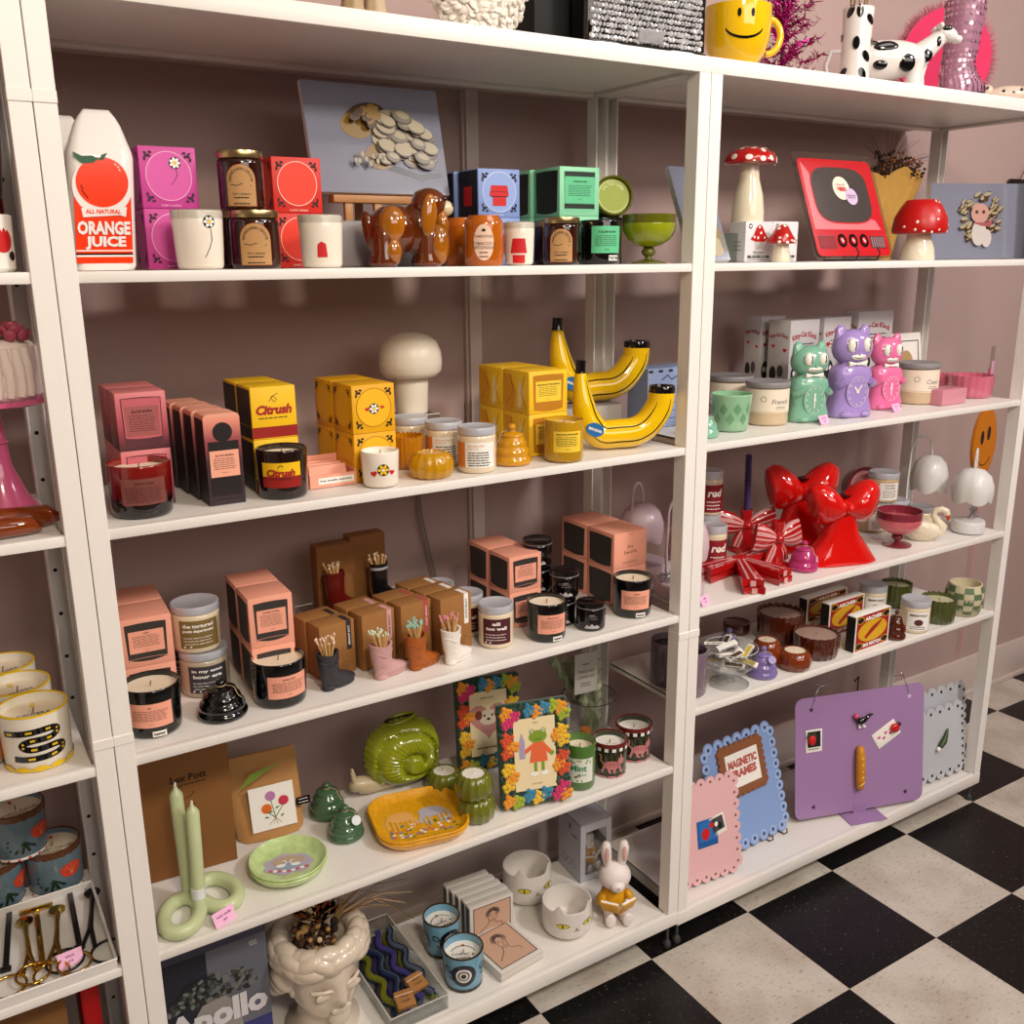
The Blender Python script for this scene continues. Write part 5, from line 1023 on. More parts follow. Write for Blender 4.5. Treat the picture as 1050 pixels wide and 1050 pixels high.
def frog(p, w, h):
    p.mat(INK).text('YAY!', w*.02, h*.80, h*.018); p.text('@wormsmith', w*.02, h*.215, h*.016)
    p.mat(FRG); p.oval(w*.05, h*.665, w*.13, h*.06); p.oval(-w*.03, h*.715, w*.04, w*.04); p.oval(w*.13, h*.715, w*.04, w*.04); p.rect(-w*.02, h*.33, w*.025, h*.45); p.rect(w*.085, h*.33, w*.13, h*.45)
    p.oval(-w*.17, h*.52, w*.035, w*.035); p.oval(w*.24, h*.49, w*.035, w*.035); p.d += .0003; p.mat(FRO).pol([(-w*.08, h*.42), (w*.18, h*.42), (w*.14, h*.61), (-w*.03, h*.61)]); p.line([(w*.12, h*.58), (w*.22, h*.50)], w*.06); p.line([(-w*.03, h*.58), (-w*.14, h*.53)], w*.06)
    p.mat(PAPER).oval(-w*.03, h*.72, w*.022, w*.022); p.oval(w*.13, h*.72, w*.022, w*.022); p.oval(-w*.02, h*.31, w*.06, h*.022); p.oval(w*.13, h*.31, w*.06, h*.022); p.mat(LAV).rect(-w*.22, h*.47, -w*.14, h*.63); p.pol([(-w*.22, h*.63), (-w*.14, h*.63), (-w*.18, h*.72)])
    p.d += .0003; p.mat(INK).oval(-w*.03, h*.72, w*.011, w*.011); p.oval(w*.13, h*.72, w*.011, w*.011); p.line([(w*.0, h*.645), (w*.05, h*.638), (w*.10, h*.645)], w*.006)
def puppy(p, w, h):
    p.mat(mat('dusty_rose_print', 'c68a84', .6)); heart(p, 0, h*.55, w*.62, mat('dusty_rose_print', 'c68a84', .6)); p.d += .0003
    p.mat(mat('pale_fur_print', 'd9cbb8', .6)).oval(0, h*.57, w*.15, h*.085); p.mat(mat('russet_print', '7a3a2a', .6)).oval(-w*.15, h*.60, w*.055, h*.05); p.oval(w*.15, h*.60, w*.055, h*.05); p.d += .0003; p.mat(INK)
    for s in (-1, 1): p.oval(s*w*.06, h*.59, w*.018, w*.018)
    p.oval(0, h*.55, w*.03, w*.02); p.text('PUPPY LOVE', -w*.02, h*.78, h*.018); p.lines(-w*.2, w*.2, h*.24, h*.242, 1, h*.012)
tufted('rainbow tufted picture frame with a frog in a coral jumper, in front', (514, 833), (585, 820), 721, .13, frog)
pB = proj(on(470, 792, Z1))
tufted('rainbow tufted picture frame with a puppy on a heart, behind the other frame', (470, 795), (534, 783), 694, .10, puppy)
GLG = mat('bright_green_glass', '4a7430', .08, coat=.6);
x, y, r = cyl(594, 812, 33, Z1); h = hgt(x, y, Z1, 758)
t, rf = tumbler('green glass candle labelled Mint beside the tufted frame', x, y, Z1, r, h, face(x, y)-.05, GLG, WAX, .84, .97)
def mint(m, *a):
    m.mat(mat('mint_green_ink', '3f8a5a', .6)).text('Mint', 0, h*.52, h*.14, bold=.03); m.text('Moss', r*.2, h*.38, h*.06); m.mat(mat('plum_print', '5a2b35', .5)).line([(-r*.6, h*.26), (-r*.2, h*.32), (r*.1, h*.36)], r*.12); m.mat(FRG)
    for i in range(12): rr_ = random.Random(i); m.oval(r*rr_.uniform(-.8, .8), h*rr_.choice((.64, .69, .24)), r*.08, r*.05, rot=i)
label_on(t, rf, -r*.95, h*.20, r*.95, h*.73, mat('pale_mint_label', 'e2e6da', .6), 0, mint)
x, y, r = cyl(573, 780, 26, Z1); y = min(y, .27); x = front(571, y, Z1); lidded('pale grey tin behind the frog frame', x, y, Z1, r, hgt(x, y, Z1, 722), 0, mat('pale_grey_tin', 'b9b9bd', .3, metal=.5), GREYLID, .14, name='candle_tin', cat='tin', ridges=1)
y = .25; x = front(604, y, Z1); r = 60*depth((x, y, Z1+.1))/(2*F)*.95; h = hgt(x, y, Z1, 712); hb = h
t = thing('glass_vase', 'clear glass cylinder vase holding twisted candles at the back', 'vase', (x, y, Z1), 0)
MB(CLEAR).lathe([(r*.70, 0), (r*.74, .003), (r*.80, h*.5), (r*.98, h*.96), (r, h), (r*.96, h)], 40).build('glass', t, 60); MB(mat('smoky_rim', '4e4a42', .1)).tube([(r*cos(2*pi*i/40), r*sin(2*pi*i/40), h) for i in range(40)], .0014, 6, closed=True).build('rim', t)
SG2 = mat('grey_sage_wax', '8f9a78', .4, sss=.1); SGY = mat('pale_sage_wax', 'b3b79c', .4)
def twist(a, b, r0, turns, n=60, lobes=2, amp=.45):
    a, b = Vector(a), Vector(b); ax = (b-a).normalized(); e1 = ax.orthogonal().normalized(); e2 = ax.cross(e1); rings = []
    for i in range(n+1):
        p = a+(b-a)*i/n; ph = turns*2*pi*i/n; rings.append([tuple(p+e1*(r0*(1-amp*.5+amp*.5*cos(lobes*th))*cos(th+ph))+e2*(r0*(1-amp*.5+amp*.5*cos(lobes*th))*sin(th+ph))) for th in [2*pi*k/12 for k in range(12)]])
    return rings
for i, (bu, tu, tv, yy, mm, lab) in enumerate(((612, 566, 676, y-.01, SG2, 'grey sage twisted candle leaning furthest left in the glass vase'), (611, 578, 676, y+.014, SGY, 'pale sage twisted candle leaning left in the middle of the glass vase'), (607, 589, 676, y-.030, SG2, 'grey sage twisted candle in front of the others in the glass vase'), (620, 612, 676, y+.022, SGY, 'pale sage twisted candle at the right in the glass vase'))):
    b_ = aty(bu, 755, yy); t_ = aty(tu, tv, yy); z_ = min(t_.z, Z2-.022)-Z1; solo(MB(mm).loft(twist((max(-r*.5, min(r*.5, b_.x-x)), (yy-y)*.6, .006), (t_.x-x, yy-y, z_), .0125, 3)), 'twisted_candle', lab, 'candle', (x, y, Z1), 0, 'twisted candles in the glass vase', sharp=60)
cp = aty(601, 690, y-.062); hw = 13.5*depth(cp)/F; hh = 22*depth(cp)/F
t = thing('sign_card', 'grey card reading Twisted Candles tucked among the twisted candles', 'sign', (cp.x, cp.y, Z1), -.1); zc = cp.z-Z1
p = MB(mat('grey_card', 'a9a59c', .7)); p.box(-hw, hw, 0, .0015, zc-hh, zc+hh); p.mat(INK).map = on_front(0, 0, zc); p.text('TWISTED', 0, hh*.08, hh*.15); p.text('CANDLES', 0, -hh*.18, hh*.15); p.lines(-hw*.5, hw*.5, -hh*.62, -hh*.5, 2, hh*.04); p.lines(-hw*.3, hw*.3, hh*.4, hh*.45, 1, hh*.05); p.build('card', t)
MB(mat('amber_paper', 'a8611f', .7)).lathe([(.012, .0006), (.013, .02), (.012, .04)], 16, (.0, .0, 0)).build('kraft_wrap', t)
TGR = mat('olive_black_glaze', '23280f', .12, coat=.5); TPK = mat('tiger_pink_glaze', 'c77c7c', .2, coat=.4); OXB = mat('oxblood_rim_glaze', '6b1a16', .15, coat=.5)
def tiger(u, v, w, vt, label, off):
    x, y, r = cyl(u, v, w, Z1); h = hgt(x, y, Z1, vt); t, rf = tumbler(label, x, y, Z1, r, h, face(x, y)+off, TGR, WAXW, .84, .90, group='painted tiger candles', rim=OXB)
    m = MB(OXB); m.map = on_cyl(rf); m.d = .0005
    n = 30; C = 2*pi*r*.99
    for i in range(n): m.mat(PAPER if i % 2 else BLACK).rect(C*i/n-C/2, h*.80, C*(i+1)/n-C/2, h*.90, n=2)
    m.mat(OXB).rect(-C/2, h*.90, C/2, h*.985, n=40); m.build('checker_band', t)
    m = MB(TPK); m.map = on_cyl(rf); m.d = .0008; k = r*.95
    m.oval(0, h*.40, k*.50, h*.13, rot=-.05); m.oval(k*.55, h*.52, k*.20, h*.11); m.line([(-k*.45, h*.44), (-k*.66, h*.52), (-k*.62, h*.66), (-k*.74, h*.72)], k*.10); m.line([(k*.45, h*.5), (k*.58, h*.66), (k*.52, h*.72)], k*.09)
    for lx, dx in ((-.42, -.15), (-.2, .08), (.22, -.1), (.46, .12)): m.line([(k*lx, h*.38), (k*(lx+dx*.5), h*.26), (k*(lx+dx), h*.19), (k*(lx+dx+.1), h*.18)], k*.13)
    m.d = .0011; m.mat(OXB)
    for i in range(7): m.line([(-k*.4+k*.13*i, h*.49), (-k*.36+k*.13*i, h*.36)], k*.025)
    for e in range(12): a = 2*pi*e/12; m.mat(TPK).oval(C*e/12-C/2, h*.035, C*.035, h*.035)
    m.build('tiger_relief', t)
    p = MB(mat('rose_ink', 'b86a70', .6)); p.map = on_top(h*.84, 0, 0); p.text('Jungle Candle', 0, -r*.15, r*.14); p.lines(-r*.4, r*.4, -r*.55, -r*.4, 2, r*.03); p.build('wax_print', t); return t
tiger(624.5, 799, 37, 756, 'green cup candle with a pink tiger, the nearer of two', .15); tiger(649, 783, 37, 740, 'green cup candle with a pink tiger, the further of two by the right post', .4)
# middle unit, bottom shelf (z = Z0)
p1 = on(277, 1060, Z0); y = .12; xl, xr = front(150, y, Z0), aty(280, 1050, y).x;
ptop = aty(272, 946, y+.02); w = .20; h = .31
t = thing('planter_box', 'large grey printed box with big white lettering left of the cream head planter', 'box', (xr-w/2, y, Z0), 0)
MB(mat('blue_grey_card', '5a5c70', .5)).rbox(-w/2, w/2, 0, .16, 0, ptop.z-Z0, .001).build('carton', t); h = ptop.z-Z0
p = MB(mat('night_blue_print', '191a28', .5)); p.map = on_front(0); p.rect(-w/2, 0, -w*.05, h); p.mat(mat('slate_grey_print', '62646f', .5)).rect(-w*.05, 0, w/2, h); p.d += .0003; p.mat(mat('indigo_print', '2c2f6e', .5)).rect(-w*.5, 0, w*.5, h*.30); p.d += .0003
r = random.Random(2)
p.mat(mat('plaster_print', '8f8a86', .6)).pol([(-w*.22, h*.2), (w*.24, h*.2), (w*.2, h*.50), (w*.08, h*.60), (-w*.12, h*.58), (-w*.26, h*.42)]); p.d += .0003
for i in range(150): a, q = r.uniform(0, pi), sqrt(r.random()); p.mat([mat('leaf_grey_print', '3c3f3d', .6), mat('leaf_dark_print', '1d211f', .6), mat('leaf_pale_print', '6d706c', .6)][i % 3]).oval(w*.42*q*cos(a), h*(.60+.20*q*sin(a)), w*.03, w*.018, rot=r.random()*3, n=8)
p.d += .0006; p.mat(mat('pale_letter_print', 'cfcdd2', .5)).text('Apollo', w*.01, h*.44, w=w*.92, bold=.05); p.lines(w*.34, w*.42, h*.93, h*.96, 3, h*.006)
p.build('front_print', t)
PLS = mat('glossy_cream_ceramic', 'd9cbb8', .18, coat=.5)
y = .122; x = aty(331, 1010, y).x; D = depth((x, y, Z0+.12)); k = 104*D/F; zt = aty(331, 966, y).z-Z0
t = thing('head_planter', 'glossy cream classical head planter holding dried flowers', 'planter', (x, y, Z0), .10)
H = zt+.02; B = MB(PLS)
def headring(z, a, b, cy, n=40, nose=0, brow=0):
    q = []
    for i in range(n):
        th = 2*pi*i/n-pi/2; X = a*cos(th); Y = b*sin(th); dth = (i if i < n/2 else i-n)
        f = nose*math.exp(-(dth/1.25)**2); e = -brow*(math.exp(-((abs(dth)-3.4)/1.3)**2))
        q.append((X, cy+Y-f-e, z))
    return q
w2 = k*.40
B.loft([headring(.0, w2*.9, w2*.9, .01), headring(H*0.035, w2*.92, w2*.92, .01), headring(H*0.094, w2*.62, w2*.64, .014), headring(H*0.211, w2*.58, w2*.62, .012), headring(H*0.257, w2*.56, w2*.66, .006), headring(H*0.304, w2*.60, w2*.78, -.002, nose=.004), headring(H*0.363, w2*.70, w2*.88, -.003, nose=.007), headring(H*0.404, w2*.74, w2*.92, -.002, nose=.003), headring(H*0.433, w2*.77, w2*.95, -.002, nose=.008), headring(H*0.450, w2*.78, w2*.96, -.002, nose=.004), headring(H*0.468, w2*.79, w2*.96, -.002, nose=.009), headring(H*0.497, w2*.81, w2*.96, -.001, nose=.008), headring(H*0.521, w2*.83, w2*.96, 0, nose=.021, brow=.002), headring(H*0.585, w2*.86, w2*.97, 0, nose=.017, brow=.006), headring(H*0.655, w2*.88, w2*.98, 0, nose=.010, brow=.011), headring(H*0.702, w2*.90, w2*1.0, 0, nose=.008, brow=.003), headring(H*0.796, w2*.93, w2*1.02, .002, nose=.003), headring(H*0.848, w2*.97, w2*1.03, .004), headring(H*0.908, w2*.96, w2*1.02, .006), headring(H*.97, w2*.84, w2*.90, .008), headring(H*0.986, w2*.76, w2*.82, .008), headring(H*0.932, w2*.72, w2*.78, .008)])
HEADB = B
B = MB(PLS); r = random.Random(9)
for zz, rr_, n in ((.895, 1.03, 19), (.945, 1.01, 19), (.985, .92, 17)):
    for i in range(n):
        a = 2*pi*(i+.3*r.random())/n
        if zz < .90 and abs((a+pi/2+pi) % (2*pi)-pi) < .5: continue
        B.ell((w2*rr_*cos(a), .006+w2*rr_*1.02*sin(a), H*(zz+.02*r.random())), (.019*k/.1, .010*k/.1, .0095*k/.1), 12, 8, rot=(r.uniform(-.4, .4), r.uniform(-.5, .5), a+pi/2))
for s in (-1, 1):
    for i in range(6): B.ell((s*w2*.92, .012+.012*(i % 3), H*(.86-.05*i)), (.011*k/.1, .020*k/.1, .013*k/.1), 12, 8, rot=(.4*i, .2, .3*i))
B.ell((0, w2*1.0, H*.70), (.05*k/.1, .03*k/.1, .05*k/.1), 18, 12); B.build('curled_hair', t, 80)
B = HEADB
for s in (-1, 1): B.ell((s*w2*.36, -w2*.875, H*0.603), (.0095*k/.1, .005, .0048*k/.1)); B.ell((s*w2*.84, -.004, H*0.585), (.006, .011, .022)); B.tube([(s*w2*.16, -w2*.95, H*0.649), (s*w2*.40, -w2*.92, H*0.661), (s*w2*.62, -w2*.72, H*0.643)], .004, 8)
B.ell((0, -w2*.985, H*0.435), (.011*k/.1, .005, .0035*k/.1)); B.ell((0, -w2*.975, H*0.412), (.010*k/.1, .005, .0035*k/.1)); B.ell((0, -w2*.88, H*0.333), (.012*k/.1, .010, .012*k/.1)); B.build('head', t, 80)
DRY = [mat('dried_'+n, c, .9) for n, c in (('tan', 'a57f4a'), ('brown', '4a2e1c'), ('rust', '8a4a1c'), ('pale', 'cdb48e'), ('dark', '20130d'))]
BK = 1.35
tb = thing('dried_bouquet', 'dried rust and tan flowers and grasses standing in the cream head planter', 'dried flowers', (x, y, Z0+H*.92), 0)
B = MB(DRY[3]); r = random.Random(12)
for i in range(120):
    a = r.uniform(0, 2*pi); q = sqrt(r.random())*.045; B.mat(DRY[r.choice((0, 1, 1, 4, 3))]).ell((q*cos(a)-.01, q*sin(a)-.012, r.uniform(-.02, .05)), r.uniform(.004, .0085), 8, 6)
B.build('seed_heads', tb, 80)
B = MB(DRY[0])
for ring_, n in ((.040, 9), (.028, 7), (.014, 5)):
    for i in range(n):
        a = 2*pi*i/n+ring_*40; c0 = Vector((-.004, .0, .055)); d0 = Vector((cos(a), sin(a), .25)); e = d0.cross(Vector((0, 0, 1))).normalized(); u = Vector((0, 0, 1))
        B.mat(DRY[3 if i % 2 else 2]); w_ = .019; pts = []
        for s in range(5):
            f = s/4; pc = c0+d0*(ring_*f*1.1)+u*(.012*f*f); ww = w_*sin(pi*(.15+.75*f)); pts += [tuple(pc-e*ww), tuple(pc+u*.003*sin(pi*f)), tuple(pc+e*ww)]
        B.add(pts, [(3*j+q_, 3*j+q_+1, 3*j+q_+4, 3*j+q_+3) for j in range(4) for q_ in (0, 1)]+[(3*j+q_+3, 3*j+q_+4, 3*j+q_+1, 3*j+q_) for j in range(4) for q_ in (0, 1)])
B.build('dried_bloom', tb, 60)
B = MB(DRY[3])
for i in range(26):
    a = r.uniform(-.7, .9); l = r.uniform(.09, .17); B.mat(DRY[r.choice((0, 3, 1))]); B.tube([(.018, 0, -.01), (.03+.02*cos(a), .02*sin(a), .05), (.03+l*.6*cos(a), l*.5*sin(a), .08-.02*i/26), (.03+l*cos(a), l*.8*sin(a), .075-.05*r.random())], [.0009, .0008, .0006, .0004], 5)
B.build('grasses', tb, 60)
y0 = on(466, 1042, Z0); A = on(392, 1090, Z0); rzt = -.02; wt = .125; dt = .29; c = (y0.x-wt/2, .022)
t = thing('acrylic_tray', 'clear acrylic tray of wavy striped candles beside the head planter', 'tray', (c[0], c[1], Z0), 0); ht = .034
B = MB(CLEAR)
B.box(-wt/2, wt/2, 0, dt, .0004, .0025)
for q in ((-wt/2, wt/2, 0, .003), (-wt/2, wt/2, dt-.003, dt), (-wt/2, -wt/2+.003, .003, dt-.003), (wt/2-.003, wt/2, .003, dt-.003)): B.box(q[0], q[1], q[2], q[3], .0025, ht)
B.build('tray', t); B = MB(mat('acrylic_edge', 'cfcac2', .2)); B.tube([(-wt/2, 0, ht), (wt/2, 0, ht), (wt/2, dt, ht), (-wt/2, dt, ht)], .0016, 6, closed=True); B.build('edge', t)
WV = [mat('wave_'+n, cc, .45) for n, cc in (('navy', '20294f'), ('olive', '6d701e'), ('slate', '4c5668'), ('violet', '3f3a78'))]
for i in range(8):
    row, col_ = divmod(i, 4); zc = .009+row*.0125; xo = -wt*.33+col_*wt*.215+row*.004; pts = [(xo+.008*sin(2*pi*s/11+.4*i), .035+.225*s/32, zc) for s in range(33)]
    s_ = solo(MB(WV[(i*3+row) % 4]).tube(pts, .0062, 8).mat(WV[(i+1) % 4]).tube([(p_[0]+.0035, p_[1], p_[2]+.0032) for p_ in pts], .0032, 6), 'wavy_candle', ('navy', 'olive green', 'slate grey', 'violet')[(i*3+row) % 4]+' wavy candle in the acrylic tray, '+('bottom', 'top')[row]+' layer, '+('far left', 'left of middle', 'right of middle', 'far right')[col_], 'candle', (c[0], c[1], Z0), 0, 'wavy candles in the acrylic tray', sharp=60)
for i, (dx, dy, rz_) in enumerate(((-.022, .012, -.12), (.022, .042, .18))):
    t2 = thing('kraft_wrapper', ('kraft paper wrapper at the front left of the wavy candles', 'kraft paper wrapper at the front right of the wavy candles')[i], 'wrapper', (c[0]+dx, c[1]+dy, Z0+.0285), rz_, 'kraft wrappers on the wavy candles')
    B = MB(KRAFT); R_ = Matrix.Rotation(.35, 4, 'X'); B.xf = R_; B.rbox(-.019, .019, 0, .036, .0, .0125, .002); B.build('wrapper', t2); p = MB(INK); p.map = tilted(R_, on_top(.0125, 0, .018)); p.text('Wave', 0, .004, .005); p.text('Candle', 0, -.005, .005); p.build('print', t2)
    MB(mat('cream_twine', 'd8c4a6', .8)).tube([tuple(R_ @ Vector(q)) for q in ((-.0195, .026, .002), (-.0195, .026, .013), (.0195, .026, .013), (.0195, .026, .002))], .0009, 6).build('twine', t2)
SKY = mat('sky_blue_glaze', '6fa3bd', .15, coat=.5); NAVY = mat('navy_glaze', '0f1530', .15, coat=.4)
def eyecup(u, v, w, vt, label, off):
    x, y, r = cyl(u, v, w, Z0); h = hgt(x, y, Z0, vt); t, rf = tumbler(label, x, y, Z0+0, r, h, face(x, y)+off, SKY, WAXW, .80, .90, group='blue eye candles', rim=mat('bronze_rim', '5a4a2a', .3, metal=.6))
    m = MB(NAVY); m.map = on_cyl(rf)
    for e in range(3):
        C = 2*pi*r*e/3; m.d = .0005
        m.mat(NAVY).oval(C, h*.52, r*.62, h*.32); m.d = .0008; m.mat(PAPER).oval(C, h*.52, r*.38, h*.20); m.d = .0011; m.mat(mat('brown_grey_glaze', '6b5f5a', .3)).oval(C, h*.52, r*.29, h*.15); m.d = .0014; m.mat(PAPER).oval(C, h*.52, r*.20, h*.105); m.d = .0017; m.mat(BLACK).oval(C, h*.52, r*.13, h*.07)
        m.d = .0005; m.mat(NAVY).ring(C+r*1.05, h*.62, r*.16, r*.06); m.line([(C+r*.95, h*.42), (C+r*1.15, h*.34)], r*.06)
    n = 28; C = 2*pi*r*.91; m.d = .0005
    for i in range(n): m.mat(BLACK if i % 2 else mat('bronze_rim', '5a4a2a', .3, metal=.6)).rect(C*i/n, 0.001, C*(i+1)/n, h*.09, n=2)
    m.build('painted_eyes', t)
    p = MB(INK); p.map = on_top(h*.80, 0, 0); p.text('COSMIC &', 0, -r*.10, r*.17); p.text('AMBER', 0, -r*.38, r*.17); p.mat(mat('ochre_print', 'b87a12', .5)).rect(-r*.06, r*.45, r*.06, r*.62)
    p.mat(INK)
    for i in range(15): a = pi*.15+pi*.7*i/14; p.oval(r*.62*cos(a), r*.62*sin(a)-r*.12, r*.035, n=6)
    p.build('wax_print', t)
eyecup(454, 985, 38, 938, 'pale blue cup candle with painted eyes, the rear one'.replace('the rear', 'the rear'), .5); eyecup(476, 1020, 42, 970, 'pale blue cup candle with painted eyes, the front one', 0)
MBW = mat('white_matchbox_card', 'd9d4cc', .6); TAN2 = mat('blush_tan_print', 'cda78f', .6)
def portrait(p, w, h, ox=0, oy=0):
    p.mat(TAN2).rect(-w*.42+ox, h*.07+oy, w*.42+ox, h*.93+oy); p.d += .0003; p.mat(INK)
    for side in range(4):
        q = [(-w*.42+w*.84*i/30, h*(.07 if side == 0 else .93)+h*.012*(i % 2)) for i in range(31)] if side < 2 else [((-w*.42 if side == 2 else w*.42)+w*.012*(i % 2), h*.07+h*.86*i/30) for i in range(31)]
        p.line(q, w*.016)
    F_ = lambda L: [(w*a, h*b) for a, b in L]
    p.line(F_([(-.08, .66), (-.09, .56), (-.06, .48), (0, .44), (.07, .47), (.11, .55), (.12, .64)]), w*.010); p.line(F_([(-.06, .48), (-.10, .38), (-.20, .30), (-.30, .22)]), w*.012); p.line(F_([(.07, .46), (.09, .38), (.22, .34), (.24, .26)]), w*.012); p.line(F_([(.02, .6), (.04, .54), (.0, .53)]), w*.008); p.line(F_([(-.02, .495), (.04, .495)]), w*.010)
    for s in (-.03, .07): p.oval(w*s, h*.61, w*.014, n=6); p.line(F_([(s-.025, .64), (s+.025, .645)]), w*.008)
    r = random.Random(8)
    for i in range(13): a = pi*(-.05+1.1*i/12); p.ring(w*.015+w*.12*cos(a), h*.67+h*.11*sin(a), w*.034, w*.010, n=10)
    for i in range(6): a = pi*(.1+.8*i/5); p.ring(w*.015+w*.07*cos(a), h*.70+h*.06*sin(a), w*.025, w*.009, n=10)
c, w, rz = edge((484, 965), (528, 951), Z0); h = hgt(c.x, c.y, Z0, 925); d = .021
A = on(484, 970, Z0); c, w, rz = edge((482, 968), (527, 952), Z0); h = hgt(c.x, c.y, Z0, 924)
t0 = carton('match_box', 'large white matchbox with a line drawn portrait, frontmost of the standing row', 'match box', c.x, c.y, Z0, w, d, h, rz*.5, MBW, portrait, lambda p, w, h: p.mat(mat('grey_striker', '6b6562', .7)).rect(-w*.35, h*.06, w*.35, h*.94), lambda p, w, d: p.mat(mat('grey_print_line', '9a9690', .6)).line([(-w*.5, 0), (w*.5, 0)], .0006), 'white portrait matchboxes')
for k_, lab in enumerate(('white matchbox second in the standing row', 'white matchbox third in the standing row', 'white matchbox fourth in the standing row', 'white matchbox at the back of the standing row')):
    o = (k_+1)*(d+.0015); dup(t0, (c.x-sin(rz*.5)*o-.004*k_, c.y+cos(rz*.5)*o, Z0), rz*.5, lab)
A, Bq, Cq = on(514, 1008, Z0), on(557, 983, Z0), on(498, 968, Z0+.02); c = (A+Bq)/2; w = (Bq-A).length; rz = atan2((Bq-A).y, (Bq-A).x)
t = thing('match_box', 'white matchbox with a line drawn portrait lying flat in front of the row', 'match box', (c.x, c.y, Z0), rz, 'white portrait matchboxes'); dl = w*1.12
MB(MBW).rbox(-w/2, w/2, 0, dl, .0003, .022, .001).build('carton', t); p = MB(INK); p.map = on_top(.022, 0, 0); portrait(p, w, dl); p.build('top_print', t); p = MB(mat('grey_print_line', '9a9690', .6)); p.map = on_front(0); p.line([(-w*.5, .004), (w*.5, .004)], .0006); p.line([(-w*.5, .018), (w*.5, .018)], .0006); p.build('side_print', t)
CATW = mat('white_cup_glaze', 'e3ddd6', .25, coat=.4); CATY = mat('cat_eye_yellow', 'd9c92a', .3)
def catcup(u, v, w, vt, label, off):
    x, y, r = cyl(u, v, w, Z0); h = hgt(x, y, Z0, vt); t = thing('cat_cup', label, 'cup', (x, y, Z0), face(x, y)+off, 'white cat face cups')
    def ear(a):
        f = (a+pi/2+pi) % (2*pi)-pi; return max(0, 1-abs(abs(f)-.72)/.28)
    wv = lambda a, rr, z: (h*.27*ear(a) if z > h*.9 else (h*.06*ear(a) if z > h*.7 else 0))
    MB(CATW).lathe([(r*.62, 0), (r*.82, h*.04), (r*.95, h*.14), (r, h*.30), (r, h*.75), (r*.985, h), (r*.965, h*1.01), (r*.93, h), (r*.93, h*.3), (r*.7, h*.08), (0, h*.07)], 72, wave=wv).build('cup', t, 50)
    m = MB(CATY); m.map = on_cyl(lambda v: r); m.d = .0006
    for s in (-1, 1):
        u_ = s*r*.55; m.d = .0006; m.mat(INK).pol([(u_+r*.27*cos(a), h*.60+h*.085*sin(a)*(abs(sin(a))**.3)) for a in [2*pi*i/28 for i in range(28)]]); m.d = .0010; m.mat(CATY).pol([(u_+r*.24*cos(a), h*.60+h*.07*sin(a)*(abs(sin(a))**.3)) for a in [2*pi*i/28 for i in range(28)]]); m.d = .0014; m.mat(INK).oval(u_, h*.60, r*.03, h*.065)
    m.line([(0, h*.51), (0, h*.47), (-r*.10, h*.43)], r*.03); m.line([(0, h*.47), (r*.10, h*.43)], r*.03); m.mat(mat('blush_nose', 'b98a80', .5)).oval(0, h*.52, r*.05, h*.02); m.build('painted_face', t)
catcup(540.5, 933, 50, 886, 'white cat face cup with yellow eyes, the rear one beside the matchboxes', .45); catcup(581, 968, 51, 922, 'white cat face cup with yellow eyes, the front one', .4)
PALE = mat('pale_lilac_grey_card', 'b9bac4', .5); RABW = mat('white_matte_vinyl', 'ebe2de', .45, sss=.1); RABY = mat('golden_vinyl', 'd99f12', .4)
def rabbit(name, label, x, y, z, s, rz, vt=None, parent=None):
    t = thing(name, label, 'figurine', (x, y, z), rz, 'plain white rabbit figurines'); k = s
    B = MB(RABY); B.ell((0, .004*k, .034*k), (.026*k, .024*k, .034*k)); B.ell((-.026*k, -.008*k, .040*k), (.009*k, .012*k, .017*k), rot=(.5, .3, 0)); B.ell((.026*k, -.008*k, .040*k), (.009*k, .012*k, .017*k), rot=(.5, -.3, 0)); B.build('jumper', t, 80)
    B = MB(RABW); B.ell((0, 0, .082*k), (.031*k, .028*k, .027*k))
    for sx in (-1, 1):
        B.tube([(sx*.012*k, 0, .100*k), (sx*.015*k, .002*k, .118*k), (sx*.017*k, .002*k, .138*k), (sx*.016*k, .001*k, .150*k), (sx*.0155*k, .001*k, .1525*k)], [.007*k, .0095*k, .0105*k, .0075*k, .003*k], 14)
        B.tube([(sx*.013*k, -.012*k, .012*k), (sx*.015*k, -.032*k, .010*k), (sx*.016*k, -.040*k, .014*k)], [.010*k, .009*k, .008*k], 12); B.ell((sx*.016*k, -.043*k, .016*k), (.010*k, .005*k, .014*k)); B.ell((sx*.021*k, -.020*k, .036*k), (.006*k, .006*k, .006*k))
    B.build('rabbit_body', t, 80)
    B = MB(RABY)
    for sx in (-1, 1): B.xf = Matrix.Translation((0, -.042*k, .028*k)) @ Matrix.Rotation(sx*.5, 4, 'Z') @ Matrix.Rotation(.45, 4, 'X'); B.rbox(0 if sx > 0 else -.034*k, .034*k if sx > 0 else 0, 0, .0022*k, 0, .026*k, .0006)
    B.mat(PAPER)
    for sx in (-1, 1): B.xf = Matrix.Translation((0, -.042*k, .028*k)) @ Matrix.Rotation(sx*.5, 4, 'Z') @ Matrix.Rotation(.45, 4, 'X'); B.box(.001 if sx > 0 else -.033*k, .033*k if sx > 0 else -.001, .0022*k, .0060*k, .001*k, .0256*k)
    B.xf = None; B.build('book', t)
    B = MB(RABW); B.ell((0, -.024*k, .074*k), (.014*k, .012*k, .011*k)); B.build('muzzle', t, 80); B = MB(RABW); B.ell((0, .030*k, .014*k), (.010*k, .010*k, .010*k)); B.build('tail', t, 80)
    B = MB(mat('soft_pink_vinyl', 'dcaaa4', .5)); B.ell((0, -.0362*k, .077*k), (.003*k, .0016*k, .002*k))
    for sx in (-1, 1): B.ell((sx*.0165*k, -.0080*k, .130*k), (.0042*k, .0022*k, .016*k))
    B.build('pink_details', t, 80); return t
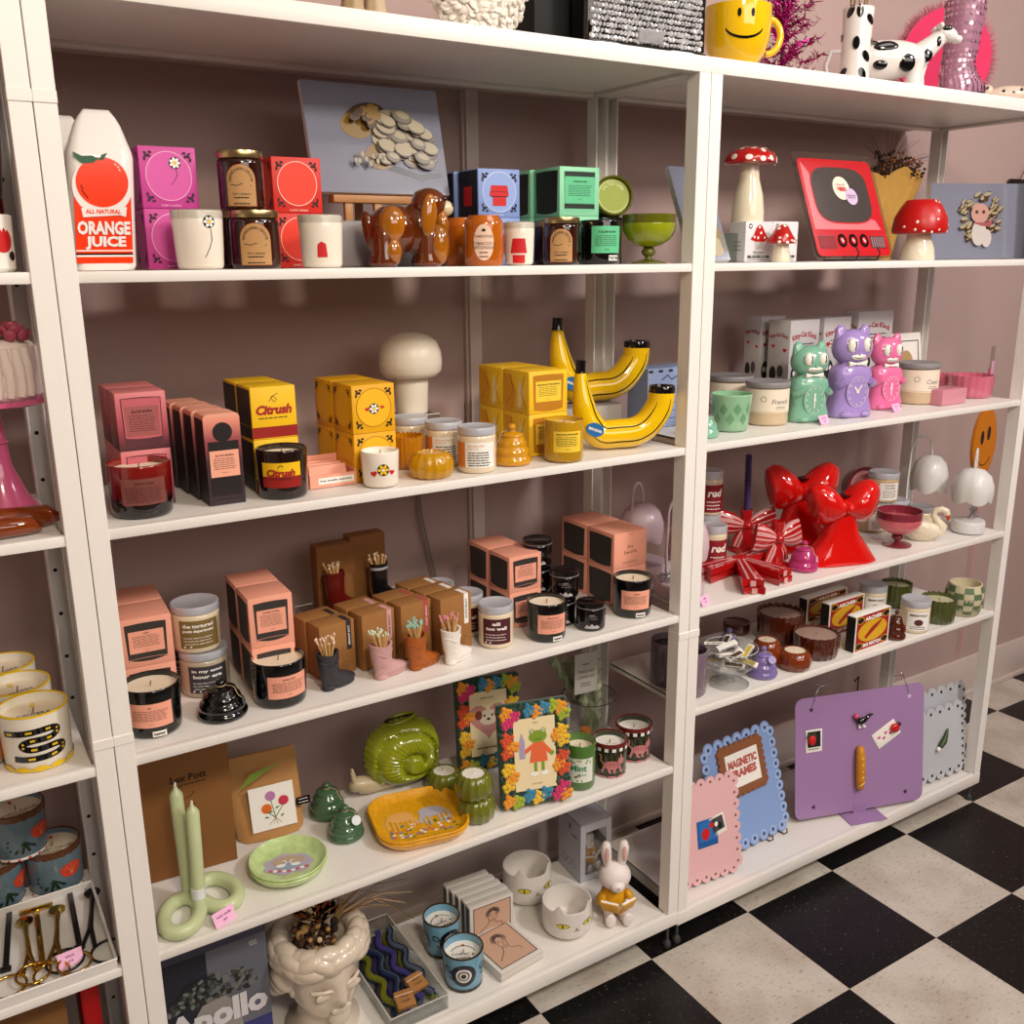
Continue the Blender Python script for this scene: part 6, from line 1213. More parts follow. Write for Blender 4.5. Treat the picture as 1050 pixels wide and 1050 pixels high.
x, y, r = cyl(629, 949, 40, Z0); s = hgt(x, y, Z0, 863)/.1525
rabbit('rabbit_figurine', 'white rabbit figurine reading a yellow book at the shelf corner', x, y, Z0, s, face(x, y)+.25)
c, w, rz = edge((594, 906), (628, 893), Z0); h = hgt(c.x, c.y, Z0, 842); rz = -.05; w = .088
t = thing('window_box', 'pale grey window box holding a small white rabbit figurine', 'box', (c.x-.002, c.y, Z0), rz); dd = .10; B = MB(PALE)
B.box(-w/2, -w/2+.0015, 0, dd, .0003, h); B.box(w/2-.0015, w/2, 0, dd, .0003, h); B.box(-w/2, w/2, dd-.0015, dd, .0003, h); B.box(-w/2, w/2, 0, dd, h-.0015, h); B.box(-w/2, w/2, 0, dd, .0003, .002)
B.box(-w/2, -w*.34, -.0005, .001, .0003, h); B.box(w*.34, w/2, -.0005, .001, .0003, h); B.box(-w*.34, w*.34, -.0005, .001, h*.86, h); B.box(-w*.34, w*.34, -.0005, .001, .0003, h*.10); B.build('carton', t)
p = MB(mat('ink_grey', '3a3a44', .6)); p.map = on_left(-w/2, dd/2); p.rect(dd*.0, h*.80, dd*.06, h*.90); p.rect(dd*.1, h*.72, dd*.35, h*.74)
for i in range(3): p.ring(-dd*.2+dd*.2*i, h*.22, dd*.08, dd*.012, b=h*.07)
p.build('side_print', t); p = MB(CLEAR); p.map = on_front(.0008); p.rect(-w*.34, h*.10, w*.34, h*.86); p.build('window', t)
rabbit('rabbit_figurine', 'white rabbit figurine inside the pale grey window box', c.x-.002-sin(rz)*.055, c.y+.055, Z0+.0024, min(s, (h-.008)/.1525)*.96, .1)
# right unit, top shelf (z = Z4)
MUR = mat('mushroom_red_glaze', 'b3100f', .1, coat=.7); MUC = mat('mushroom_cream_glaze', 'e6dcc2', .15, coat=.5); DOT = mat('white_dot_glaze', 'efe9df', .2, coat=.3)
def dots_on(B, prof, n, s, seed=1, lift=.0006, keep=None):
    r = random.Random(seed); pts = []
    for _ in range(400):
        j = r.uniform(0, len(prof)-1.001); i = int(j); f = j-i; a = r.uniform(-pi, 0)-.0
        R_ = prof[i][0]*(1-f)+prof[i+1][0]*f; z = prof[i][1]*(1-f)+prof[i+1][1]*f
        p = Vector((R_*cos(a), R_*sin(a), z))
        if all((p-q).length > s*2.6 for q in pts) and R_ > s: pts.append(p); dr, dz = prof[i+1][0]-prof[i][0], prof[i+1][1]-prof[i][1]; nr = Vector((dz*cos(a), dz*sin(a), -dr)).normalized(); B.ell(p, (s*r.uniform(.7, 1.1), s*r.uniform(.7, 1.1), .0009), 12, 6, rot=nr.to_track_quat('Z', 'Y').to_euler())
        if len(pts) >= n: break
x, _, r = cyy(764, 52, .13, Z4); hc = hgt(x, .12, Z4, 147); hb = hgt(x, .12, Z4, 164); y = .13
hb0 = hgt(x, y, Z4, 236)
t = thing('display_riser', 'grey green box under the tall red capped mushroom', 'riser', (x+.006, y+.005, Z4), 0); MB(mat('grey_green_card', '8c9690', .5)).rbox(-.052, .038, -.035, .035, 0, hb0-.006, .001).build('block', t)
p = MB(mat('dark_grey_print', '4a4f4c', .6)); p.map = on_front(-.035); p.d = .0355 if 0 else .0004; p.map = on_front(-.035); p.lines(-.03, .02, hb0*.5, hb0*.85, 3, .002); p.oval(.0, hb0*.35, .010, .012); p.build('front_print', t)
t = thing('mushroom_decor', 'tall cream ceramic mushroom with a flat red spotted cap next to the centre post', 'figurine', (x, y, Z4+hb0-.0058), 0); H = hc-hb0; zc = hb-hb0; rs = 33*depth((x, y, Z4))/(2*F)
MB(MUC).lathe([(rs*.95, 0), (rs*1.0, .004), (rs*.98, H*.25), (rs*.86, H*.45), (rs*.62, H*.62), (rs*.55, H*.75), (rs*.58, zc)], 36).build('stem', t, 60)
cap = [(r, zc+.001), (r*.99, zc+.005), (r*.90, zc+(H-zc)*.5), (r*.66, zc+(H-zc)*.82), (r*.3, H*.995), (.0001, H)]
MB(MUR).lathe([(rs*.5, zc-.001), (r*.9, zc-.003)]+cap, 44).build('cap', t, 60); B = MB(DOT); dots_on(B, cap, 16, r*.13, 3); B.build('spots', t, 80)
MSB = mat('white_gift_card', 'd8d6d8', .5)
def mushprint(p, w, h):
    p.mat(mat('grey_ink', '55555c', .6)).oval(-w*.33, h*.88, w*.07, w*.07, n=14); p.d += .0003; p.mat(PAPER).oval(-w*.33, h*.88, w*.04, w*.03, n=10)
    p.mat(mat('mushroom_print_red', 'b51412', .4)).pol([(-w*.32, h*.56), (-w*.1, h*.50), (w*.2, h*.50), (w*.34, h*.58), (w*.22, h*.72), (w*.1, h*.88), (w*.0, h*.93), (-w*.1, h*.86), (-w*.2, h*.68)]); p.mat(mat('pale_grey_print', 'b8b2b2', .5)).rect(-w*.14, h*.32, w*.16, h*.5); p.d += .0003; p.mat(PAPER)
    for u, v in ((-.18, .62), (0, .86), (.06, .72), (.2, .6), (-.04, .6)): p.oval(w*u, h*v, w*.035, w*.04, n=8)
    p.mat(INK).text('Porcelain', 0, h*.24, h*.07, shear=.2); p.text('MUSHROOM', 0, h*.13, h*.08, w=w*.8, bold=.02); p.line([(-w*.4, h*.05), (w*.4, h*.05)], h*.01)
for u0, u1, lab in ((763.5, 790, 'white gift box with a red mushroom picture, left one of two'), (791, 816, 'white gift box with a red mushroom picture, right one behind the little mushroom')):
    xx, ww = span(u0, u1, .085); carton('gift_box', lab, 'gift box', xx, .085, Z4, ww, .05, hgt(xx, .085, Z4, 227), -.03, MSB, mushprint, lambda p, w, h: p.mat(mat('grey_ink', '55555c', .6)).lines(-w*.3, w*.3, h*.3, h*.5, 3, h*.02), None, 'mushroom gift boxes')
x, _, r = cyy(800, 31, .05, Z4); H = hgt(x, .05, Z4, 230); zc = hgt(x, .05, Z4, 249); t = thing('mushroom_decor', 'small ceramic mushroom with a pointed red spotted cap', 'figurine', (x, .05, Z4), 0); rs = r*.62
MB(MUC).lathe([(rs*.98, 0), (rs, .003), (rs*.95, zc*.3), (rs*.78, zc*.7), (rs*.8, zc)], 30).build('stem', t, 60); cap = [(r, zc), (r*.98, zc+.003), (r*.7, zc+(H-zc)*.42), (r*.45, zc+(H-zc)*.8), (r*.22, H*.99), (.0001, H)]
MB(MUR).lathe([(rs*.7, zc-.001), (r*.93, zc-.002)]+cap, 40).build('cap', t, 60); B = MB(DOT); dots_on(B, cap, 13, r*.12, 6); B.build('spots', t, 80)
TVR = mat('tv_red', 'c4121f', .2, coat=.4); TVP = mat('tv_pink_bevel', 'e2727a', .25); TVD = mat('tv_dark_red', '5a0c14', .3)
y = .055; a = aty(837, 266, y); b = aty(917, 262, y); w = (b-a).length; h = hgt(a.x, y+.04, Z4, 155)/.93; lean = .38; R = Matrix.Rotation(-lean, 4, 'X')
t = thing('mirror', 'retro red television shaped acrylic mirror standing on a black wire easel', 'mirror', (a.x+w/2, y, Z4+.006), 0)
B = MB(CLEAR); B.xf = R; B.prism(rrect(w, h, .012, 4, 0, h/2), 0, .004); B.build('acrylic_sheet', t)
p = MB(TVR); p.map = tilted(R, on_front(0)); p.pol(rrect(w*.93, h*.92, .014, 5, 0, h*.48), .0004)
scr = [(w*.36*abs(cos(q))**.55*(1 if cos(q) > 0 else -1), h*.60+h*.27*abs(sin(q))**.55*(1 if sin(q) > 0 else -1)) for q in [2*pi*i/48 for i in range(48)]]
bez = [(u*1.15, h*.60+(v-h*.60)*1.17) for u, v in scr]
p.mat(TVP).pol([(-w*.43, h*.27), (w*.41, h*.27), (w*.36, h*.36), (w*.2, h*.40), (-w*.2, h*.42), (-w*.30, h*.5), (-w*.35, h*.8), (-w*.43, h*.91)], .0007)
p.mat(TVR).line(scr+[scr[0]], w*.012, .0012); p.line([(-w*.44, h*.255), (w*.44, h*.255)], h*.012, .0011); p.mat(mat('tv_screen', '77706e', .12, metal=.75)).pol(scr, .0010)
p.mat(TVD).rect(-w*.42, h*.09, -w*.21, h*.21, .0010); p.rect(w*.23, h*.09, w*.42, h*.21, .0010); p.mat(mat('tv_slat_grey', '8a8084', .4))
for i in range(6): p.rect(w*(.245+.03*i), h*.10, w*(.258+.03*i), h*.20, .0013)
p.mat(TVR)
for i in range(6): p.rect(-w*(.40-.032*i), h*.10, -w*(.388-.032*i), h*.20, .0013)
for i in range(3): p.mat(BLACK).oval(w*(-.13+.14*i), h*.165, w*.055, w*.06, .0013); p.mat(TVR).oval(w*(-.13+.14*i), h*.165, w*.03, w*.032, .0016); p.mat(PAPER).line([(w*(-.14+.14*i), h*.18), (w*(-.12+.14*i), h*.15)], w*.012, .0019)
p.build('printed_tv', t)
p = MB(mat('cream_sticker', 'efe0cc', .5)); p.map = tilted(R, on_front(0)); p.oval(w*.01, h*.665, w*.105, w*.105, .0018); p.mat(REDINK).text('PEACHY', w*.01, h*.695, h*.022, d=.0022); p.text('VIBES', w*.01, h*.655, h*.04, d=.0022, bold=.05); p.mat(mat('lilac_sticker', 'cdb4d8', .5)).oval(w*.115, h*.585, w*.075, w*.075, .0026); p.mat(INK).text('MIRROR', w*.115, h*.595, h*.015, d=.003, w=w*.11); p.text('MAGIC', w*.115, h*.575, h*.015, d=.003, w=w*.1); p.build('sticker', t)
xc = a.x+w*.62; t = thing('wire_easel', 'black wire easel holding the red television mirror', 'easel', (xc, y, Z4), 0); B = MB(STEEL)
for s in (-.24, .10): B.tube([(s*w*.8, -.012, .030), (s*w*.8+.004, -.018, .016), (s*w*.8, -.014, .0018), (s*w*.8, -.002, .0016), (s*w*.8, .075, .0018), (s*w*.8+.01, .075+.0, .10)], .0016, 8)
B.tube([(-.24*w*.8, .075, .0018), (.10*w*.8, .075, .0018)], .0016, 8); B.build('wire', t, 80)
B = MB(STEEL); B.tube([(-.24*w*.8+.01, .075, .10), (.10*w*.8+.01, .075, .10)], .0016, 8); B.build('back_bar', t, 80)
x = front(905, .215); w = 66*depth((x, .215, Z4))/F; hp = hgt(x, .215, Z4, 172); t = thing('dried_bouquet', 'bouquet of dried brown flowers wrapped in mustard paper behind the red mirror', 'dried flowers', (x, .215, Z4), 0)
B = MB(mat('mustard_tissue', 'b58a3e', .7, noise=.2, nscale=40)); r = random.Random(4); S = []
for v, f in ((0, .16), (.25, .26), (.55, .46), (.82, .60), (.95, .66), (.9, .56), (.6, .3)):
    S.append([(w*f*cos(q)*(1+.14*sin(5*q+v*3)+.08*sin(11*q)), .03*f/.6*sin(q)*(1+.12*sin(7*q)), hp*v+(.012*sin(4*q+1) if v > .8 else 0)) for q in [2*pi*i/36 for i in range(36)]])
B.loft(S); B.build('paper_wrap', t, 40)
B = MB(DRY[1])
for i in range(70):
    q, l = r.uniform(-1.25, 1.2), r.uniform(.05, .12); e = Vector((sin(q)*l, r.uniform(-.03, .02), hp*.85+cos(q)*l*.62)); B.mat(DRY[r.choice((1, 1, 4, 0))]).tube([(0, 0, hp*.5), tuple(e*.6+Vector((0, 0, hp*.22))), tuple(e)], [.0012, .0009, .0006], 5)
    if i % 2: B.mat(DRY[r.choice((1, 4, 2))])
    for j in range(5): B.ell(tuple(e+Vector((r.uniform(-.010, .010), r.uniform(-.008, .008), r.uniform(-.012, .006)))), r.uniform(.0018, .004), 6, 4)
for i in range(22): q, l = r.uniform(-1.1, 1.3), r.uniform(.12, .16); B.mat(DRY[1]).tube([(0, 0, hp*.6), (sin(q)*l*.5, 0, hp+cos(q)*l*.3), (sin(q)*l, -.01, hp+cos(q)*l*.55)], [.0009, .0006, .0003], 5)
B.build('dried_flowers', t, 60)
x, _, r = cyy(940, 54, .06, Z4); y = .06; H = hgt(x, y, Z4, 205); zc = hgt(x, y, Z4, 238); rs = 34*depth((x, y, Z4))/(2*F)
t = thing('mushroom_lamp', 'red spotted mushroom shaped lamp with cream base near the right end', 'lamp', (x, y, Z4), 0)
MB(MUC).lathe([(rs*.98, 0), (rs, .004), (rs*.92, zc*.4), (rs*.72, zc*.75), (rs*.66, zc)], 36).build('base', t, 60); cap = [(r*.97, zc-.002), (r, zc+.006), (r*.94, zc+(H-zc)*.45), (r*.74, zc+(H-zc)*.78), (r*.56, H*.995), (r*.5, H), (.0001, H)]
MB(mat('lamp_red', 'b90d0d', .35)).lathe([(rs*.6, zc-.001), (r*.9, zc-.004)]+cap, 44).build('shade', t, 60); B = MB(DOT); dots_on(B, cap[:5], 20, r*.055, 8); B.build('spots', t, 80)
def baby(p, w, h):
    r = random.Random(6)
    for i in range(60):
        a = r.uniform(0, 2*pi); q = r.uniform(.10, .21); p.d += .00005; s = w*.05*r.uniform(.6, 1); u, v = w*.5+w*q*cos(a)*1.0, h*.56+h*q*1.6*sin(a); p.mat(MSH[2]).oval(u, v-s*.2, s, s*.55, rot=r.random(), n=10); p.d += .00005; p.mat(MSH[0]).oval(u, v, s*.85, s*.36, rot=r.random(), n=10)
    p.d += .0003; p.mat(mat('print_pale_fur', 'bdb6b0', .4)).oval(w*.49, h*.34, w*.075, h*.17); p.oval(w*.57, h*.27, w*.05, h*.12); p.d += .0003; p.mat(mat('print_blush', 'b98a7e', .4)).oval(w*.49, h*.60, w*.09, h*.13); p.d += .0003; p.mat(mat('print_rose', '9a4a50', .4)).pol([(w*.42, h*.48), (w*.56, h*.48), (w*.63, h*.54), (w*.6, h*.42), (w*.5, h*.44)]); p.mat(MSH[2]).oval(w*.455, h*.62, w*.016, w*.016); p.oval(w*.525, h*.62, w*.016, w*.016)
a = aty(951, 263, .16); b = aty(1051, 263, .06); w = (b-a).length; h = hgt(a.x, .17, Z4, 188)
print_panel('framed_print', 'glossy grey print of a curly mushroom cherub at the right end of the shelf', a.x, .16, Z4, w, h, .08, atan2(-.10, (b-a).x), baby)
xl = front(711, .05); yt = .05
while front(683, yt) < xl and yt < .3: yt += .005
hl_ = aty(683, 173, yt).z-Z4; print_panel('framed_print', 'glossy grey print leaning back at the left end beside the tall mushroom', xl, .05, Z4, .10, sqrt(hl_**2+(yt-.05)**2), atan2(yt-.05, hl_), 0, lambda p, w, h: (p.mat(MSH[1]).oval(w*.75, h*.30, w*.14, h*.12), p.mat(MSH[0]).oval(w*.70, h*.14, w*.22, h*.10), p.mat(MSH[3]).oval(w*.92, h*.2, w*.07, h*.12)))
p0 = aty(1050, 190, YW-.02); t = thing('wall_picture', 'dark blue picture hanging by a black cord on the wall at the far right', 'picture', (p0.x+.045, YW-.02, p0.z-.10), 0); B = MB(BLACK); B.rbox(-.11, .11, 0, .014, .10, .118, .002); B.build('hanger_bar', t); MB(mat('navy_poster', '23285c', .4)).box(-.10, .10, .004, .008, -.12, .10).build('poster', t); B = MB(STEEL); B.tube([(-.06, .006, .118), (.0, .010, .20), (.06, .006, .118)], .0012, 6); B.build('cord', t); MB(mat('ochre_print', 'b87a12', .5)).box(-.06, -.02, .003, .0042, .06, .09).build('emblem', t)
# right unit, second shelf (z = Z3)
GRN = mat('pistachio_glass', '8db894', .12, coat=.5, sss=.1); GRNP = mat('deep_pistachio_print', '6b9a72', .2, coat=.4); TAUL = mat('taupe_grey_lid', '8d8a8c', .4); CRL = mat('cream_label', 'e9dcc8', .65); SANDW = mat('sand_wax', 'cbb492', .2, coat=.5)
def creamlid(u, v, w, vt, label, word, off=0):
    x, y, r = cyl(u, v, w, Z3); h = hgt(x, y, Z3, vt); t, rf = lidded(label, x, y, Z3, r, h, face(x, y)+off, SANDW, TAUL, .13, 'cream candles with taupe lids', over=1.04)
    m = MB(CRL); m.map = on_cyl(r); m.rect(-r*1.9, h*.30, r*1.9, h*.84, n=24); m.mat(mat('gold_print', 'b59a6a', .4)).line([(-r*1.9+r*3.8*i/20, h*.33) for i in range(21)], h*.008, .0008); m.mat(mat('slate_ink', '4a5570', .6)); m.d = .0008; m.text(word, r*.45, h*.56, h*.11, shear=.25); m.ring(-r*.35, h*.62, r*.12, r*.02); m.lines(r*.2, r*.8, h*.40, h*.44, 2, h*.012); m.build('label', t); return t
creamlid(748, 429, 44, 384, 'cream candle with taupe lid hidden behind the pistachio glass', 'Coco'); creamlid(785, 437, 43, 390, 'cream candle with taupe lid between pistachio glass and the green cat clock', 'French', .2)
x, y, r = cyl(748, 444, 42, Z3); h = hgt(x, y, Z3, 403); t, rf = tumbler('pistachio green glass candle embossed with diamonds', x, y, Z3, r, h, face(x, y), GRN, mat('pistachio_wax', '9cc3a0', .4, sss=.2), .74, .86)
m = MB(GRNP); m.map = on_cyl(rf)
for i in range(9):
    for j, v in ((0, .62), (1, .36)): u = -pi*r*.95+2*pi*r*.95*(i+.5*j)/9; m.pol([(u-r*.20, h*v), (u, h*(v-.17)), (u+r*.20, h*v), (u, h*(v+.17))])
m.build('embossed_diamonds', t)
x, y, r = cyl(722, 450, 30, Z3); beehive('small sea green beehive candle by the centre post', x, y, Z3, r, hgt(x, y, Z3, 420), mat('sea_green_glass', '7fb59c', .08, coat=.6), 2)
def clock(name, label, u, v, wpx, vt, m, rz):
    p = on(u, v, Z3); k = wpx*depth(p)/F; d = Vector((p.x-CAM.x, p.y-CAM.y)).normalized(); x, y = p.x+d.x*.03, p.y+d.y*.03; H = hgt(x, y, Z3, vt); t = thing('cat_clock', label, 'clock', (x, y, Z3), face(x, y)+rz, 'pastel cat shaped clocks'); w = k*.5
    def sec(a, b, z, cy=0): return [(a*abs(cos(q))**.7*(1 if cos(q) > 0 else -1), cy+b*abs(sin(q))**.7*(1 if sin(q) > 0 else -1), z) for q in [2*pi*i/32 for i in range(32)]]
    B = MB(m); bd = w*.62; B.loft([sec(w*.95, bd, 0.0003), sec(w*1.0, bd*1.05, H*.03), sec(w*.97, bd, H*.10), sec(w*.84, bd*.92, H*.22), sec(w*.88, bd*.95, H*.36), sec(w*.92, bd*.95, H*.46), sec(w*.84, bd*.88, H*.53), sec(w*.60, bd*.7, H*.57), sec(w*.5, bd*.6, H*.60)]); B.build('body', t, 80)
    B = MB(m); B.ell((0, 0, H*.755), (w*.93, bd*1.0, H*.20), 28, 18)
    for s in (-1, 1): B.loft([[(s*w*(.52+.34*cos(q)), .1*bd+bd*.34*sin(q), H*.84) for q in [2*pi*i/16 for i in range(16)]], [(s*w*(.58+.24*cos(q)), .1*bd+bd*.22*sin(q), H*.955) for q in [2*pi*i/16 for i in range(16)]], [(s*w*(.60+.11*cos(q)), .1*bd+bd*.10*sin(q), H) for q in [2*pi*i/16 for i in range(16)]]])
    B.build('head', t, 80)
    for s in (-1, 1):
        B = MB(m); B.tube([(s*w*.80, -bd*.5, H*.36), (s*w*.78, -bd*.86, H*.37), (s*w*.60, -bd*1.0, H*.405)], [w*.17, w*.17, w*.15], 12); B.build('arm', t, 80)
        B = MB(m); B.ell((s*w*.46, -bd*.86, H*.04), (w*.30, bd*.42, H*.037)); B.build('foot', t, 80)
    pale = mat(m.name+'_pale', tuple(min(1, c*.45+.5) for c in m.node_tree.nodes['Principled BSDF'].inputs[0].default_value[:3]), .3, coat=.3)
    B = MB(DOT)
    for s in (-1, 1): B.ell((s*w*.35, -bd*.84, H*.79), (w*.23, bd*.24, H*.08))
    B.mat(BLACK)
    for s in (-1, 1): B.ell((s*w*.35+w*.07, -bd*1.02, H*.79), (w*.06, bd*.05, H*.052))
    B.build('eyes', t, 80)
    B = MB(DOT); B.ell((0, -bd*.83, H*.665), (w*.36, bd*.16, H*.036)); B.mat(m).ell((0, -bd*1.0, H*.70), (w*.06, bd*.06, H*.013)); B.mat(BLACK).tube([(w*.26*cos(q), -bd*(1.0-.07*abs(cos(q))), H*(.672+.022*sin(q))) for q in [pi+pi*i/10 for i in range(11)]], w*.014, 6); B.build('muzzle', t, 80)
    B = MB(DOT)
    for s in (-1, 1): B.loft([[(s*w*(.04+.38*f), -bd*.74+bd*.12*sin(q), H*.585+H*(.012+.022*f)*cos(q)) for q in [2*pi*i/12 for i in range(12)]] for f in (0, .4, .85, 1)])
    B.ell((0, -bd*.80, H*.585), (w*.09, bd*.12, H*.018)); B.build('bow_tie', t, 80)
    p = MB(pale); q0 = bd*1.0; cz = H*.285; p.map = lambda u, v, dd: (u, -q0-dd+.0*v, cz+v); Rr = w*.50
    MB(m).prism([(Rr*1.05*cos(q), cz+Rr*1.35*sin(q)) for q in [2*pi*i/32 for i in range(32)]], -q0, -bd*.5).build('dial_plate', t)
    p.ring(0, 0, Rr, w*.022, .0005, b=Rr*1.28)
    for i in range(12): q = 2*pi*i/12; p.text(str((14-i) % 12+1 if 0 else ((3-i-1) % 12)+1), Rr*.80*cos(q), Rr*1.05*sin(q), w*.11, d=.0005, bold=.03)
    p.mat(DOT); ha, hb_ = (2.3, .9) if 'purple' in label else (pi/2, -pi/2) if 'green' in label else (1.5, -1.5)
    p.line([(0, 0), (Rr*.5*cos(ha), Rr*.6*sin(ha))], w*.08, .001); p.line([(0, 0), (Rr*.6*cos(hb_), Rr*.75*sin(hb_))], w*.06, .001); p.oval(0, 0, w*.07, d=.0014, n=12); p.build('clock_face', t); return t
CGR = mat('cat_jade', '7db39a', .18, coat=.6); CPU = mat('cat_lilac', 'a58ccb', .18, coat=.6); CPK = mat('cat_pink', 'e874a6', .18, coat=.6)
clock('cat_clock', 'jade green cat shaped clock with a white bow tie', 826, 433, 45, 350, CGR, .55); clock('cat_clock', 'large purple cat shaped clock with a white bow tie', 868, 428, 48, 333, CPU, .62); clock('cat_clock', 'pink cat shaped clock beside the cream candle', 904, 420, 39, 342, CPK, .65)
price_tag('pink price tag in front of the green cat clock', 847, 435, Z3, 16, ('CLOCK', '$68'), .15); price_tag('pink price tag in front of the pink cat clock', 921, 422, Z3, 14, ('CLOCK', '$68'), .15)
CLB = mat('white_clock_card', 'c9c6c8', .5)
def cfront(p, w, h):
    p.mat(mat('clock_red_ink', 'a5202c', .6)); p.text('Kitty-Cat Klock', 0, h*.84, h*.075, w=w*.86, bold=.03, arc=w*1.0); heart(p, -w*.32, h*.70, w*.14, REDINK); heart(p, w*.34, h*.60, w*.12, REDINK); p.mat(INK).lines(-w*.25, w*.36, h*.66, h*.74, 3, h*.012)
    p.mat(DKG).oval(-w*.25, h*.42, w*.17, h*.10); p.oval(-w*.25, h*.18, w*.17, h*.16); p.d += .0003; p.mat(CGR).oval(-w*.25, h*.18, w*.10, h*.10); p.mat(PAPER).oval(-w*.31, h*.43, w*.045, h*.03); p.oval(-w*.19, h*.43, w*.045, h*.03)
def cside(p, w, h):
    p.mat(mat('clock_red_ink', 'a5202c', .6)); p.text('Kitty-Cat Klock', 0, h*.84, h*.055, w=w*.86, bold=.03, arc=w*.9); heart(p, -w*.25, h*.72, w*.16, REDINK); heart(p, w*.28, h*.68, w*.18, REDINK); p.mat(mat('grey_ink', '55555c', .6)).oval(w*.12, h*.45, w*.14, h*.065); p.mat(DKG).oval(-w*.22, h*.42, w*.15, h*.08); p.oval(-w*.22, h*.20, w*.16, h*.14); p.d += .0003; p.mat(CGR).oval(-w*.22, h*.20, w*.10, h*.09)
for (u0, u1, yy, vt, lab) in ((804, 836, .20, 329, 'white clock box, frontmost behind the green cat clock'), (776, 800, .285, 325, 'white clock box at the back left, near the centre post'), (838, 868, .235, 326, 'white clock box behind the purple cat clock'), (874, 909, .255, 320, 'white clock box furthest right, behind the pink cat clock')):
    a, b = front(u0, yy, Z3), front(u1, yy, Z3); zc_ = hgt(a, yy, Z3, vt); carton('clock_box', lab, 'clock box', (a+b)/2, yy, Z3, b-a, .065 if yy < .25 else .055, zc_, .08 if yy < .25 else 0, CLB, cfront, cside, None, 'white cat clock boxes')
creamlid(938, 415, 41, 371, 'cream candle with taupe lid right of the pink cat clock', 'Coco', .35)
x, w = span(922, 946, .285, Z3); h = hgt(x, .285, Z3, 341); t = thing('picture_frame', 'small white picture frame with a black inner line behind the cream candle', 'picture frame', (x, .285, Z3), 0); R = Matrix.Rotation(-.15, 4, 'X'); B = MB(PAPER); B.xf = R; B.rbox(-w*.75, w/2, 0, .012, .001, h, .002); B.build('frame', t); p = MB(INK); p.map = tilted(R, on_front(0)); p.line([(-w*.62, h*.1), (w*.36, h*.1), (w*.36, h*.86), (-w*.62, h*.86), (-w*.62, h*.1)], w*.04); p.mat(mat('gold_print', 'b59a6a', .4)).oval(-w*.15, h*.45, w*.28, h*.25); p.build('picture', t)
PKG = mat('rose_pink_glass', 'c9697e', .08, coat=.7); PKW = mat('pink_wax', 'd98a9a', .4, sss=.2)
A, Bq = on(962, 416, Z3), on(995, 409, Z3); c = (A+Bq)/2; w = .10; c = Vector((front(978, .05, Z3), .05, 0)); t = thing('soap_dish', 'pink rectangular tray in front of the pink fluted candles', 'dish', (c.x, c.y, Z3), 0); hh = hgt(c.x, c.y, Z3, 399); B = MB(mat('dusty_pink_resin', 'cf8a98', .3, coat=.3)); B.rbox(-w/2, w/2, 0, w*.62, 0, hh, .002); B.build('dish', t); MB(mat('dusty_pink_inner', 'b87482', .4)).rbox(-w*.42, w*.42, w*.06, w*.56, hh-.0005, hh+.0006, .0003).build('inner_floor', t)
x, y, r = cyl(993, 409, 44, Z3); h = hgt(x, y, Z3, 384); ribbed('rose pink fluted glass candle at the right end, the nearer one', x, y+.0, Z3, r, h, PKG, PKW, 20, .02, waxz=.62)
x, y, r = cyy(965, 32, .20, Z3); ribbed('rose pink fluted glass candle at the right end, the further one', x, y, Z3, r*.9, h*.9, PKG, PKW, 20, .02, waxz=.62)
p0 = on(1014, 405, Z3); t = thing('card_clip', 'slim pink and clear clip holder at the far right end', 'clip holder', (p0.x, p0.y, Z3), 0); hh = hgt(p0.x, p0.y, Z3, 355); MB(PKG).rbox(-.007, .007, 0, .008, 0, hh*.55, .002).build('stem', t); MB(CLEAR).rbox(-.008, .008, 0, .004, hh*.55, hh, .001).build('clear_top', t); MB(TAGPINK).rbox(-.005, .008, -.002, -.0005, hh*.3, hh*.7, .0003).build('bow_card', t)
yq = .21; xa, xb2 = XB+.036, XB+.036+.085; t = thing('card_box', 'blue card display box with a pink tag, seen past the centre post', 'display box', (xa+.0, yq, Z3), 0); h = hgt(xa, yq, Z3, 379); wq = front(712, yq, Z3)-front(663, yq, Z3); xq = front(663, yq, Z3)
t.location.x = max(xq, XB+.034); B = MB(mat('periwinkle_card', '93a5cc', .5)); B.rbox(0, wq, 0, .07, 0, h, .001); B.build('carton', t); p = MB(INK); p.map = on_front(0)
for i in range(5): p.rect(wq*.2*i+.002, h*.93, wq*.2*i+wq*.1, h*.97)
for v in (.14, .27, .40): p.line([(wq*.3, h*v), (wq, h*(v+.02))], h*.008); p.text('I love you', wq*.68, h*(v+.06), h*.05, shear=.3)
p.line([(wq*.28, h*.8), (wq*.4, h*.88), (wq*.48, h*.8), (wq*.62, h*.86), (wq*.75, h*.82)], h*.02); p.mat(PAPER).oval(wq*.75, h*.62, wq*.13, h*.12); p.d += .0004; p.mat(TAGPINK).rect(wq*.60, h*.46, wq*.94, h*.62); p.d += .0004; p.mat(INK).text('SOAP $9', wq*.77, h*.54, h*.03); p.build('front_print', t)
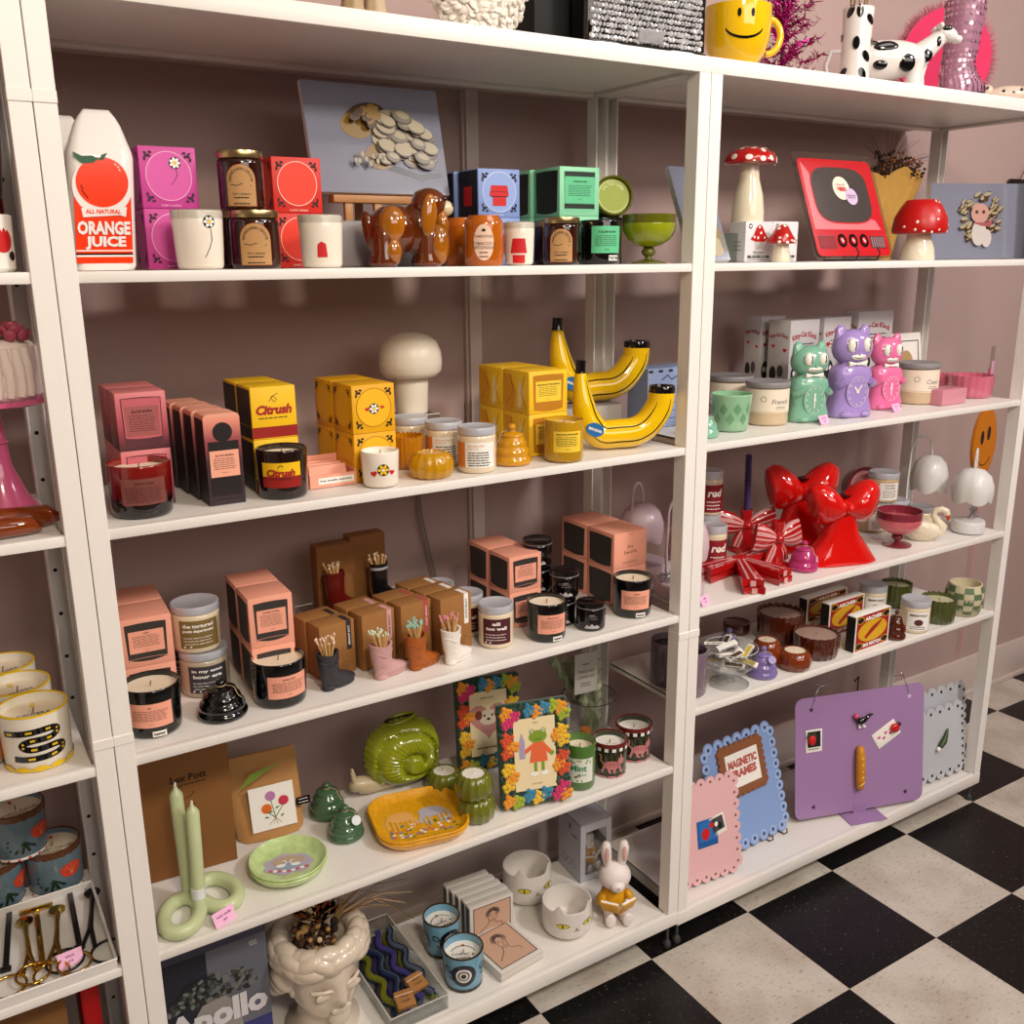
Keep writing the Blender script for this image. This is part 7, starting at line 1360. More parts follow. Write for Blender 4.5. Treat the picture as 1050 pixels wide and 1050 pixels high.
# right unit, third shelf (z = Z2)
def pip(bf, u, v, wpx, vt, m, z, label, rz=0, arcl=1, sx=0, dy=0):
    x, y, r = cyl(u, v, wpx, z); x, y = x+dy*.5, y+dy; r0 = r*bf; H = hgt(x, y, z, vt); t = thing('tulip_lamp', label, 'lamp', (x, y, z), rz)
    MB(m).lathe([(r0*.97, .002), (r0, .004), (r0, H*.12), (r0*.94, H*.145), (r0*.3, H*.155), (.0001, H*.155)], 36).mat(BLACK).lathe([(r0*.93, 0), (r0*.93, .0025)], 36).build('base', t, 50)
    hx = -r*.62*arcl; B = MB(m); B.tube([(hx, 0, H*.15), (hx*1.05, 0, H*.5), (hx*.98, 0, H*.78)]+[((hx+sx*r)*.5+(hx-sx*r)*.5*cos(q), 0, H*.80+H*.19*sin(q)) for q in [pi*i/10 for i in range(11)]]+[(sx*r, 0, H*.76)], r0*.06, 10); B.build('stem', t, 80)
    n = 60; pr = [(r*.12, H*.77), (r*.5, H*.75), (r*.82, H*.68), (r*.98, H*.57), (r, H*.48), (r*.96, H*.40), (r*.93, H*.36)]; inn = [(a*.95, b) for a, b in pr[::-1]][:-1]
    MB(m).lathe(pr+inn, n, (sx*r, 0, 0), flute=lambda a, zz: 1+.045*(abs(cos(2.5*a))-.6), wave=lambda a, rr, zz: (H*.045*(1-abs(cos(2.5*a)))**1.0 if zz < H*.42 else 0), caps=False).build('shade', t, 60)
    B = MB(mat('silver_ribbon', 'b5b0b8', .25, metal=.6))
    for k_ in range(9): q = 2*pi*k_/9; B.tube([(hx, -.004, H*.22), (hx+.022*cos(q), -.006+.012*sin(q), H*.22+.018*sin(2*q)), (hx+.03*cos(q+.5), -.012, H*.20+.022*sin(q)), (hx+.004, -.006, H*.22)], .0012, 5)
    B.build('cord_bundle', t, 80); return t
PLL = mat('blush_pink_metal', 'c9b2b8', .35, coat=.2); WLL = mat('white_metal_lamp', 'dad9d8', .35, coat=.2)
pip(1.22, 699, 621, 43, 508, PLL, Z2, 'blush pink tulip lamp half hidden behind the centre post', -.1, 1.2, .5, .028)
pq = aty(655, 560, .27); xq = max(pq.x, XB+.085)
t0 = pip(1.2, 701, 590, 44, 490, PLL, Z2, 'second blush pink tulip lamp at the back by the peach boxes', 0); t0.location.x, t0.location.y = xq, .265
x3 = pip(.8, 991, 552, 40, 460, WLL, Z2, 'white tulip lamp at the right end in front of the orange smiling balloon', .35, -.62)
x4 = pip(.9, 938, 541, 36, 446, WLL, Z2, 'white tulip lamp further back beside the jars', -.2, 1.3, .7)
price_tag('pink price tag at the left end in front of the pink lamp', 725, 620, Z2, 16, ('LAMP', '$49'), .3)
JR = mat('crimson_label', '8c1622', .55)
def redjar(x, y, z, r, h, label):
    t, rf = lidded(label, x, y, z, r, h, face(x, y)+.35, CREAMJ, GREYLID, .17, 'jars with crimson labels'); m = MB(JR); m.map = on_cyl(r); m.rect(-r*1.1, h*.08, r*1.1, h*.70, n=16); m.d += .0004; m.mat(PAPER).text('red', r*.1, h*.52, h*.18, bold=.04, shear=.2); m.lines(-r*.6, r*.7, h*.16, h*.32, 3, h*.02); m.build('label', t)
x, y, r = cyl(733, 566, 24, Z2); y = min(y, .20); x = front(731, y, Z2); h = hgt(x, y, Z2, 537)
redjar(x, y, Z2, r, h, 'jar with crimson label behind the red ribbons, lower one'); x = front(725, y+.08, Z2); redjar(x, y+.08, Z2, r, h, 'jar with crimson label behind the pink lamp, further back'); redjar(x, y+.079, Z2+h+.0004, r, h, 'jar with crimson label stacked on top of another near the pink lamp')
STR = mat('striped_pink_glaze', 'd9a0a0', .15, coat=.6); RDG = mat('deep_red_glaze', 'b01518', .1, coat=.7)
def bow_loop(B, c, d, L, wd, th, m1, m2, n=14, stripes=5):
    d = Vector((d[0], 0, d[1])).normalized(); up = Vector((-d.z, 0, d.x)); S = []
    for i in range(n+1):
        f = i/n; hw = wd*(.22+.78*sin(min(1, f*1.15)*pi*.55)); tt = th*(.35+.65*sin(pi*min(.93, f*.9+.07)))
        S.append([tuple(Vector(c)+d*(L*f)+up*(hw*cos(q))+Vector((0, tt*sin(q), 0))) for q in [2*pi*k/40 for k in range(40)]])
    o = len(B.v); B.mat(m1); k0 = len(B.f); B.loft(S); B.mat(m2); ci = B.cur
    if m1 is not m2:
        for j in range(k0, len(B.f)-2):
            q = (j-k0) % 40; a = 2*pi*(q+.5)/40; s = int((cos(a)*.5+.5)*stripes*1.999)
            if s % 2: B.k[j] = ci
def stripes_bow(label, u, v, wpx, vt, z, m1, m2, rz=0, candle=None):
    p = on(u, v, z); k = 1.55*wpx*depth(p)/F; x, y = p.x, p.y+.022; H = hgt(x, y, z, vt); t = thing('bow_candle_holder', label, 'candle holder', (x, y, z), rz, 'striped bow candle holders'); c = (0, 0, H*.60)
    for s in (-1, 1): B = MB(m1); bow_loop(B, c, (s, .18), k*.50, H*.30, .016, m1, m2); B.build('bow_loop', t, 70)
    B = MB(m1); bow_loop(B, (0, 0, H*.62), (-.25, -1), H*.56, k*.15, .012, m1, m2); bow_loop(B, (0, 0, H*.62), (.3, -1), H*.56, k*.15, .012, m1, m2); B.build('bow_tails', t, 70)
    B = MB(m1); B.ell((0, -.004, H*.62), (k*.10, .018, H*.13)); B.build('knot', t, 80); B = MB(m1); B.lathe([(k*.26, 0.0003), (k*.27, .004), (k*.12, .012), (k*.10, H*.55)], 24); B.lathe([(.012, H*.72), (.015, H*.86), (.0165, H), (.012, H), (.0115, H*.88)], 24); B.build('holder', t, 60); return x, y, H, t
x, y, H, _ = stripes_bow('striped red and pink ceramic bow candle holder with a purple twisted candle', 770, 566, 42, 522, Z2, RDG, STR, -.35)
pt = hgt(x, y, Z2, 466); solo(MB(mat('deep_violet_wax', '4a3566', .35)).loft(twist((0, 0, H*.88), (-.004, 0, pt), .0095, 7, 90, 3, .35)), 'twisted_candle', 'purple twisted taper candle standing in the striped bow holder', 'candle', (x, y, Z2), 0, sharp=60)
stripes_bow('striped red and pink ceramic bow candle holder in front of the crimson vases', 802, 582, 36, 534, Z2, RDG, STR, -.2)
def ribbon_dish(x, y, z, L, label, rz):
    t = thing('ribbon_dish', label, 'dish', (x, y, z), rz, 'red ribbon shaped dishes'); th = .016
    arms = [((0, 0), tuple(v_), w_) for v_, w_ in zip(ARMS, (.30, .26, .26, .34))]
    B = MB(RDG); P_ = MB(STR)
    for i, (a, b_, wd) in enumerate(arms):
        a = Vector(a)*L; b_ = Vector(b_)*L; d = (b_-a).normalized(); nn = Vector((-d.y, d.x))*L*wd*.5; pts = [a-nn*.5, b_-nn, b_-d*L*.06, b_+nn, a+nn*.5]; z0 = .0004+.0001*i
        B.add([(q.x, q.y, z0) for q in pts]+[(q.x, q.y, th-.0002*i) for q in pts], [(0, 1, 2, 3, 4), (9, 8, 7, 6, 5)][::1]+[(k, (k+1) % 5, (k+1) % 5+5, k+5) for k in range(5)])
        P_.map = on_top(th); P_.d = .0002
        for s in (-.28, .28): o = nn*s*1.3; P_.line([tuple(a+d*L*.05+o*.6), tuple(b_-d*L*.05+o)], L*.028)
        e = nn*.25; ee = b_+d*.0006; P_.add([(ee.x-e.x, ee.y-e.y, .002), (ee.x+e.x, ee.y+e.y, .002), (ee.x+e.x, ee.y+e.y, th-.001), (ee.x-e.x, ee.y-e.y, th-.001)], [(0, 1, 2, 3)])
    B.ell((0, 0, th*.75), (L*.14, L*.11, th*.5)); B.build('dish', t, 40); P_.build('pink_stripes', t); return t
cq = on(758, 577, Z2+.018); Lq = 62*depth(cq)/F*1.28; ARMS = [(on(u_, v_, Z2+.018)-cq).xy/Lq for u_, v_ in ((720, 588), (774, 602), (806, 591), (792, 563))]
ribbon_dish(cq.x, cq.y, Z2, Lq, 'red ribbon shaped dish with pink stripes, lower of the stacked pair', 0); ribbon_dish(cq.x, cq.y, Z2+.0172, Lq*.99, 'red ribbon shaped dish with pink stripes, upper of the stacked pair', -.02)
MG = mat('magenta_glass', 'b0306c', .08, coat=.7)
x, y, r = cyl(823, 588, 31, Z2); beehive('magenta beehive candle between the ribbon dishes and the crimson bow vase', x, y, Z2, r, hgt(x, y, Z2, 554), MG, 2, None, mat('pale_pink_tag', 'd9a8c4', .6), 1)
def bowvase(label, u, v, wpx, vt, rz, dy=.0):
    p = on(u, v, Z2); k = wpx*depth(p)/F; x, y = p.x, p.y+.035; H = hgt(x, y, Z2, vt); t = thing('bow_vase', label, 'vase', (x, y, Z2), rz, 'glossy red bow shaped vases')
    def rg(a, b, z, e=.6, n=40, tw=0): return [(a*abs(cos(q))**e*(1 if cos(q) > 0 else -1)*(1+.05*cos(4*q+tw)), b*abs(sin(q))**e*(1 if sin(q) > 0 else -1), z+(.004*cos(2*q) if z > .01 else 0)) for q in [2*pi*i/n for i in range(n)]]
    B = MB(RED); B.loft([rg(k*.60, .042, .0003), rg(k*.58, .043, H*.02), rg(k*.45, .038, H*.15), rg(k*.28, .030, H*.34), rg(k*.22, .028, H*.52), rg(k*.20, .026, H*.66), rg(k*.2, .024, H*.74)]); B.build('skirt', t, 70)
    for s in (-1, 1):
        B = MB(RED); d = Vector((s, 0, .10)); S = []
        for i in range(15):
            f = i/14; hw = H*(.10+.17*sin(min(1, f*1.25)*pi*.5)-.05*max(0, f-.8)/.2); tt = .046*(.40+.60*sin(pi*(.12+.80*f))); cz = H*(.70+.06*f+.03*sin(pi*f)); cx = s*k*.52*f
            S.append([(cx+s*.010*cos(q)*f, tt*sin(q), cz+hw*cos(q)) for q in [2*pi*j/28 for j in range(28)]])
        S.append([(q[0]*.985, q[1]*.55, H*.77+(q[2]-H*.77)*.6) for q in S[-1]]); B.loft(S); B.build('bow_loop', t, 70)
    B = MB(RED); B.ell((0, -.006, H*.715), (k*.10, .040, H*.10)); B.build('knot', t, 80)
    B = MB(mat('dark_red_inside', '3a0504', .4)); B.lathe([(.018, H*.80), (.026, H*.86), (.022, H*.865), (.0001, H*.84)], 24, (k*.14, .002, 0), sx=1.3, sy=.7); B.build('mouth', t, 60); return t
bowvase('glossy red ceramic bow vase, the rear one of two', 828, 566, 66, 478, -.4); bowvase('glossy red ceramic bow vase, the front one of two', 871, 579, 67, 496, -.3)
RPG = mat('ruby_pink_glass', '7e2a38', .06, coat=.7); RPW = mat('coral_pink_wax', 'cf646e', .1, coat=.6)
x, y, r = cyl(919, 565, 46, Z2); r *= .98; goblet('ruby pink glass goblet candle beside the white swan', x, y, Z2, r, hgt(x, y, Z2, 523), RPG, RPW, .78)
p0 = aty(890, 500, .27); r = 42*depth(p0)/(2*F); t = thing('candle', 'dark pink glass candle tipped up behind the red bow vase to show its pink disc', 'candle', (p0.x, .275, Z2+.0), -.35); zt_ = p0.z-Z2; R = Matrix.Translation((0, 0, zt_)) @ Matrix.Rotation(radians(76), 4, 'X'); B = MB(RPG); B.xf = R; B.lathe([(r*.8, -.05), (r*.95, -.04), (r, 0), (r*.96, .002), (r*.86, .001), (r*.84, -.012)], 40); B.build('glass', t, 50); B = MB(mat('blush_disc', 'd99aa0', .4)); B.xf = R; B.lathe([(r*.85, -.011), (r*.83, -.004), (0, -.004)], 36); B.map = tilted(R, on_top(-.004)); B.xf = None; B.mat(mat('rose_ink', 'b86a70', .6)).text('PINK GRAPEFRUIT', 0, r*.58, r*.15, arc=r*.62); B.build('wax', t)
t = thing('display_riser', 'small block behind the red bow vases holding up the pink candle', 'riser', (p0.x-.006, .285, Z2), 0); MB(mat('maroon_block', '5a1a24', .4)).rbox(-.022, .022, -.02, .03, 0, zt_-r-.001, .001).build('block', t); MB(BG).rbox(-.02, .02, -.018, .028, zt_-r-.001, zt_-r-.0002, .0003).build('top_pad', t)
def sjar(x, y, z, r, h, label, lid=GREYLID, g='pale jars with white labels'):
    t, rf = lidded(label, x, y, z, r, h, face(x, y)+.3, mat('tan_filled_glass', 'c9ad86', .1, coat=.5), lid, .2, g); m = MB(PAPER); m.map = on_cyl(r); m.rect(-r*.5, h*.1, r*.9, h*.68, n=12); m.d += .0004; m.mat(INK).text('SUGARY', r*.2, h*.6, h*.07); m.text('CHARM', r*.2, h*.5, h*.07); m.lines(-r*.3, r*.7, h*.2, h*.4, 4, h*.02); m.build('label', t)
x, y, r = cyl(908, 548, 30, Z2); y = min(y+.03, .27); h = hgt(x, y, Z2, 512); h1 = h*.94
sjar(x-.022, y, Z2, r, h1, 'pale candle jar behind the pink goblet, lower left of the group'); sjar(x+.060, y-.004, Z2, r, h1, 'pale candle jar behind the pink goblet, lower right of the group')
sjar(x+.018, y+.005, Z2+h1+.0004, r, h1*1.05, 'pale candle jar with white label stacked on top near the white lamp')
x, y, r = cyl(946, 548, 25, Z2); lidded('wide jar with grey lid just behind the white swan', x, y+.01, Z2, r, hgt(x, y, Z2, 519), 0, CREAMJ, TAUL, .2, 'x')[0].pop('group')
SW = mat('swan_cream_ceramic', 'e3d8c0', .3, coat=.4, bump=.5, bscale=90); p = on(957, 559, Z2); k = 46*depth(p)/F; x, y = p.x+.022, p.y+.045; H = hgt(x, y, Z2, 520); t = thing('swan_dish', 'cream ceramic swan with an orange beak beside the white lamp', 'figurine', (x, y, Z2), face(x, y)+.15)
B = MB(SW); B.ell((-k*.06, 0, H*.30), (k*.43, .030, H*.30), 28, 16, warp=lambda q: (q.x, q.y, q.z if q.z > -H*.22 else -H*.29)); B.ell((-k*.30, 0, H*.46), (k*.16, .022, H*.16), rot=(0, .6, 0)); B.build('body', t, 80)
for s in (-1, 1): B = MB(SW); B.ell((-k*.10, s*.022, H*.40), (k*.30, .010, H*.22), rot=(0, .35, 0)); B.build('wing', t, 80)
B = MB(SW); B.tube([(k*.28, 0, H*.25), (k*.36, 0, H*.45), (k*.24, 0, H*.62), (k*.16, 0, H*.78), (k*.20, 0, H*.92), (k*.32, 0, H*.965), (k*.42, 0, H*.90), (k*.45, 0, H*.80)], [.016, .014, .010, .0085, .008, .008, .009, .0075], 14); B.build('neck', t, 80)
B = MB(mat('orange_beak', 'c8441c', .3)); B.tube([(k*.45, 0, H*.80), (k*.47, 0, H*.70), (k*.46, 0, H*.62)], [.006, .005, .002], 10); B.build('beak', t, 80)
# right unit, fourth shelf (z = ZB1)
MAUV = mat('mauve_smoked_glass', '75636f', .12, coat=.5); MAUI = mat('dark_mauve_wax', '2e1c26', .4)
x, y, r = cyl(674, 709, 38, ZB1); x = max(x, XB+.037+r); h = hgt(x, y, ZB1, 655)
tumbler('mauve ribbed glass candle at the left end, the rear one', x, y, ZB1, r, h, 0, MAUV, MAUI, .86, 1, wk=False); x, y, r = cyl(703, 718, 40, ZB1); h = hgt(x, y, ZB1, 665); tumbler('mauve ribbed glass candle mostly hidden by the centre post', x+.004, y, ZB1, r*.95, h, 0, MAUV, MAUI, .86, 1, wk=False)
x, y, r = cyl(747, 709, 40, ZB1); rb = r; R_ = 56*depth((x, y, ZB1))/(2*F); h = hgt(x, y, ZB1, 663)
t = thing('glass_bowl', 'clear footed glass bowl full of small printed matchboxes', 'bowl', (x, y, ZB1), 0)
MB(CLEAR).lathe([(rb, 0.0003), (rb, .002), (rb*.3, .006), (rb*.18, h*.16), (rb*.25, h*.22), (R_*.55, h*.32), (R_*.88, h*.55), (R_, h*.80), (R_*.97, h)], 40, caps=False).build('bowl', t, 60); MB(mat('glass_edge', 'b9bcbc', .08)).tube([(R_*.97*cos(2*pi*i/40), R_*.97*sin(2*pi*i/40), h) for i in range(40)], .0011, 6, closed=True).tube([(rb*cos(2*pi*i/40), rb*sin(2*pi*i/40), .0016) for i in range(40)], .0009, 6, closed=True).build('rim', t)
r_ = random.Random(11)
for i in range(16):
    q = 2*pi*i/16*2.7; rr = R_*(.25+.35*(i % 3)/2); b = thing('matchbox', ('small white matchbox with black lettering among those in the glass bowl', 'small brown topped matchbox among those in the glass bowl', 'small yellow topped matchbox among those in the glass bowl')[i % 3], 'matchbox', (x+rr*cos(q), y+rr*sin(q), ZB1+h*(.42+.042*i)), r_.uniform(-1.2, 1.2), 'little matchboxes in the glass bowl'); Q = Euler((r_.uniform(-.5, .5), r_.uniform(-.5, .2), 0)).to_matrix().to_4x4()
    B = MB(PAPER); B.xf = Q; B.box(-.025, .025, -.007, .007, 0, .006); B.mat([PAPER, mat('cocoa_print', '4a3428', .6), mat('straw_print', 'c9b04a', .6)][i % 3]).box(-.020, .020, -.0055, .0055, .006, .0064); B.build('box', b); p = MB(INK); p.map = tilted(Q, on_front(-.007, 0, .003)); p.text('BITTERSWEET', 0, 0, .0028, w=.036, bold=.03); p.build('side_print', b)
LAVG = mat('lavender_glass', '7a6aa6', .08, coat=.6)
x, y, r = cyl(781, 698, 31, ZB1); beehive('lavender beehive candle with a round tag in front of the amber votives', x, y, ZB1, r, hgt(x, y, ZB1, 662), LAVG, 3, None, mat('lilac_tag', '9d90c4', .3, coat=.4), 1, disc=True)
x, y, r = cyl(752, 684, 28, ZB1); beehive('lavender beehive candle behind the bowl of matchboxes', x, min(y+.02, .25), ZB1, r, hgt(x, y, ZB1, 646), LAVG, 3)
BRG = mat('brown_amber_glass', '4f1d0c', .06, coat=.7, noise=.3, nscale=30); BRW = mat('mocha_wax', 'a98c80', .5, sss=.15)
x, y, r = cyl(755, 672, 29, ZB1); y = .285; x = front(755, y, ZB1); lidded('dark brown domed glass jar at the back', x, y, ZB1, r, hgt(x, y, ZB1, 637), 0, BRG, BRG, .12)
AMV = mat('amber_orange_glass', '7a3208', .06, coat=.8)
for (u, v, w, vt, lab, gm, pin) in ((798, 664, 46, 626, 'brown scalloped glass candle at the back', BRG, 0), (785, 686, 30, 655, 'amber fluted votive, the rear one of two', AMV, 1), (813.5, 692, 34, 666, 'amber fluted votive, the front one of two', AMV, 1), (835, 679, 46, 648, 'brown scalloped glass candle in front of the cigar matchboxes', BRG, 0)):
    x, y, r = cyl(u, v, w, ZB1); y = min(y, .335-r); ribbed(lab, x, y, ZB1, r, hgt(x, y, ZB1, vt), gm, BRW if not pin else WAX, 20 if not pin else 14, .025, not pin, bool(pin), waxz=.88)
CGR_ = mat('matchbox_red', 'a31c1c', .5); CGY = mat('matchbox_yellow', 'd9a81c', .5)
def cigar(p, w, h):
    p.mat(PAPER).rect(-w*.5, 0, w*.5, h); p.d += .0002; p.mat(CGR_).rect(-w*.47, h*.02, w*.47, h*.98); p.d += .0002; p.mat(CGY).oval(0, h*.5, w*.42, h*.30, n=32); p.d += .0002
    for sx in (-1, 1):
        for v in (.86, .14): p.mat(CGY).oval(sx*w*.37, h*v, w*.11, h*.10); p.d += .0002; p.mat(INK).oval(sx*w*.37, h*v, w*.09, h*.08); p.d -= .0002
    p.d += .0004; p.mat(CGR_).pol([(-w*.26, h*.34), (-w*.18, h*.30), (w*.14, h*.56), (w*.28, h*.72), (w*.22, h*.72), (-w*.02, h*.60)]); p.mat(PAPER); p.text('ARCHER', 0, h*.86, h*.11, w=w*.5, bold=.05); p.text('BIG MATCH', 0, h*.13, h*.10, w=w*.5, bold=.05); p.mat(CGY).oval(-w*.26, h*.32, w*.05, h*.05)
ck = lambda p, w, h: p.mat(mat('very_dark_striker', '1b1110', .7)).rect(-w*.48, h*.01, w*.48, h*.97)
for (p1, p2, vt, lab) in (((875, 670), (910, 657), 627, 'red and yellow matchbox with a cigar picture, the front one'), ((848, 654), (884, 642), 614, 'red and yellow matchbox with a cigar picture, the middle one'), ((827, 640), (866, 626), 608, 'red and yellow matchbox with a cigar picture, the rear one')):
    c, w, rz = edge(p1, p2, ZB1); carton('match_box', lab, 'match box', c.x, c.y, ZB1, w, .026, hgt(c.x, c.y, ZB1, vt), .05, PAPER, cigar, ck, None, 'cigar picture matchboxes')
x, y, r = cyl(917, 659, 21, ZB1); beehive('dark brown beehive candle right of the cigar matchboxes', x, y, ZB1, r, hgt(x, y, ZB1, 625), BRG, 3, None, mat('red_tag', '8a2a1c', .5), 1)
GRV = mat('olive_bottle_glass', '454c1c', .07, coat=.7)
for (u, v, w, vt, lab) in ((936, 651, 29, 613, 'jar with pale lid and white label in front of the green scalloped candle'), (893, 634, 27, 598, 'jar with pale lid behind the cigar matchboxes')):
    x, y, r = cyl(u, v, w, ZB1); y = min(y, .28); t, rf = lidded(label=lab, x=x, y=y, z=ZB1, r=r, h=hgt(x, y, ZB1, vt), rz=face(x, y)+.2, body=CREAMJ, lid=GREYLID, lh=.2); h = hgt(x, y, ZB1, vt); m = MB(PAPER); m.map = on_cyl(r); m.rect(-r*.7, h*.1, r*.9, h*.68, n=12); m.d += .0004; m.mat(mat('plum_print', '5a2b35', .5)).text('BERRYVILLE', r*.1, h*.58, h*.06, w=r*1.2, bold=.04); m.oval(r*.1, h*.36, r*.3, h*.10); m.lines(-r*.5, r*.7, h*.16, h*.22, 2, h*.02); m.build('label', t)
for (u, v, w, vt, lab) in ((960, 642, 34, 612, 'olive green scalloped glass candle in front of the checkered planter'), (917, 625, 30, 597, 'olive green scalloped glass candle at the back')):
    x, y, r = cyl(u, v, w, ZB1); y = min(y, .335-r); ribbed(lab, x, y, ZB1, r, hgt(x, y, ZB1, vt), GRV, mat('pale_olive_wax', 'c3bf9c', .5), 20, .025, waxz=.85)
x, y, r = cyl(986, 635, 30, ZB1); R_ = 37*depth((x, y, ZB1))/(2*F); h = hgt(x, y, ZB1, 597); t = thing('checkered_planter', 'green and cream checkered ceramic planter at the right end', 'planter', (x, y, ZB1), face(x, y))
prf = [(R_*.72, 0), (R_*.80, .004), (R_*.93, h*.25), (R_, h*.55), (R_*.97, h*.78), (R_*.86, h*.97), (R_*.84, h), (R_*.78, h), (R_*.80, h*.7)]; MB(mat('checker_cream', 'c9bfa0', .5)).lathe(prf, 40).build('pot', t, 60)
def rfp(v):
    for (a, z0), (b, z1) in zip(prf, prf[1:]):
        if z0 <= v <= z1: return a+(b-a)*(v-z0)/max(1e-6, z1-z0)
    return R_*.86
m = MB(mat('checker_green', '5f7350', .5)); n = 12
for j in range(5):
    for i in range(n):
        if (i+j) % 2: continue
        vs = []
        for dv in (0, .5, 1):
            v = h*(.03+.186*(j+dv));
            for du in (0, .5, 1): a = 2*pi*(i+du)/n; q = rfp(v)+.0005; vs.append((q*sin(a), -q*cos(a), v))
        m.add(vs, [(0, 1, 4, 3), (1, 2, 5, 4), (3, 4, 7, 6), (4, 5, 8, 7)])
m.build('green_checks', t)
# right unit, bottom shelf: magnet boards
ZL = Z0-.006
def scallop(w, h, nx, ny, s=None):
    pts = []; rx, ry = w/(2*nx), h/(2*ny)
    def run(x0, z0, x1, z1, n, ox, oz):
        for i in range(n):
            cx, cz = x0+(x1-x0)*(i+.5)/n, z0+(z1-z0)*(i+.5)/n; rr = sqrt((x1-x0)**2+(z1-z0)**2)/n/2; a0 = atan2(z1-z0, x1-x0)
            for k in range(7): q = a0+pi+pi*k/6; pts.append((cx+rr*cos(q), cz+rr*sin(q)))
    run(-w/2, 0, w/2, 0, nx, 0, -1); run(w/2, 0, w/2, h, ny, 1, 0); run(w/2, h, -w/2, h, nx, 0, 1); run(-w/2, h, -w/2, 0, ny, -1, 0); return pts
def board(label, p1, p2, vt, lean, col, nx, ny, dark, cat_='magnet board', off=None, w=None, grp='scalloped metal magnet boards'):
    c, ww, rz = edge(p1, p2, ZL); rz = rz if off is None else off; c = c-Vector((cos(rz), sin(rz), 0))*((w-ww)/2 if w else 0); w = w or ww; r = w/(2*nx); h = hgt(c.x, c.y+.05, ZL, vt)/cos(lean); R = Matrix.Rotation(-lean, 4, 'X') @ Matrix.Translation((0, 0, r+.0018)); t = thing('magnet_board', label, cat_, (c.x, c.y, ZL), rz, grp)
    W, H = w-2*r, h-2*r; B = MB(col); B.xf = R; B.prism(scallop(W, H, nx, ny), 0, .0025); B.build('board', t); p = MB(dark); p.map = tilted(R, on_front(0))
    for i in range(nx):
        for z in (0, H): p.oval(-W/2+W*(i+.5)/nx, z, r*.20, n=10)
    for j in range(ny):
        for x in (-W/2, W/2): p.oval(x, H*(j+.5)/ny, r*.20, n=10)
    p.build('punched_holes', t); return t, R, W, H, c, rz, r
def magnet(t, R, c, rz, name, label, cat_, u, v, mb, grp=None, rot=0):
    M_ = Matrix.Translation((c.x, c.y, ZL)) @ Matrix.Rotation(rz, 4, 'Z') @ R @ Matrix.Translation((u, -.0006, v)) @ Matrix.Rotation(-rot, 4, 'Y')
    o = thing(name, label, cat_, (0, 0, 0), 0, grp); o.matrix_world = M_
    for n_, b in mb: b.build(n_, o, 60)
    return o
PKB = mat('pale_pink_metal', 'e6b8ba', .4); BLB = mat('periwinkle_metal', '86a3d6', .35); PUB = mat('lilac_purple_metal', 'a17fae', .3); WHB = mat('pale_grey_white_metal', 'bfc2c9', .35)
t, R, W, H, c, rz, r = board('pale pink scalloped magnet board at the left end beside the centre post', (694, 918), (763, 893), 796, .16, PKB, 6, 8, mat('dusty_hole', '7a4a50', .6), w=.20)
def photo(frame, inner, deco=None, w=.044, h=.05):
    a = MB(frame).rbox(-w/2, w/2, -.0008, 0, -h/2, h/2, .0003); b = MB(inner); b.map = on_front(-.0008); b.d = .0003; b.rect(-w*.4, -h*.28, w*.4, h*.42);
    if deco: b.d = .0006; deco(b, w, h)
    return [('card', a), ('picture', b)]
uu = W*.05; magnet(t, R, c, rz, 'instant_photo', 'small black and white instant photo on the pink board', 'photo', W*.17, H*.52, photo(PAPER, mat('photo_grey', '4a4a4c', .3), lambda b, w, h: (b.mat(PAPER).oval(-w*.1, h*.1, w*.12, h*.12), b.mat(INK).oval(w*.1, -h*.05, w*.14, h*.2))), rot=.2)
magnet(t, R, c, rz, 'postcard', 'blue card with a red flower vase on the pink board', 'card', -W*.02, H*.47, [(n_, b) for n_, b in photo(mat('cobalt_card', '1f5fa8', .4), mat('cobalt_card2', '2a6fb8', .4), lambda b, w, h: (b.mat(REDINK).oval(-w*.1, -h*.02, w*.2, h*.22), b.mat(REDINK).oval(w*.2, h*.25, w*.12, h*.1)), .06, .068)])
magnets_ = None
t, R, W, H, c, rz, r = board('periwinkle blue scalloped magnet board with a small wooden frame', (768, 872), (813, 849), 756, .30, BLB, 7, 9, mat('navy_hole', '26355c', .6), w=.285)
p = MB(mat('pale_hole', 'c3d2ee', .4)); p.map = tilted(R, on_front(0)); p.d = .0003
for i in range(7):
    for z in (0, H): p.ring(-W/2+W*(i+.5)/7, z, r*.48, r*.10, n=12)
for j in range(9):
    for x in (-W/2, W/2): p.ring(x, H*(j+.5)/9, r*.48, r*.10, n=12)
p.build('printed_rings', t)
WF = mat('walnut_brown_frame', '8a5636', .55, noise=.15, nscale=40); fw, fh = .16, .128; A_ = MB(WF); sc = scallop(fw*.94, fh*.93, 8, 7); A_.prism([(x_, z_-fh*.46) for x_, z_ in sc], -.006, 0); P_ = MB(PAPER); P_.map = on_front(-.006); P_.rect(-fw*.37, -fh*.34, fw*.37, fh*.34); P_.d = .0009; P_.mat(mat('terracotta_ink', 'b85a50', .6)).text('MAGNETIC', 0, fh*.13, fh*.17, w=fw*.66, bold=.06); P_.text('FRAMES', 0, -fh*.07, fh*.17, w=fw*.58, bold=.06)
magnet(t, R, c, rz, 'wooden_frame', 'small brown scalloped frame reading Magnetic Frames on the blue board', 'picture frame', -W*.01, H*.72, [('frame', A_), ('sign', P_)], rot=-.0)
tw = thing('wire_easel', 'small black wire easel under the blue magnet board', 'easel', (c.x, c.y, ZL), rz);
for s in (.045, .10): MB(STEEL).tube([(s, -.012, .022), (s+.002, -.014, .010), (s, -.006, .0016), (s, .10, .0016), (s*.6, .10, .12)], .0016, 8).build('wire', tw, 80)
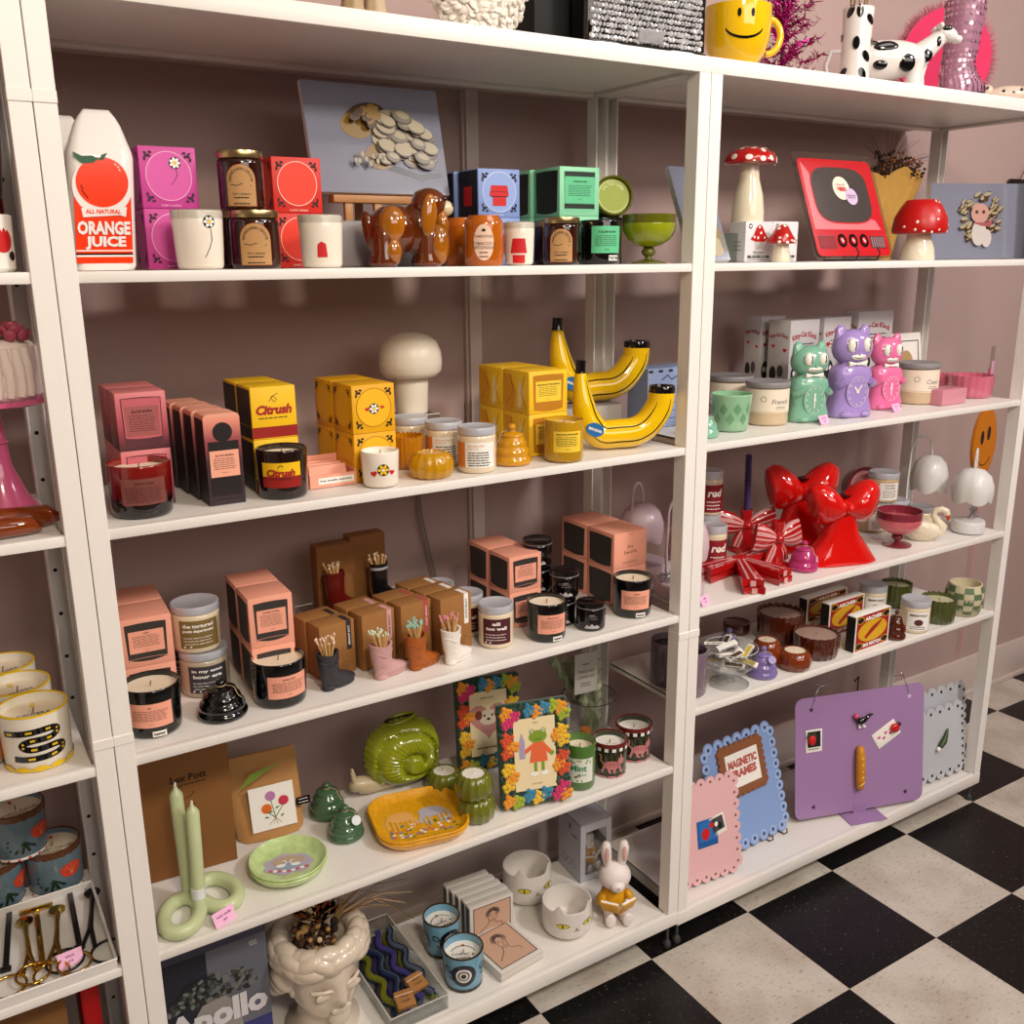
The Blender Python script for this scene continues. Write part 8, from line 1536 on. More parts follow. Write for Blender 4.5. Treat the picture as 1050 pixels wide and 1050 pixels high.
c, w, rz = edge((815, 846), (945, 823), ZL); cz = on(875, 826, ZL); lean = .12; h = hgt(c.x, c.y+.02, ZL, 712)/cos(lean); R = Matrix.Translation((0, .0, .012)) @ Matrix.Rotation(-lean, 4, 'X'); t = thing('magnet_board', 'large lilac purple metal memo board with cut out stars and magnets', 'magnet board', (c.x, c.y, ZL), rz); W, H = w, h-.012
B = MB(PUB); B.xf = R; B.prism(rrect(W, H, .022, 6, 0, H/2), 0, .002); B.build('board', t)
p = MB(mat('star_hole_dark', '3a2440', .6)); p.map = tilted(R, on_front(0))
for i, (u, v) in enumerate(((-.38, .90), (.38, .90), (-.36, .09), (.36, .09))):
    if i == 1: p.mat(mat('star_hole_pale', 'cfc3d4', .6))
    else: p.mat(mat('star_hole_dark', '3a2440', .6))
    p.pol([(W*u+(.0085 if k % 2 == 0 else .0036)*cos(pi/2+2*pi*k/10), H*v+(.0085 if k % 2 == 0 else .0036)*sin(pi/2+2*pi*k/10)) for k in range(10)])
p.build('cut_out_stars', t)
B = MB(PUB); B.box(-.055, .055, -.045, .06, .0005, .003); B.box(-.02, .02, .0, .003, .003, .03); B.build('foot', t)
B = MB(SILVER)
for s in (-1, 1):
    q = [tuple(R @ Vector((s*W*.38, .001, H*.90))), tuple(R @ Vector((s*W*.36, -.004, H*.98))), tuple(R @ Vector((s*W*.34, .0, H*1.04)))]; q += [(q[-1][0]-s*.006+.006*cos(a), q[-1][1]+.005, q[-1][2]+.012+.007*sin(a)) for a in [2*pi*k/10 for k in range(11)]]+[(s*W*.24, .05, H*1.10), (s*W*.20, .06, H*1.14)]
    B.tube(q, .0008, 6)
B.build('wire_hanger', t, 80)
def mg(*a, **k): return magnet(t, R, c, rz, *a, **k)
mg('instant_photo', 'instant photo with a black picture at the left of the purple board', 'photo', -W*.36, H*.645, photo(PAPER, INK, lambda b, w, h: b.mat(mat('grey_ink', '55555c', .6)).lines(-w*.35, w*.35, -h*.42, -h*.36, 1, h*.04), .048, .062))
sb = MB(REDINK); sb.ell((0, -.007, 0), (.014, .007, .015), warp=lambda q: (q.x*(.65+.35*(q.z+.015)/.03), q.y, q.z)); lf = MB(mat('leaf_green', '1f3a1a', .5)); [lf.ell((.009*cos(a), -.008, .013+.004*sin(a)), (.007, .002, .0035), 10, 6, rot=(0, -a, 0)) for a in (-.3, .8, 1.6, 2.4, 3.4)]
mg('strawberry_magnet', 'red strawberry magnet on the instant photo', 'magnet', -W*.385, H*.66, [('berry', sb), ('leaves', lf)])
db = MB(BLACK); db.ell((0, -.007, 0), (.017, .007, .009), rot=(0, -.35, 0)); db.tube([(.014, -.006, .006), (.024, -.006, .014), (.032, -.006, .014)], [.006, .004, .002], 10); db.ell((-.016, -.007, .008), (.008, .006, .007)); pk = MB(mat('pink_pom', 'd9567a', .6)); pk.ell((-.020, -.008, .015), .007); lg = MB(PAPER); lg.tube([(-.008, -.006, -.007), (-.010, -.006, -.018), (-.004, -.006, -.019)], .0028, 8); lg.tube([(.004, -.006, -.005), (.003, -.006, -.018), (.010, -.006, -.018)], .0028, 8)
mg('animal_magnet', 'small black animal magnet with a pink ball on the purple board', 'magnet', -W*.0, H*.76, [('body', db), ('pink_ball', pk), ('feet', lg)])
cd_ = photo(PAPER, PAPER, lambda b, w, h: [heart(b, w*(-.3+.15*i), h*(.1*(-1)**i), w*.14, mat('rose_ink2', 'cf5a86', .6)) for i in range(5)], .078, .048); mg('note_card', 'white card with pink hearts pinned at an angle on the purple board', 'card', W*.20, H*.61, cd_, rot=.52)
lb = MB(RED); lb.ell((0, -.008, 0), (.013, .009, .013)); hd = MB(BLACK); hd.ell((.012, -.007, .009), (.007, .005, .006)); hd.tube([(-.009, -.0135, -.007), (0, -.0172, 0), (.009, -.0135, .007)], .0008, 6); hd.ell((-.004, -.0155, .005), .002, 8, 6); hd.ell((.005, -.0155, -.004), .002, 8, 6); mg('ladybug_magnet', 'shiny red ladybug magnet on the heart card', 'magnet', W*.255, H*.66, [('shell', lb), ('head_and_spots', hd)])
BRD = mat('baguette_crust', 'c8871e', .5, noise=.35, nscale=60); bg = MB(BRD); bg.tube([(0, -.008, -.062), (0, -.010, -.055), (0, -.012, -.03), (0, -.012, 0), (0, -.012, .035), (0, -.010, .055), (0, -.008, .062)], [.004, .010, .0125, .013, .0125, .010, .004], 16); sl = MB(mat('baguette_cuts', 'e6c06a', .6)); [sl.tube([(-.009, -.0195, z-.007), (0, -.0238, z), (.009, -.0195, z+.006)], [.001, .0022, .001], 8) for z in (-.04, -.022, -.004, .014, .032)]; mg('baguette_magnet', 'golden baguette magnet in the middle of the purple board', 'magnet', -W*.02, H*.37, [('loaf', bg), ('cuts', sl)], rot=.0)
t, R, W, H, c, rz, r = board('white scalloped magnet board at the right end with a green magnet', (936, 812), (993, 790), 720, .14, WHB, 5, 8, INK)
cr = MB(mat('crocodile_green', '2f4a1c', .4)); cr.tube([(.024, -.006, .034), (.014, -.007, .014), (.002, -.008, 0), (-.012, -.008, -.012)], [.002, .006, .009, .007], 12); cr.ell((-.004, -.006, -.012), (.010, .004, .004)); cr.ell((.012, -.006, .0), (.009, .004, .004)); ch_ = MB(PAPER); ch_.ell((-.019, -.008, -.017), (.007, .005, .007)); magnet(t, R, c, rz, 'crocodile_magnet', 'green and white animal magnet on the front white board', 'magnet', 0, H*.52, [('body', cr), ('white_face', ch_)])
board('second white scalloped magnet board leaning behind the front one', (934, 801), (992, 780), 699, .10, WHB, 5, 8, INK)
tp = aty(872, 690, .30); t = thing('wire_easel', 'black wire plate stand behind the purple memo board', 'easel', (tp.x, .27, ZL), 0); B = MB(STEEL); B.tube([(0, 0, .0016), (0, 0, tp.z-ZL), (-.02, -.004, tp.z-ZL-.01), (-.026, -.006, tp.z-ZL-.002)], .002, 8); B.build('post', t, 80); MB(STEEL).tube([(-.05, -.02, .0016), (0, 0, .0016), (.05, -.02, .0016)], .0016, 8).build('feet', t, 80)
x_, y_ = 0, YW-.012; pa = aty(1010, 455, y_); rw = 33*depth(pa)/(2*F)*1.16; rh = (aty(1010, 417, y_).z-aty(1010, 489, y_).z)/2
t = thing('balloon_plaque', 'flat orange smiling balloon plaque hanging at the right on the wall', 'plaque', (pa.x, y_, pa.z), 0); B = MB(mat('orange_plaque', 'cf7a12', .4)); B.prism([(rw*cos(q)*(1 if sin(q) > 0 else 1-.18*abs(sin(q))**2), rh*sin(q)) for q in [2*pi*i/40 for i in range(40)]], 0, .010); B.build('balloon', t); p = MB(BLACK); p.map = on_front(0); p.oval(-rw*.30, rh*.18, rw*.15, rh*.20); p.oval(rw*.26, rh*.28, rw*.15, rh*.20); p.line([(rw*.55*cos(q), -rh*.30+rh*.30*sin(q)) for q in [pi*1.12+pi*.8*i/14 for i in range(15)]], rw*.05); p.build('painted_face', t); B = MB(mat('orange_red_ribbon', 'cf4a1c', .5)); B.ell((0, .004, -rh*1.05), (rw*.16, .005, rh*.09)); B.build('knot', t, 80)
B = MB(mat('pink_ribbon', 'd97a94', .6)); B.tube([(rw*.05, -.004, -rh*1.05), (rw*.25, -.008, -rh*1.1), (rw*.1, -.006, -rh*1.3), (-rw*.1, -.004, -rh*2.2), (-rw*.05, -.004, -rh*4), (-rw*.2, -.004, -rh*6.2)], .0016, 6); B.tube([(rw*.05, -.004, -rh*1.05), (rw*.5, -.010, -rh*.95), (rw*.55, -.008, -rh*1.15), (rw*.15, -.006, -rh*1.1)], .0014, 6); B.build('ribbon', t, 80)
# left unit (cut off by the photo's edge)
def lx(u, y, z): return cyy(u, 1, y, z)[0]
t = thing('mug', 'white mug with red and black marks at the far left edge', 'mug', (lx(-12, .05, Z4), .05, Z4), 0); B = MB(PAPER); B.lathe([(.030, 0), (.034, .004), (.036, .07), (.034, .072), (.032, .07), (.031, .01), (0, .008)], 32); B.build('cup', t); p = MB(REDINK); p.map = on_cyl(.035); p.oval(.02, .04, .016); p.mat(BLACK).oval(.034, .02, .006); p.build('painted_marks', t)
t = thing('bottle', 'dark red rounded bottle top at the far left edge', 'bottle', (lx(-20, .17, Z4+.1), .19, Z4), 0); B = MB(mat('dark_oxblood_glass', '3a0c08', .1, coat=.5)); B.lathe([(.028, 0), (.030, .01), (.03, .10), (.036, .16), (.038, .20), (.03, .235), (.0001, .245)], 32); B.build('glass', t); MB(BLACK).lathe([(.012, .24), (.012, .26), (.0001, .262)], 20).build('stopper', t)
cz = hgt(lx(20, .12, Z3), .12, Z3, 408); xc = lx(-12, .13, Z3+cz); PS = mat('bubblegum_glass', 'c95a86', .15, coat=.5)
t = thing('cake_stand', 'pink glass cake stand on a flared foot at the left edge', 'cake stand', (xc, .13, Z3), 0); MB(PS).lathe([(.062, 0), (.058, .006), (.034, .04), (.018, .085), (.012, cz-.02), (.02, cz-.012), (.075, cz-.009), (.082, cz-.006), (.082, cz), (.0001, cz)], 48).build('stand', t, 60); MB(PS).lathe([(.012, cz*.62), (.018, cz*.65), (.012, cz*.68)], 24).build('stem_ring', t, 80)
t = thing('cake_candle', 'fluffy white swirled cake shaped candle on the pink stand', 'candle', (xc, .13, Z3+cz+.0003), 0); FW = mat('fluffy_white_wax', 'e6d6cf', .6, sss=.2); B = MB(FW); B.lathe([(.066, 0), (.068, .01), (.066, .075), (.05, .083), (0, .084)], 40); r = random.Random(3)
for i in range(26):
    q = 2*pi*i/26; B.tube([(.067*cos(q+.03*sin(j)), .067*sin(q+.03*sin(j)), .004+.0135*j) for j in range(6)], [.006, .008, .007, .009, .007, .006], 8)
B.build('cake', t, 80); B = MB(mat('dusty_rose_petal', 'a8485e', .5));
for rr, n, z_ in ((.020, 7, .088), (.013, 5, .094), (.005, 3, .099)):
    for i in range(n): q = 2*pi*i/n+rr*90; B.ell((.038+rr*cos(q), -.03+rr*sin(q), z_), (.009, .004, .009), 10, 6, rot=(.4, 0, q+pi/2))
B.build('rose', t, 80); B = MB(mat('rose_leaf', '2c4a2a', .5)); B.ell((.012, -.045, .086), (.014, .008, .004)); B.build('leaf', t, 80)
x, y, r = cyl(-4, 530, 60, Z3); t = thing('vase', 'dark pink flared vase on the left shelf', 'vase', (x, y+.13, Z3), 0); MB(mat('raspberry_glaze', 'a12f56', .1, coat=.6)).lathe([(.050, 0), (.052, .004), (.045, .02), (.030, .04), (.018, .065), (.012, .085), (.011, .10), (.016, .108), (.012, .112)], 40, (0, 0, 0)).build('body', t, 60); MB(PS).lathe([(.016, .108), (.018, .112), (.014, .114), (.012, .112), (.016, .108)], 24, caps=False).build('lip', t)
AG = mat('tortoise_amber_glass', '7a3206', .06, coat=.8, noise=.8, nscale=16)
t = thing('glass_slippers', 'amber brown swirled glass pair lying at the front of the left shelf', 'ornament', (lx(8, .03, Z3), .035, Z3), .1); B = MB(AG); B.tube([(-.07, .035, .013), (-.03, .038, .019), (.02, .035, .017), (.06, .034, .016), (.077, .035, .010)], [.010, .018, .0165, .0155, .006], 16); B.build('rear_piece', t, 80); B = MB(AG); B.tube([(-.08, .0, .012), (-.04, .0, .016), (.0, .0, .0145), (.032, 0, .013), (.045, 0, .008)], [.010, .0155, .014, .0125, .005], 16); B.build('front_piece', t, 80)
SNW = mat('snake_cup_glaze', 'e6e0d2', .2, coat=.5); SNY = mat('snake_yellow', 'e3bd1c', .25)
sx_, sy_, sr_ = cyl(43, 791, 66, Z2); sh_ = hgt(sx_, sy_, Z2, 722)
def snake(k, label, back):
    x, y, r, h = sx_-.012*k, sy_+.098*k, sr_, sh_; t, rf = tumbler(label, x, y, Z2, r, h, face(x, y)+back, SNW, WAX, .84, .96, group='white snake pattern candles', rim=SNY)
    path = [(-r*1.0, h*.70), (-r*.3, h*.72), (r*.40, h*.74), (r*.62, h*.67), (r*.40, h*.58), (-r*.2, h*.57), (-r*.45, h*.49), (-r*.2, h*.41), (r*.55, h*.42), (r*.75, h*.34), (r*.5, h*.26), (-r*.3, h*.24), (-r*.8, h*.26)]
    pts = []
    for i in range(len(path)-1):
        for s_ in range(4):
            q = s_/4; a = [path[max(0, min(len(path)-1, i+d))] for d in (-1, 0, 1, 2)]; pts.append(tuple(.5*(2*a[1][c]+(a[2][c]-a[0][c])*q+(2*a[0][c]-5*a[1][c]+4*a[2][c]-a[3][c])*q*q+(3*a[1][c]-a[0][c]-3*a[2][c]+a[3][c])*q**3) for c in (0, 1)))
    m = MB(BLACK); m.map = on_cyl(rf); m.d = .0006; m.line(pts, r*.20); m.d = .0010; m.mat(SNY)
    for i in range(1, len(pts)-2, 3): m.line(pts[i:i+2], r*.07)
    m.build('painted_snake', t); m = MB(SNY); m.map = on_cyl(lambda v: r*.965); C = 2*pi*r*.965
    m.rect(0, .0006, C, h*.045, .0009, n=48)
    for e in range(12): m.oval(C*e/12, h*.05, C*.036, h*.05, .0012)
    m.build('yellow_scallops', t); p = MB(INK); p.map = on_top(h*.84, 0, 0); p.text('CALDERA', 0, -r*.1, r*.15); p.text('WILD WOODS', 0, -r*.35, r*.13); p.mat(SNY).rect(-r*.07, r*.45, r*.07, r*.72); p.build('wax_print', t)
snake(0, 'white candle with a black and yellow snake, nearest of three', 0); snake(1, 'white candle with a black and yellow snake, middle one of three', .3); snake(2, 'white candle with a black and yellow snake, furthest back of three', .5)
x, y, r = cyl(-14, 790, 40, Z2); t, rf = tumbler('clear jar with an amber label at the far left edge', x, y, Z2, r, hgt(x, y, Z2, 700), 0, mat('pale_jar_glass', 'a8a49c', .1, coat=.4), WAX, .9, 1); label_on(t, rf, -r*.9, .01, r*.9, .05, mat('amber_label', 'c9752a', .6))
BFG = mat('slate_blue_glaze', '5f7684', .2, coat=.4); BFR = mat('bronze_brown_rim', '5e3620', .25, coat=.3); CFL = mat('coral_flower', 'd2452a', .4); CFG = mat('dark_leaf_glaze', '1c3320', .3)
def fcup(x, y, z, r, h, label, rz):
    t, rf = tumbler(label, x, y, z, r, h, face(x, y)+rz, BFG, WAX, .88, .94, group='slate blue flower candles', rim=BFR); m = MB(BFR); m.map = on_cyl(rf); C = 2*pi*r*.99; m.d = .0006; m.rect(-C/2, h*.90, C/2, h*.985, n=48)
    for e in range(20): m.oval(-C/2+C*e/20, h*.90, C*.026, h*.03, n=10)
    for c in (-r*2.2, 0, r*2.1):
        m.mat(CFG); m.d = .0006
        for k_ in range(7): q = pi*.9+k_*.42; m.line([(c-r*.1, h*.38), (c-r*.1+r*.62*cos(q), h*(.36+.02*k_)+h*.30*sin(q))], r*.10)
        m.d = .0009; m.mat(CFL).pol([(c+r*.55+r*.42*cos(q), h*.56+h*.20*sin(q)*(1 if sin(q) < 0 else .6)) for q in [2*pi*i/20 for i in range(20)]]); m.d = .0012; m.mat(mat('pale_coral', 'e8916a', .4)); [m.line([(c+r*.55, h*.42), (c+r*.55+r*.3*cos(q), h*.56+h*.1*sin(q))], r*.02) for q in (.4, 1, 1.6, 2.2, 2.8)]
    m.mat(PAPER); m.d = .0007; m.rect(-C/2*.94, .001, C/2*.94, h*.07, n=40); m.mat(CFL); m.d = .001; [m.oval(-C*.45+C*.9*e/16, h*.035, r*.06, h*.025, n=8) for e in range(17)]
    m.build('painted_flowers', t); p = MB(mat('brown_ink', '4a2c1c', .6)); p.map = on_top(h*.88, 0, 0); p.text('Garden Candle', 0, -r*.2, r*.17, shear=.2); p.lines(-r*.4, r*.4, -r*.5, -r*.4, 2, r*.03); p.mat(CFL).rect(-r*.05, r*.5, r*.05, r*.75); p.build('wax_print', t); return h
x, y, r = cyl(67, 915, 53, Z1); x -= .01; h = hgt(x, y, Z1, 862); x2, y2, _ = cyl(14, 927, 53, Z1)
fcup(x, y, Z1, r, h, 'slate blue flower cup candle at the bottom right of its stack', 0); x2 = x-2.05*r; fcup(x2, y, Z1, r, h, 'slate blue flower cup candle at the bottom left, cut by the photo edge', .5); fcup((x+x2)/2, y+.004, Z1+h+.0008, r, h, 'slate blue flower cup candle set on top of the other two', .25)
xa, xb = lx(-60, .02, Z1), XA-.034; wt = xb-xa; t = thing('tray', 'white tray of candle trimmers at the front of the left shelf', 'tray', ((xa+xb)/2, .004, Z1), 0); dt = max(.06, y-r-.012); B = MB(mat('white_plastic', 'dfdcd8', .35)); B.box(-wt/2, wt/2, 0, dt, .0003, .003)
for q in ((-wt/2, wt/2, 0, .003), (-wt/2, wt/2, dt-.003, dt), (-wt/2, -wt/2+.003, .003, dt-.003), (wt/2-.003, wt/2, .003, dt-.003)): B.box(q[0], q[1], q[2], q[3], .003, .017)
B.build('tray', t, 30); MB(mat('white_plastic_rim', 'f0eeea', .3)).tube([(-wt/2, 0, .017), (wt/2, 0, .017), (wt/2, dt, .017), (-wt/2, dt, .017)], .0018, 6, closed=True).build('rim', t)
def trimmer(name, label, p1, p2, m, kind, z=.006):
    a, b = on(*p1, Z1+z), on(*p2, Z1+z); d = b-a; L = d.length; o = thing(name, label, 'scissors' if kind else 'wick trimmer', (a.x, a.y, Z1+z), atan2(d.y, d.x)-pi/2, 'candle tools in the white tray'); B = MB(m)
    if kind:
        for s in (-1, 1): B.tube([(s*L*.16+L*.135*cos(q), L*.13+L*.135*sin(q), 0) for q in [2*pi*i/20 for i in range(20)]], .0022, 8, closed=True)
        B.build('finger_rings', o, 80); B = MB(m); B.tube([(-L*.05, L*.22, 0), (0, L*.45, .001), (.002, L*.9, .001)], .0036, 8); B.tube([(L*.05, L*.22, 0), (.003, L*.45, .003), (0, L*.9, .002)], .0036, 8); B.build('blades', o, 80); MB(m).lathe([(.0001, 0), (.013, .0), (.0135, .002), (.0001, .003)], 20, (0, L*.94, .001)).build('round_tip', o)
    else: B.rbox(-.0045, .0045, 0, L*.95, -.0015, .003, .001); B.build('handle', o); MB(m).rbox(-.026, .026, L*.93, L, -.001, .004, .001).build('cross_head', o); MB(m).rbox(-.008, .008, -.004, .006, -.0015, .004, .001).build('end_piece', o)
TG = mat('polished_gold', 'c9a24a', .15, metal=1); TB = mat('black_steel', '0c0c0e', .3, coat=.2)
trimmer('scissors', 'black candle wick scissors at the right end of the white tray', (89, 991), (95, 912), TB, 1, .010); trimmer('scissors', 'gold candle wick scissors, left pair in the white tray', (32, 1015), (25, 942), TG, 1, .010); trimmer('scissors', 'gold candle wick scissors, right pair in the white tray', (55, 1003), (59, 930), TG, 1, .014)
trimmer('wick_trimmer', 'black wick trimmer in the white tray left of the black scissors', (82, 972), (71, 913), TB, 0); trimmer('wick_trimmer', 'gold wick trimmer between the gold scissors', (44, 990), (37, 931), TG, 0); trimmer('wick_trimmer', 'blue black wick trimmer at the left of the white tray', (6, 995), (10, 930), TB, 0)
price_tag('pink price tag lying in the white tray of candle tools', 74, 990, Z1+.0035, 24, ('WICK', '$18'), .1)
carton('box', 'brown cardboard box under the white tray on the lowest left shelf', 'box', -.24, .08, Z0, .26, .14, .30, 0, mat('dull_kraft', '7a5228', .8, noise=.1, nscale=40), lambda p, w, h: p.mat(mat('kraft_ink', '5a3c1c', .8)).line([(-w*.5, h*.5), (w*.5, h*.5)], .002))
carton('box', 'bright red tall box beside the brown box on the lowest left shelf', 'box', -.072, .10, Z0, .028, .12, .345, 0, mat('bright_red_card', 'c20d14', .4), lambda p, w, h: p.mat(mat('deep_red_print', '8a0a10', .5)).line([(-w*.4, h*.1), (-w*.4, h*.9)], .001))
# on top of the units (z = ZT)
def ty(u, y): return cyy(u, 1, y, ZT)[0]
for u, lab, cc in ((362, 'tan draped figurine on top of the unit at the left, mostly above the photo', 'a8906c'), (385, 'pale tan draped figurine on top of the unit beside the first one', 'b8a284')):
    t = thing('figurine', lab, 'figurine', (ty(u, .06), .06, ZT), 0, 'tan draped figurines on top'); m = mat('tan_'+cc, cc, .5, noise=.15); MB(m).lathe([(.018, 0), (.020, .006), (.016, .02), (.012, .09), (.016, .13), (.008, .16), (.0001, .165)], 24, flute=lambda a, z: 1+.08*cos(7*a)).build('robe', t, 60); MB(m).ell((0, 0, .175), (.011, .011, .014)).build('head', t, 80)
x, y = ty(489, .09), .09; w = 118*depth((x, y, ZT))/F; t = thing('fluffy_bag', 'white ruffled fluffy bag on top of the middle unit', 'bag', (x, y, ZT), 0); RUF = mat('white_ruffle_fabric', 'e9e2d8', .9, sheen=.3); B = MB(RUF); B.ell((0, 0, .08), (w*.46, .05, .08)); B.build('body', t, 80); B = MB(RUF); r = random.Random(5)
for i in range(520):
    q, z = r.uniform(-pi, .3), r.uniform(.011, .15); f = sqrt(max(.05, 1-((z-.08)/.085)**2)); p = Vector((w*.46*f*cos(q), .05*f*sin(q), z)); B.ell(p, (r.uniform(.006, .011), .003, r.uniform(.005, .010)), 7, 5, rot=(r.uniform(-1, 1), r.uniform(-1, 1), q+pi/2))
B.build('ruffles', t, 80)
x, w = span(548, 606, .10, ZT); t = thing('black_box', 'black box standing on top of the middle unit beside the white bag', 'box', (x, .10, ZT), 0); MB(mat('matte_black', '060607', .7)).rbox(-w/2, w/2, 0, .09, 0, .16, .002).build('box', t); MB(mat('soft_black', '0b0b0c', .6)).rbox(-w/2-.001, w/2+.001, -.001, .091, .16, .18, .002).build('lid', t)
x, w = span(604, 724, .03, ZT); t = thing('rhinestone_purse', 'sparkling silver rhinestone purse with black trim on top of the unit', 'purse', (x, .03, ZT), 0); S = mat('crystal_facets', 'dfe2ea', .18, metal=.55, noise=.4, nscale=90); MB(BLACK).rbox(-w/2, w/2, 0, .055, 0, .010, .002).build('base_trim', t); MB(BLACK).rbox(-w/2, w/2, .004, .052, .010, .13, .004).build('body', t); B = MB(S); r = random.Random(2)
for i in range(30):
    for j in range(12): B.ell((-w*.47+w*.94*(i+.5*(j % 2))/30, .003, .016+.0098*j), (w*.017*r.uniform(.6, 1.2), .004, .0052*r.uniform(.6, 1.2)), 6, 4, rot=(r.uniform(-.6, .6), r.uniform(-.6, .6), 0))
for i in range(26): B.rbox(-w*.1+w*.008*i, -w*.1+w*.008*i+w*.005, -.003, .002, .014, .035, .0004, 1)
B.build('rhinestones', t, 20)
x, y, r = cyy(754, 68, .06, ZT); H = .105; t = thing('mug', 'yellow smiling face mug on top of the unit above the centre post', 'mug', (x, y, ZT), face(x, y)+.25); YM = mat('smiley_yellow_glaze', 'f0c010', .08, coat=.8); rr = [(r*.55, 0), (r*.60, .004), (r*.80, H*.16), (r*.95, H*.42), (r, H*.70), (r*.99, H), (r*.94, H), (r*.92, H*.5), (r*.5, H*.1), (0, H*.1)]; MB(YM).lathe(rr, 44).build('cup', t, 60); B = MB(YM); B.tube([(r*.93+.0*q, 0, H*.80) if 0 else (r*.90+r*.42*sin(q), 0, H*.52+H*.30*cos(q)) for q in [pi*i/12 for i in range(13)]], r*.10, 12); B.build('handle', t, 80)
def rfm(v):
    for (a, z0), (b, z1) in zip(rr, rr[1:]):
        if z0 <= v <= z1: return a+(b-a)*(v-z0)/max(1e-6, z1-z0)
    return r
m = MB(BLACK); m.map = lambda u, v, d: ((rfm(v)+d)*sin(u), -(rfm(v)+d)*cos(u), v); m.d = .0008; m.line([(.62*sin(q), H*.62-H*.22*cos(q)) for q in [-1.25+2.5*i/18 for i in range(19)]], .045*.1); [m.oval(s*.20, H*.80, .055, H*.07) for s in (-1, 1)]; m.build('smile', t)
x, y = ty(800, .18), .18; t = thing('tinsel_tree', 'magenta tinsel tree behind the yellow mug', 'decoration', (x, y, ZT), 0); MB(mat('magenta_trunk', '5a0f38', .4)).lathe([(.02, 0), (.02, .006), (.004, .01), (.004, .26)], 16).build('stand', t); B = MB(mat('magenta_tinsel', 'b01a74', .22, metal=.85)); r = random.Random(8)
for i in range(46):
    q = 2.4*i; z0 = .012+.23*i/46; L = .085*(1.15-.6*i/46); e = Vector((cos(q)*L, sin(q)*L, .03));
    for k_ in range(40):
        c = Vector((0, 0, z0))+e*(k_/40); d_ = Vector((r.uniform(-1, 1), r.uniform(-1, 1), r.uniform(-1, 1))).normalized()*.016; n_ = d_.cross(e).normalized()*.0019; B.add([tuple(c-n_), tuple(c+n_), tuple(c+d_+n_*.4), tuple(c+d_-n_*.4)], [(0, 1, 2, 3)])
o = B.build('tinsel', t, 10); o['kind'] = 'stuff'
x, y, r = cyy(875, 31, .05, ZT); H = hgt(x, y, ZT, 9); CW = mat('cow_white_glaze', 'e9e3df', .1, coat=.7)
t = thing('vase', 'slim white vase with black spots on top of the unit', 'vase', (x, y, ZT), face(x, y)); MB(CW).lathe([(r*.95, 0), (r*.97, .003), (r*.92, H*.5), (r*1.0, H), (r*.85, H), (r*.8, H*.7)], 32).build('body', t, 60); m = MB(BLACK); m.map = on_cyl(r*.97); m.d = .0008; [m.oval(u*r, v*H, r*.22, H*.09, rot=u) for u, v in ((0, .5), (.75, .32), (-.8, .1), (.55, .08), (-.5, .93), (.1, .93), (.9, .82), (1.6, .55), (-1.4, .6))]; m.build('spots', t)
B = MB(mat('gold_stems', '8f7a4a', .5)); [B.tube([(r*.4*cos(q), r*.4*sin(q), H*.72), (r*.5*cos(q), r*.5*sin(q), H*1.0), (r*.9*cos(q), r*.6*sin(q), H+.10)], .0022, 6) for q in (0, 1.3, 2.6, 3.9, 5.2)]; solo(B, 'reed_sticks', 'thin golden reeds standing in the slim spotted vase', 'reeds', (x, y, ZT), 0)
xa_ = ty(914, .075); k = 98*depth((xa_, .075, ZT))/F*1.22; H = hgt(xa_, .075, ZT, 26); t = thing('cow_planter', 'white ceramic cow with black patches on top of the right unit', 'figurine', (xa_-.01, .075, ZT), face(xa_, .075)+.25)
B = MB(CW); B.ell((-k*.05, 0, H*.46), (k*.37, .042, H*.31), 28, 16); [B.lathe([(.018, 0), (.0185, .004), (.016, H*.2), (.022, H*.42)], 16, (lx_*k, ly_, 0)) for lx_, ly_ in ((-.33, -.016), (-.27, .018), (.18, -.016), (.24, .018))]; B.build('body', t, 80)
B = MB(CW); B.tube([(k*.22, 0, H*.5), (k*.34, 0, H*.70), (k*.40, 0, H*.82)], [.026, .019, .017], 14); B.ell((k*.43, -.002, H*.83), (k*.10, .018, H*.12), rot=(0, .35, 0)); B.ell((k*.52, -.002, H*.74), (k*.045, .014, H*.07)); B.build('head', t, 80); B = MB(CW); [B.ell((k*.36, s*.022, H*.93), (.006, .012, .007)) for s in (-1, 1)]; [B.tube([(k*.38, s*.010, H*.93), (k*.37, s*.014, H*1.0)], [.0035, .0015], 8) for s in (-1, 1)]; B.build('ears_and_horns', t, 80)
B = MB(CW); B.tube([(-k*.40, 0, H*.60), (-k*.50, 0, H*.62), (-k*.54, 0, H*.40), (-k*.52, 0, H*.2)], .005, 10); B.build('tail', t, 80); B = MB(BLACK)
for u, v, a, b_ in ((-.30, .5, .10, .16), (-.08, .62, .10, .09), (.10, .36, .07, .14), (.27, .5, .05, .12), (-.12, .34, .06, .08), (-.2, .68, .07, .06)):
    f = sqrt(max(.02, 1-((u+.05)/.37)**2-((v-.46)/.31)**2)); B.ell((k*u, -.0415*f, H*v), (k*a, .004, H*b_), 16, 8, rot=(-(v-.46)*1.2, 0, (u+.05)*.55))
B.ell((k*.42, -.017, H*.90), (k*.04, .004, H*.05)); B.ell((k*.36, -.0175, H*.70), (.005, .003, H*.08)); B.build('black_patches', t, 80)
x, y = ty(965, .22), .22; t = thing('feather_fan', 'hot pink feather trimmed heart at the back on top of the right unit', 'decoration', (x, y, ZT), face(x, y)*.6); HP = mat('hot_pink_felt', 'd8245c', .8, sheen=.5); k = 108*depth((x, y, ZT))/F
MB(HP).prism([(k*.42*cos(q), .12+.12*sin(q)) for q in [2*pi*i/36 for i in range(36)]], 0, .02).build('heart_panel', t); B = MB(mat('pale_pink_feather', 'c9788a', .9)); r = random.Random(1)
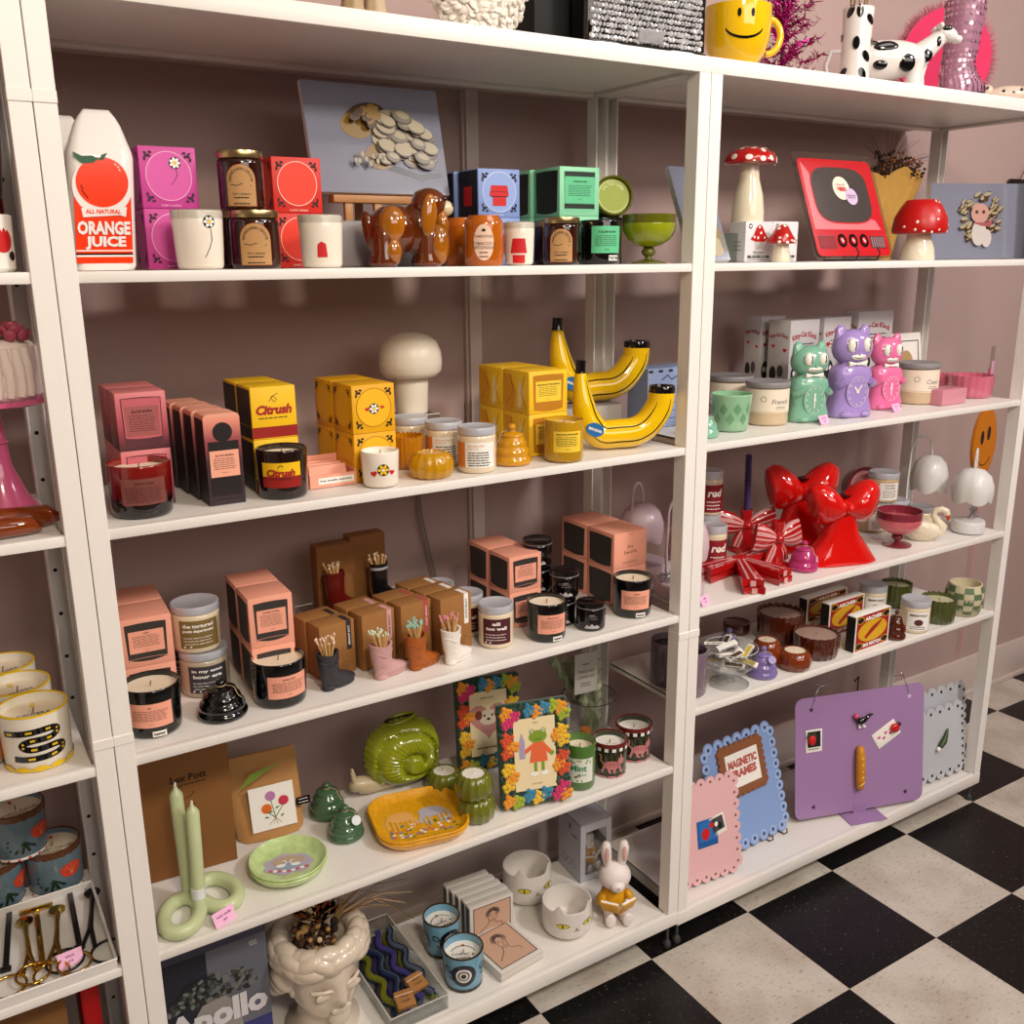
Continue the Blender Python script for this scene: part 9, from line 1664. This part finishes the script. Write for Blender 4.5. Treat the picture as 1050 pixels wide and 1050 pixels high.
for i in range(2200):
    q = r.uniform(0, 2*pi); c = Vector((k*.42*cos(q), .01, .12+.118*sin(q)));
    d_ = Vector((cos(q), r.uniform(-.7, .7), sin(q))).normalized()*r.uniform(.012, .028); n_ = d_.cross(Vector((r.random(), 1, r.random()))).normalized()*.0007; e = c+d_
    if e.z > .002 and c.z > .002: B.add([tuple(c-n_), tuple(c+n_), tuple(e)], [(0, 1, 2)])
o = B.build('feather_trim', t, 10); o['kind'] = 'stuff'
x, y, r = cyy(981, 38, .06, ZT); t = thing('sequin_boot', 'pink and silver sequined boot on top of the right unit', 'boot', (x, y, ZT), face(x, y)+.3); k = r*2
def sec(cx, a, b, z): return [(cx+a*cos(2*pi*i/24), b*sin(2*pi*i/24), z) for i in range(24)]
B = MB(BLACK); B.loft([sec(k*.12, k*.58, .026, 0), sec(k*.12, k*.60, .027, .006)]); B.build('sole', t); SE = [sec(k*.12, k*.58, .026, .006), sec(k*.10, k*.58, .028, .022), sec(0, k*.50, .028, .042), sec(-k*.06, k*.42, .027, .065), sec(-k*.02, k*.44, .030, .10), sec(0, k*.50, .034, .16), sec(0, k*.52, .036, .2)]
MB(mat('mauve_satin', '9a6a80', .3)).loft(SE).build('shaft', t, 70); B = MB(mat('pink_sequins', 'e6b4cc', .22, metal=.7, noise=.3, nscale=120)); rn = random.Random(6)
for j in range(len(SE)-1):
    for i in range(24):
        for f in (.2, .5, .8):
            p = Vector(SE[j][i])*(1-f)+Vector(SE[j+1][i])*f; q = Vector(SE[j][(i+1) % 24])*(1-f)+Vector(SE[j+1][(i+1) % 24])*f; c = (p+q)/2; n_ = Vector((c.x, c.y*1.0, rn.uniform(-.004, .01))).normalized(); B.xf = Matrix.Translation(c+n_*.0008) @ (n_+Vector((rn.uniform(-.3, .3), rn.uniform(-.3, .3), rn.uniform(-.3, .3)))).to_track_quat('Z', 'Y').to_matrix().to_4x4(); B.add([(.0044*cos(2*pi*a/6), .0044*sin(2*pi*a/6), 0) for a in range(6)], [(0, 1, 2, 3, 4, 5)])
B.xf = None; o = B.build('sequins', t, 5); o['kind'] = 'stuff'
x = ty(1030, .07); t = thing('animal_figurine', 'cream spotted lying animal figurine at the right end on top', 'figurine', (x, .07, ZT), -.7); CRM = mat('cream_spotted_glaze', 'd9c3b0', .25, coat=.4); B = MB(CRM); B.ell((.01, 0, .020), (.055, .020, .020)); B.tube([(-.03, -.01, .010), (-.06, -.014, .008), (-.075, -.014, .008)], .008, 12); B.ell((-.045, 0, .030), (.016, .014, .014)); B.build('body', t, 80); B = MB(BLACK); [B.ell((u, -.0185, z), (.004, .002, .004), 10, 6) for u, z in ((-.01, .026), (.012, .022), (.03, .028), (.045, .018), (-.048, .034+.0))]; B.build('spots', t, 80)
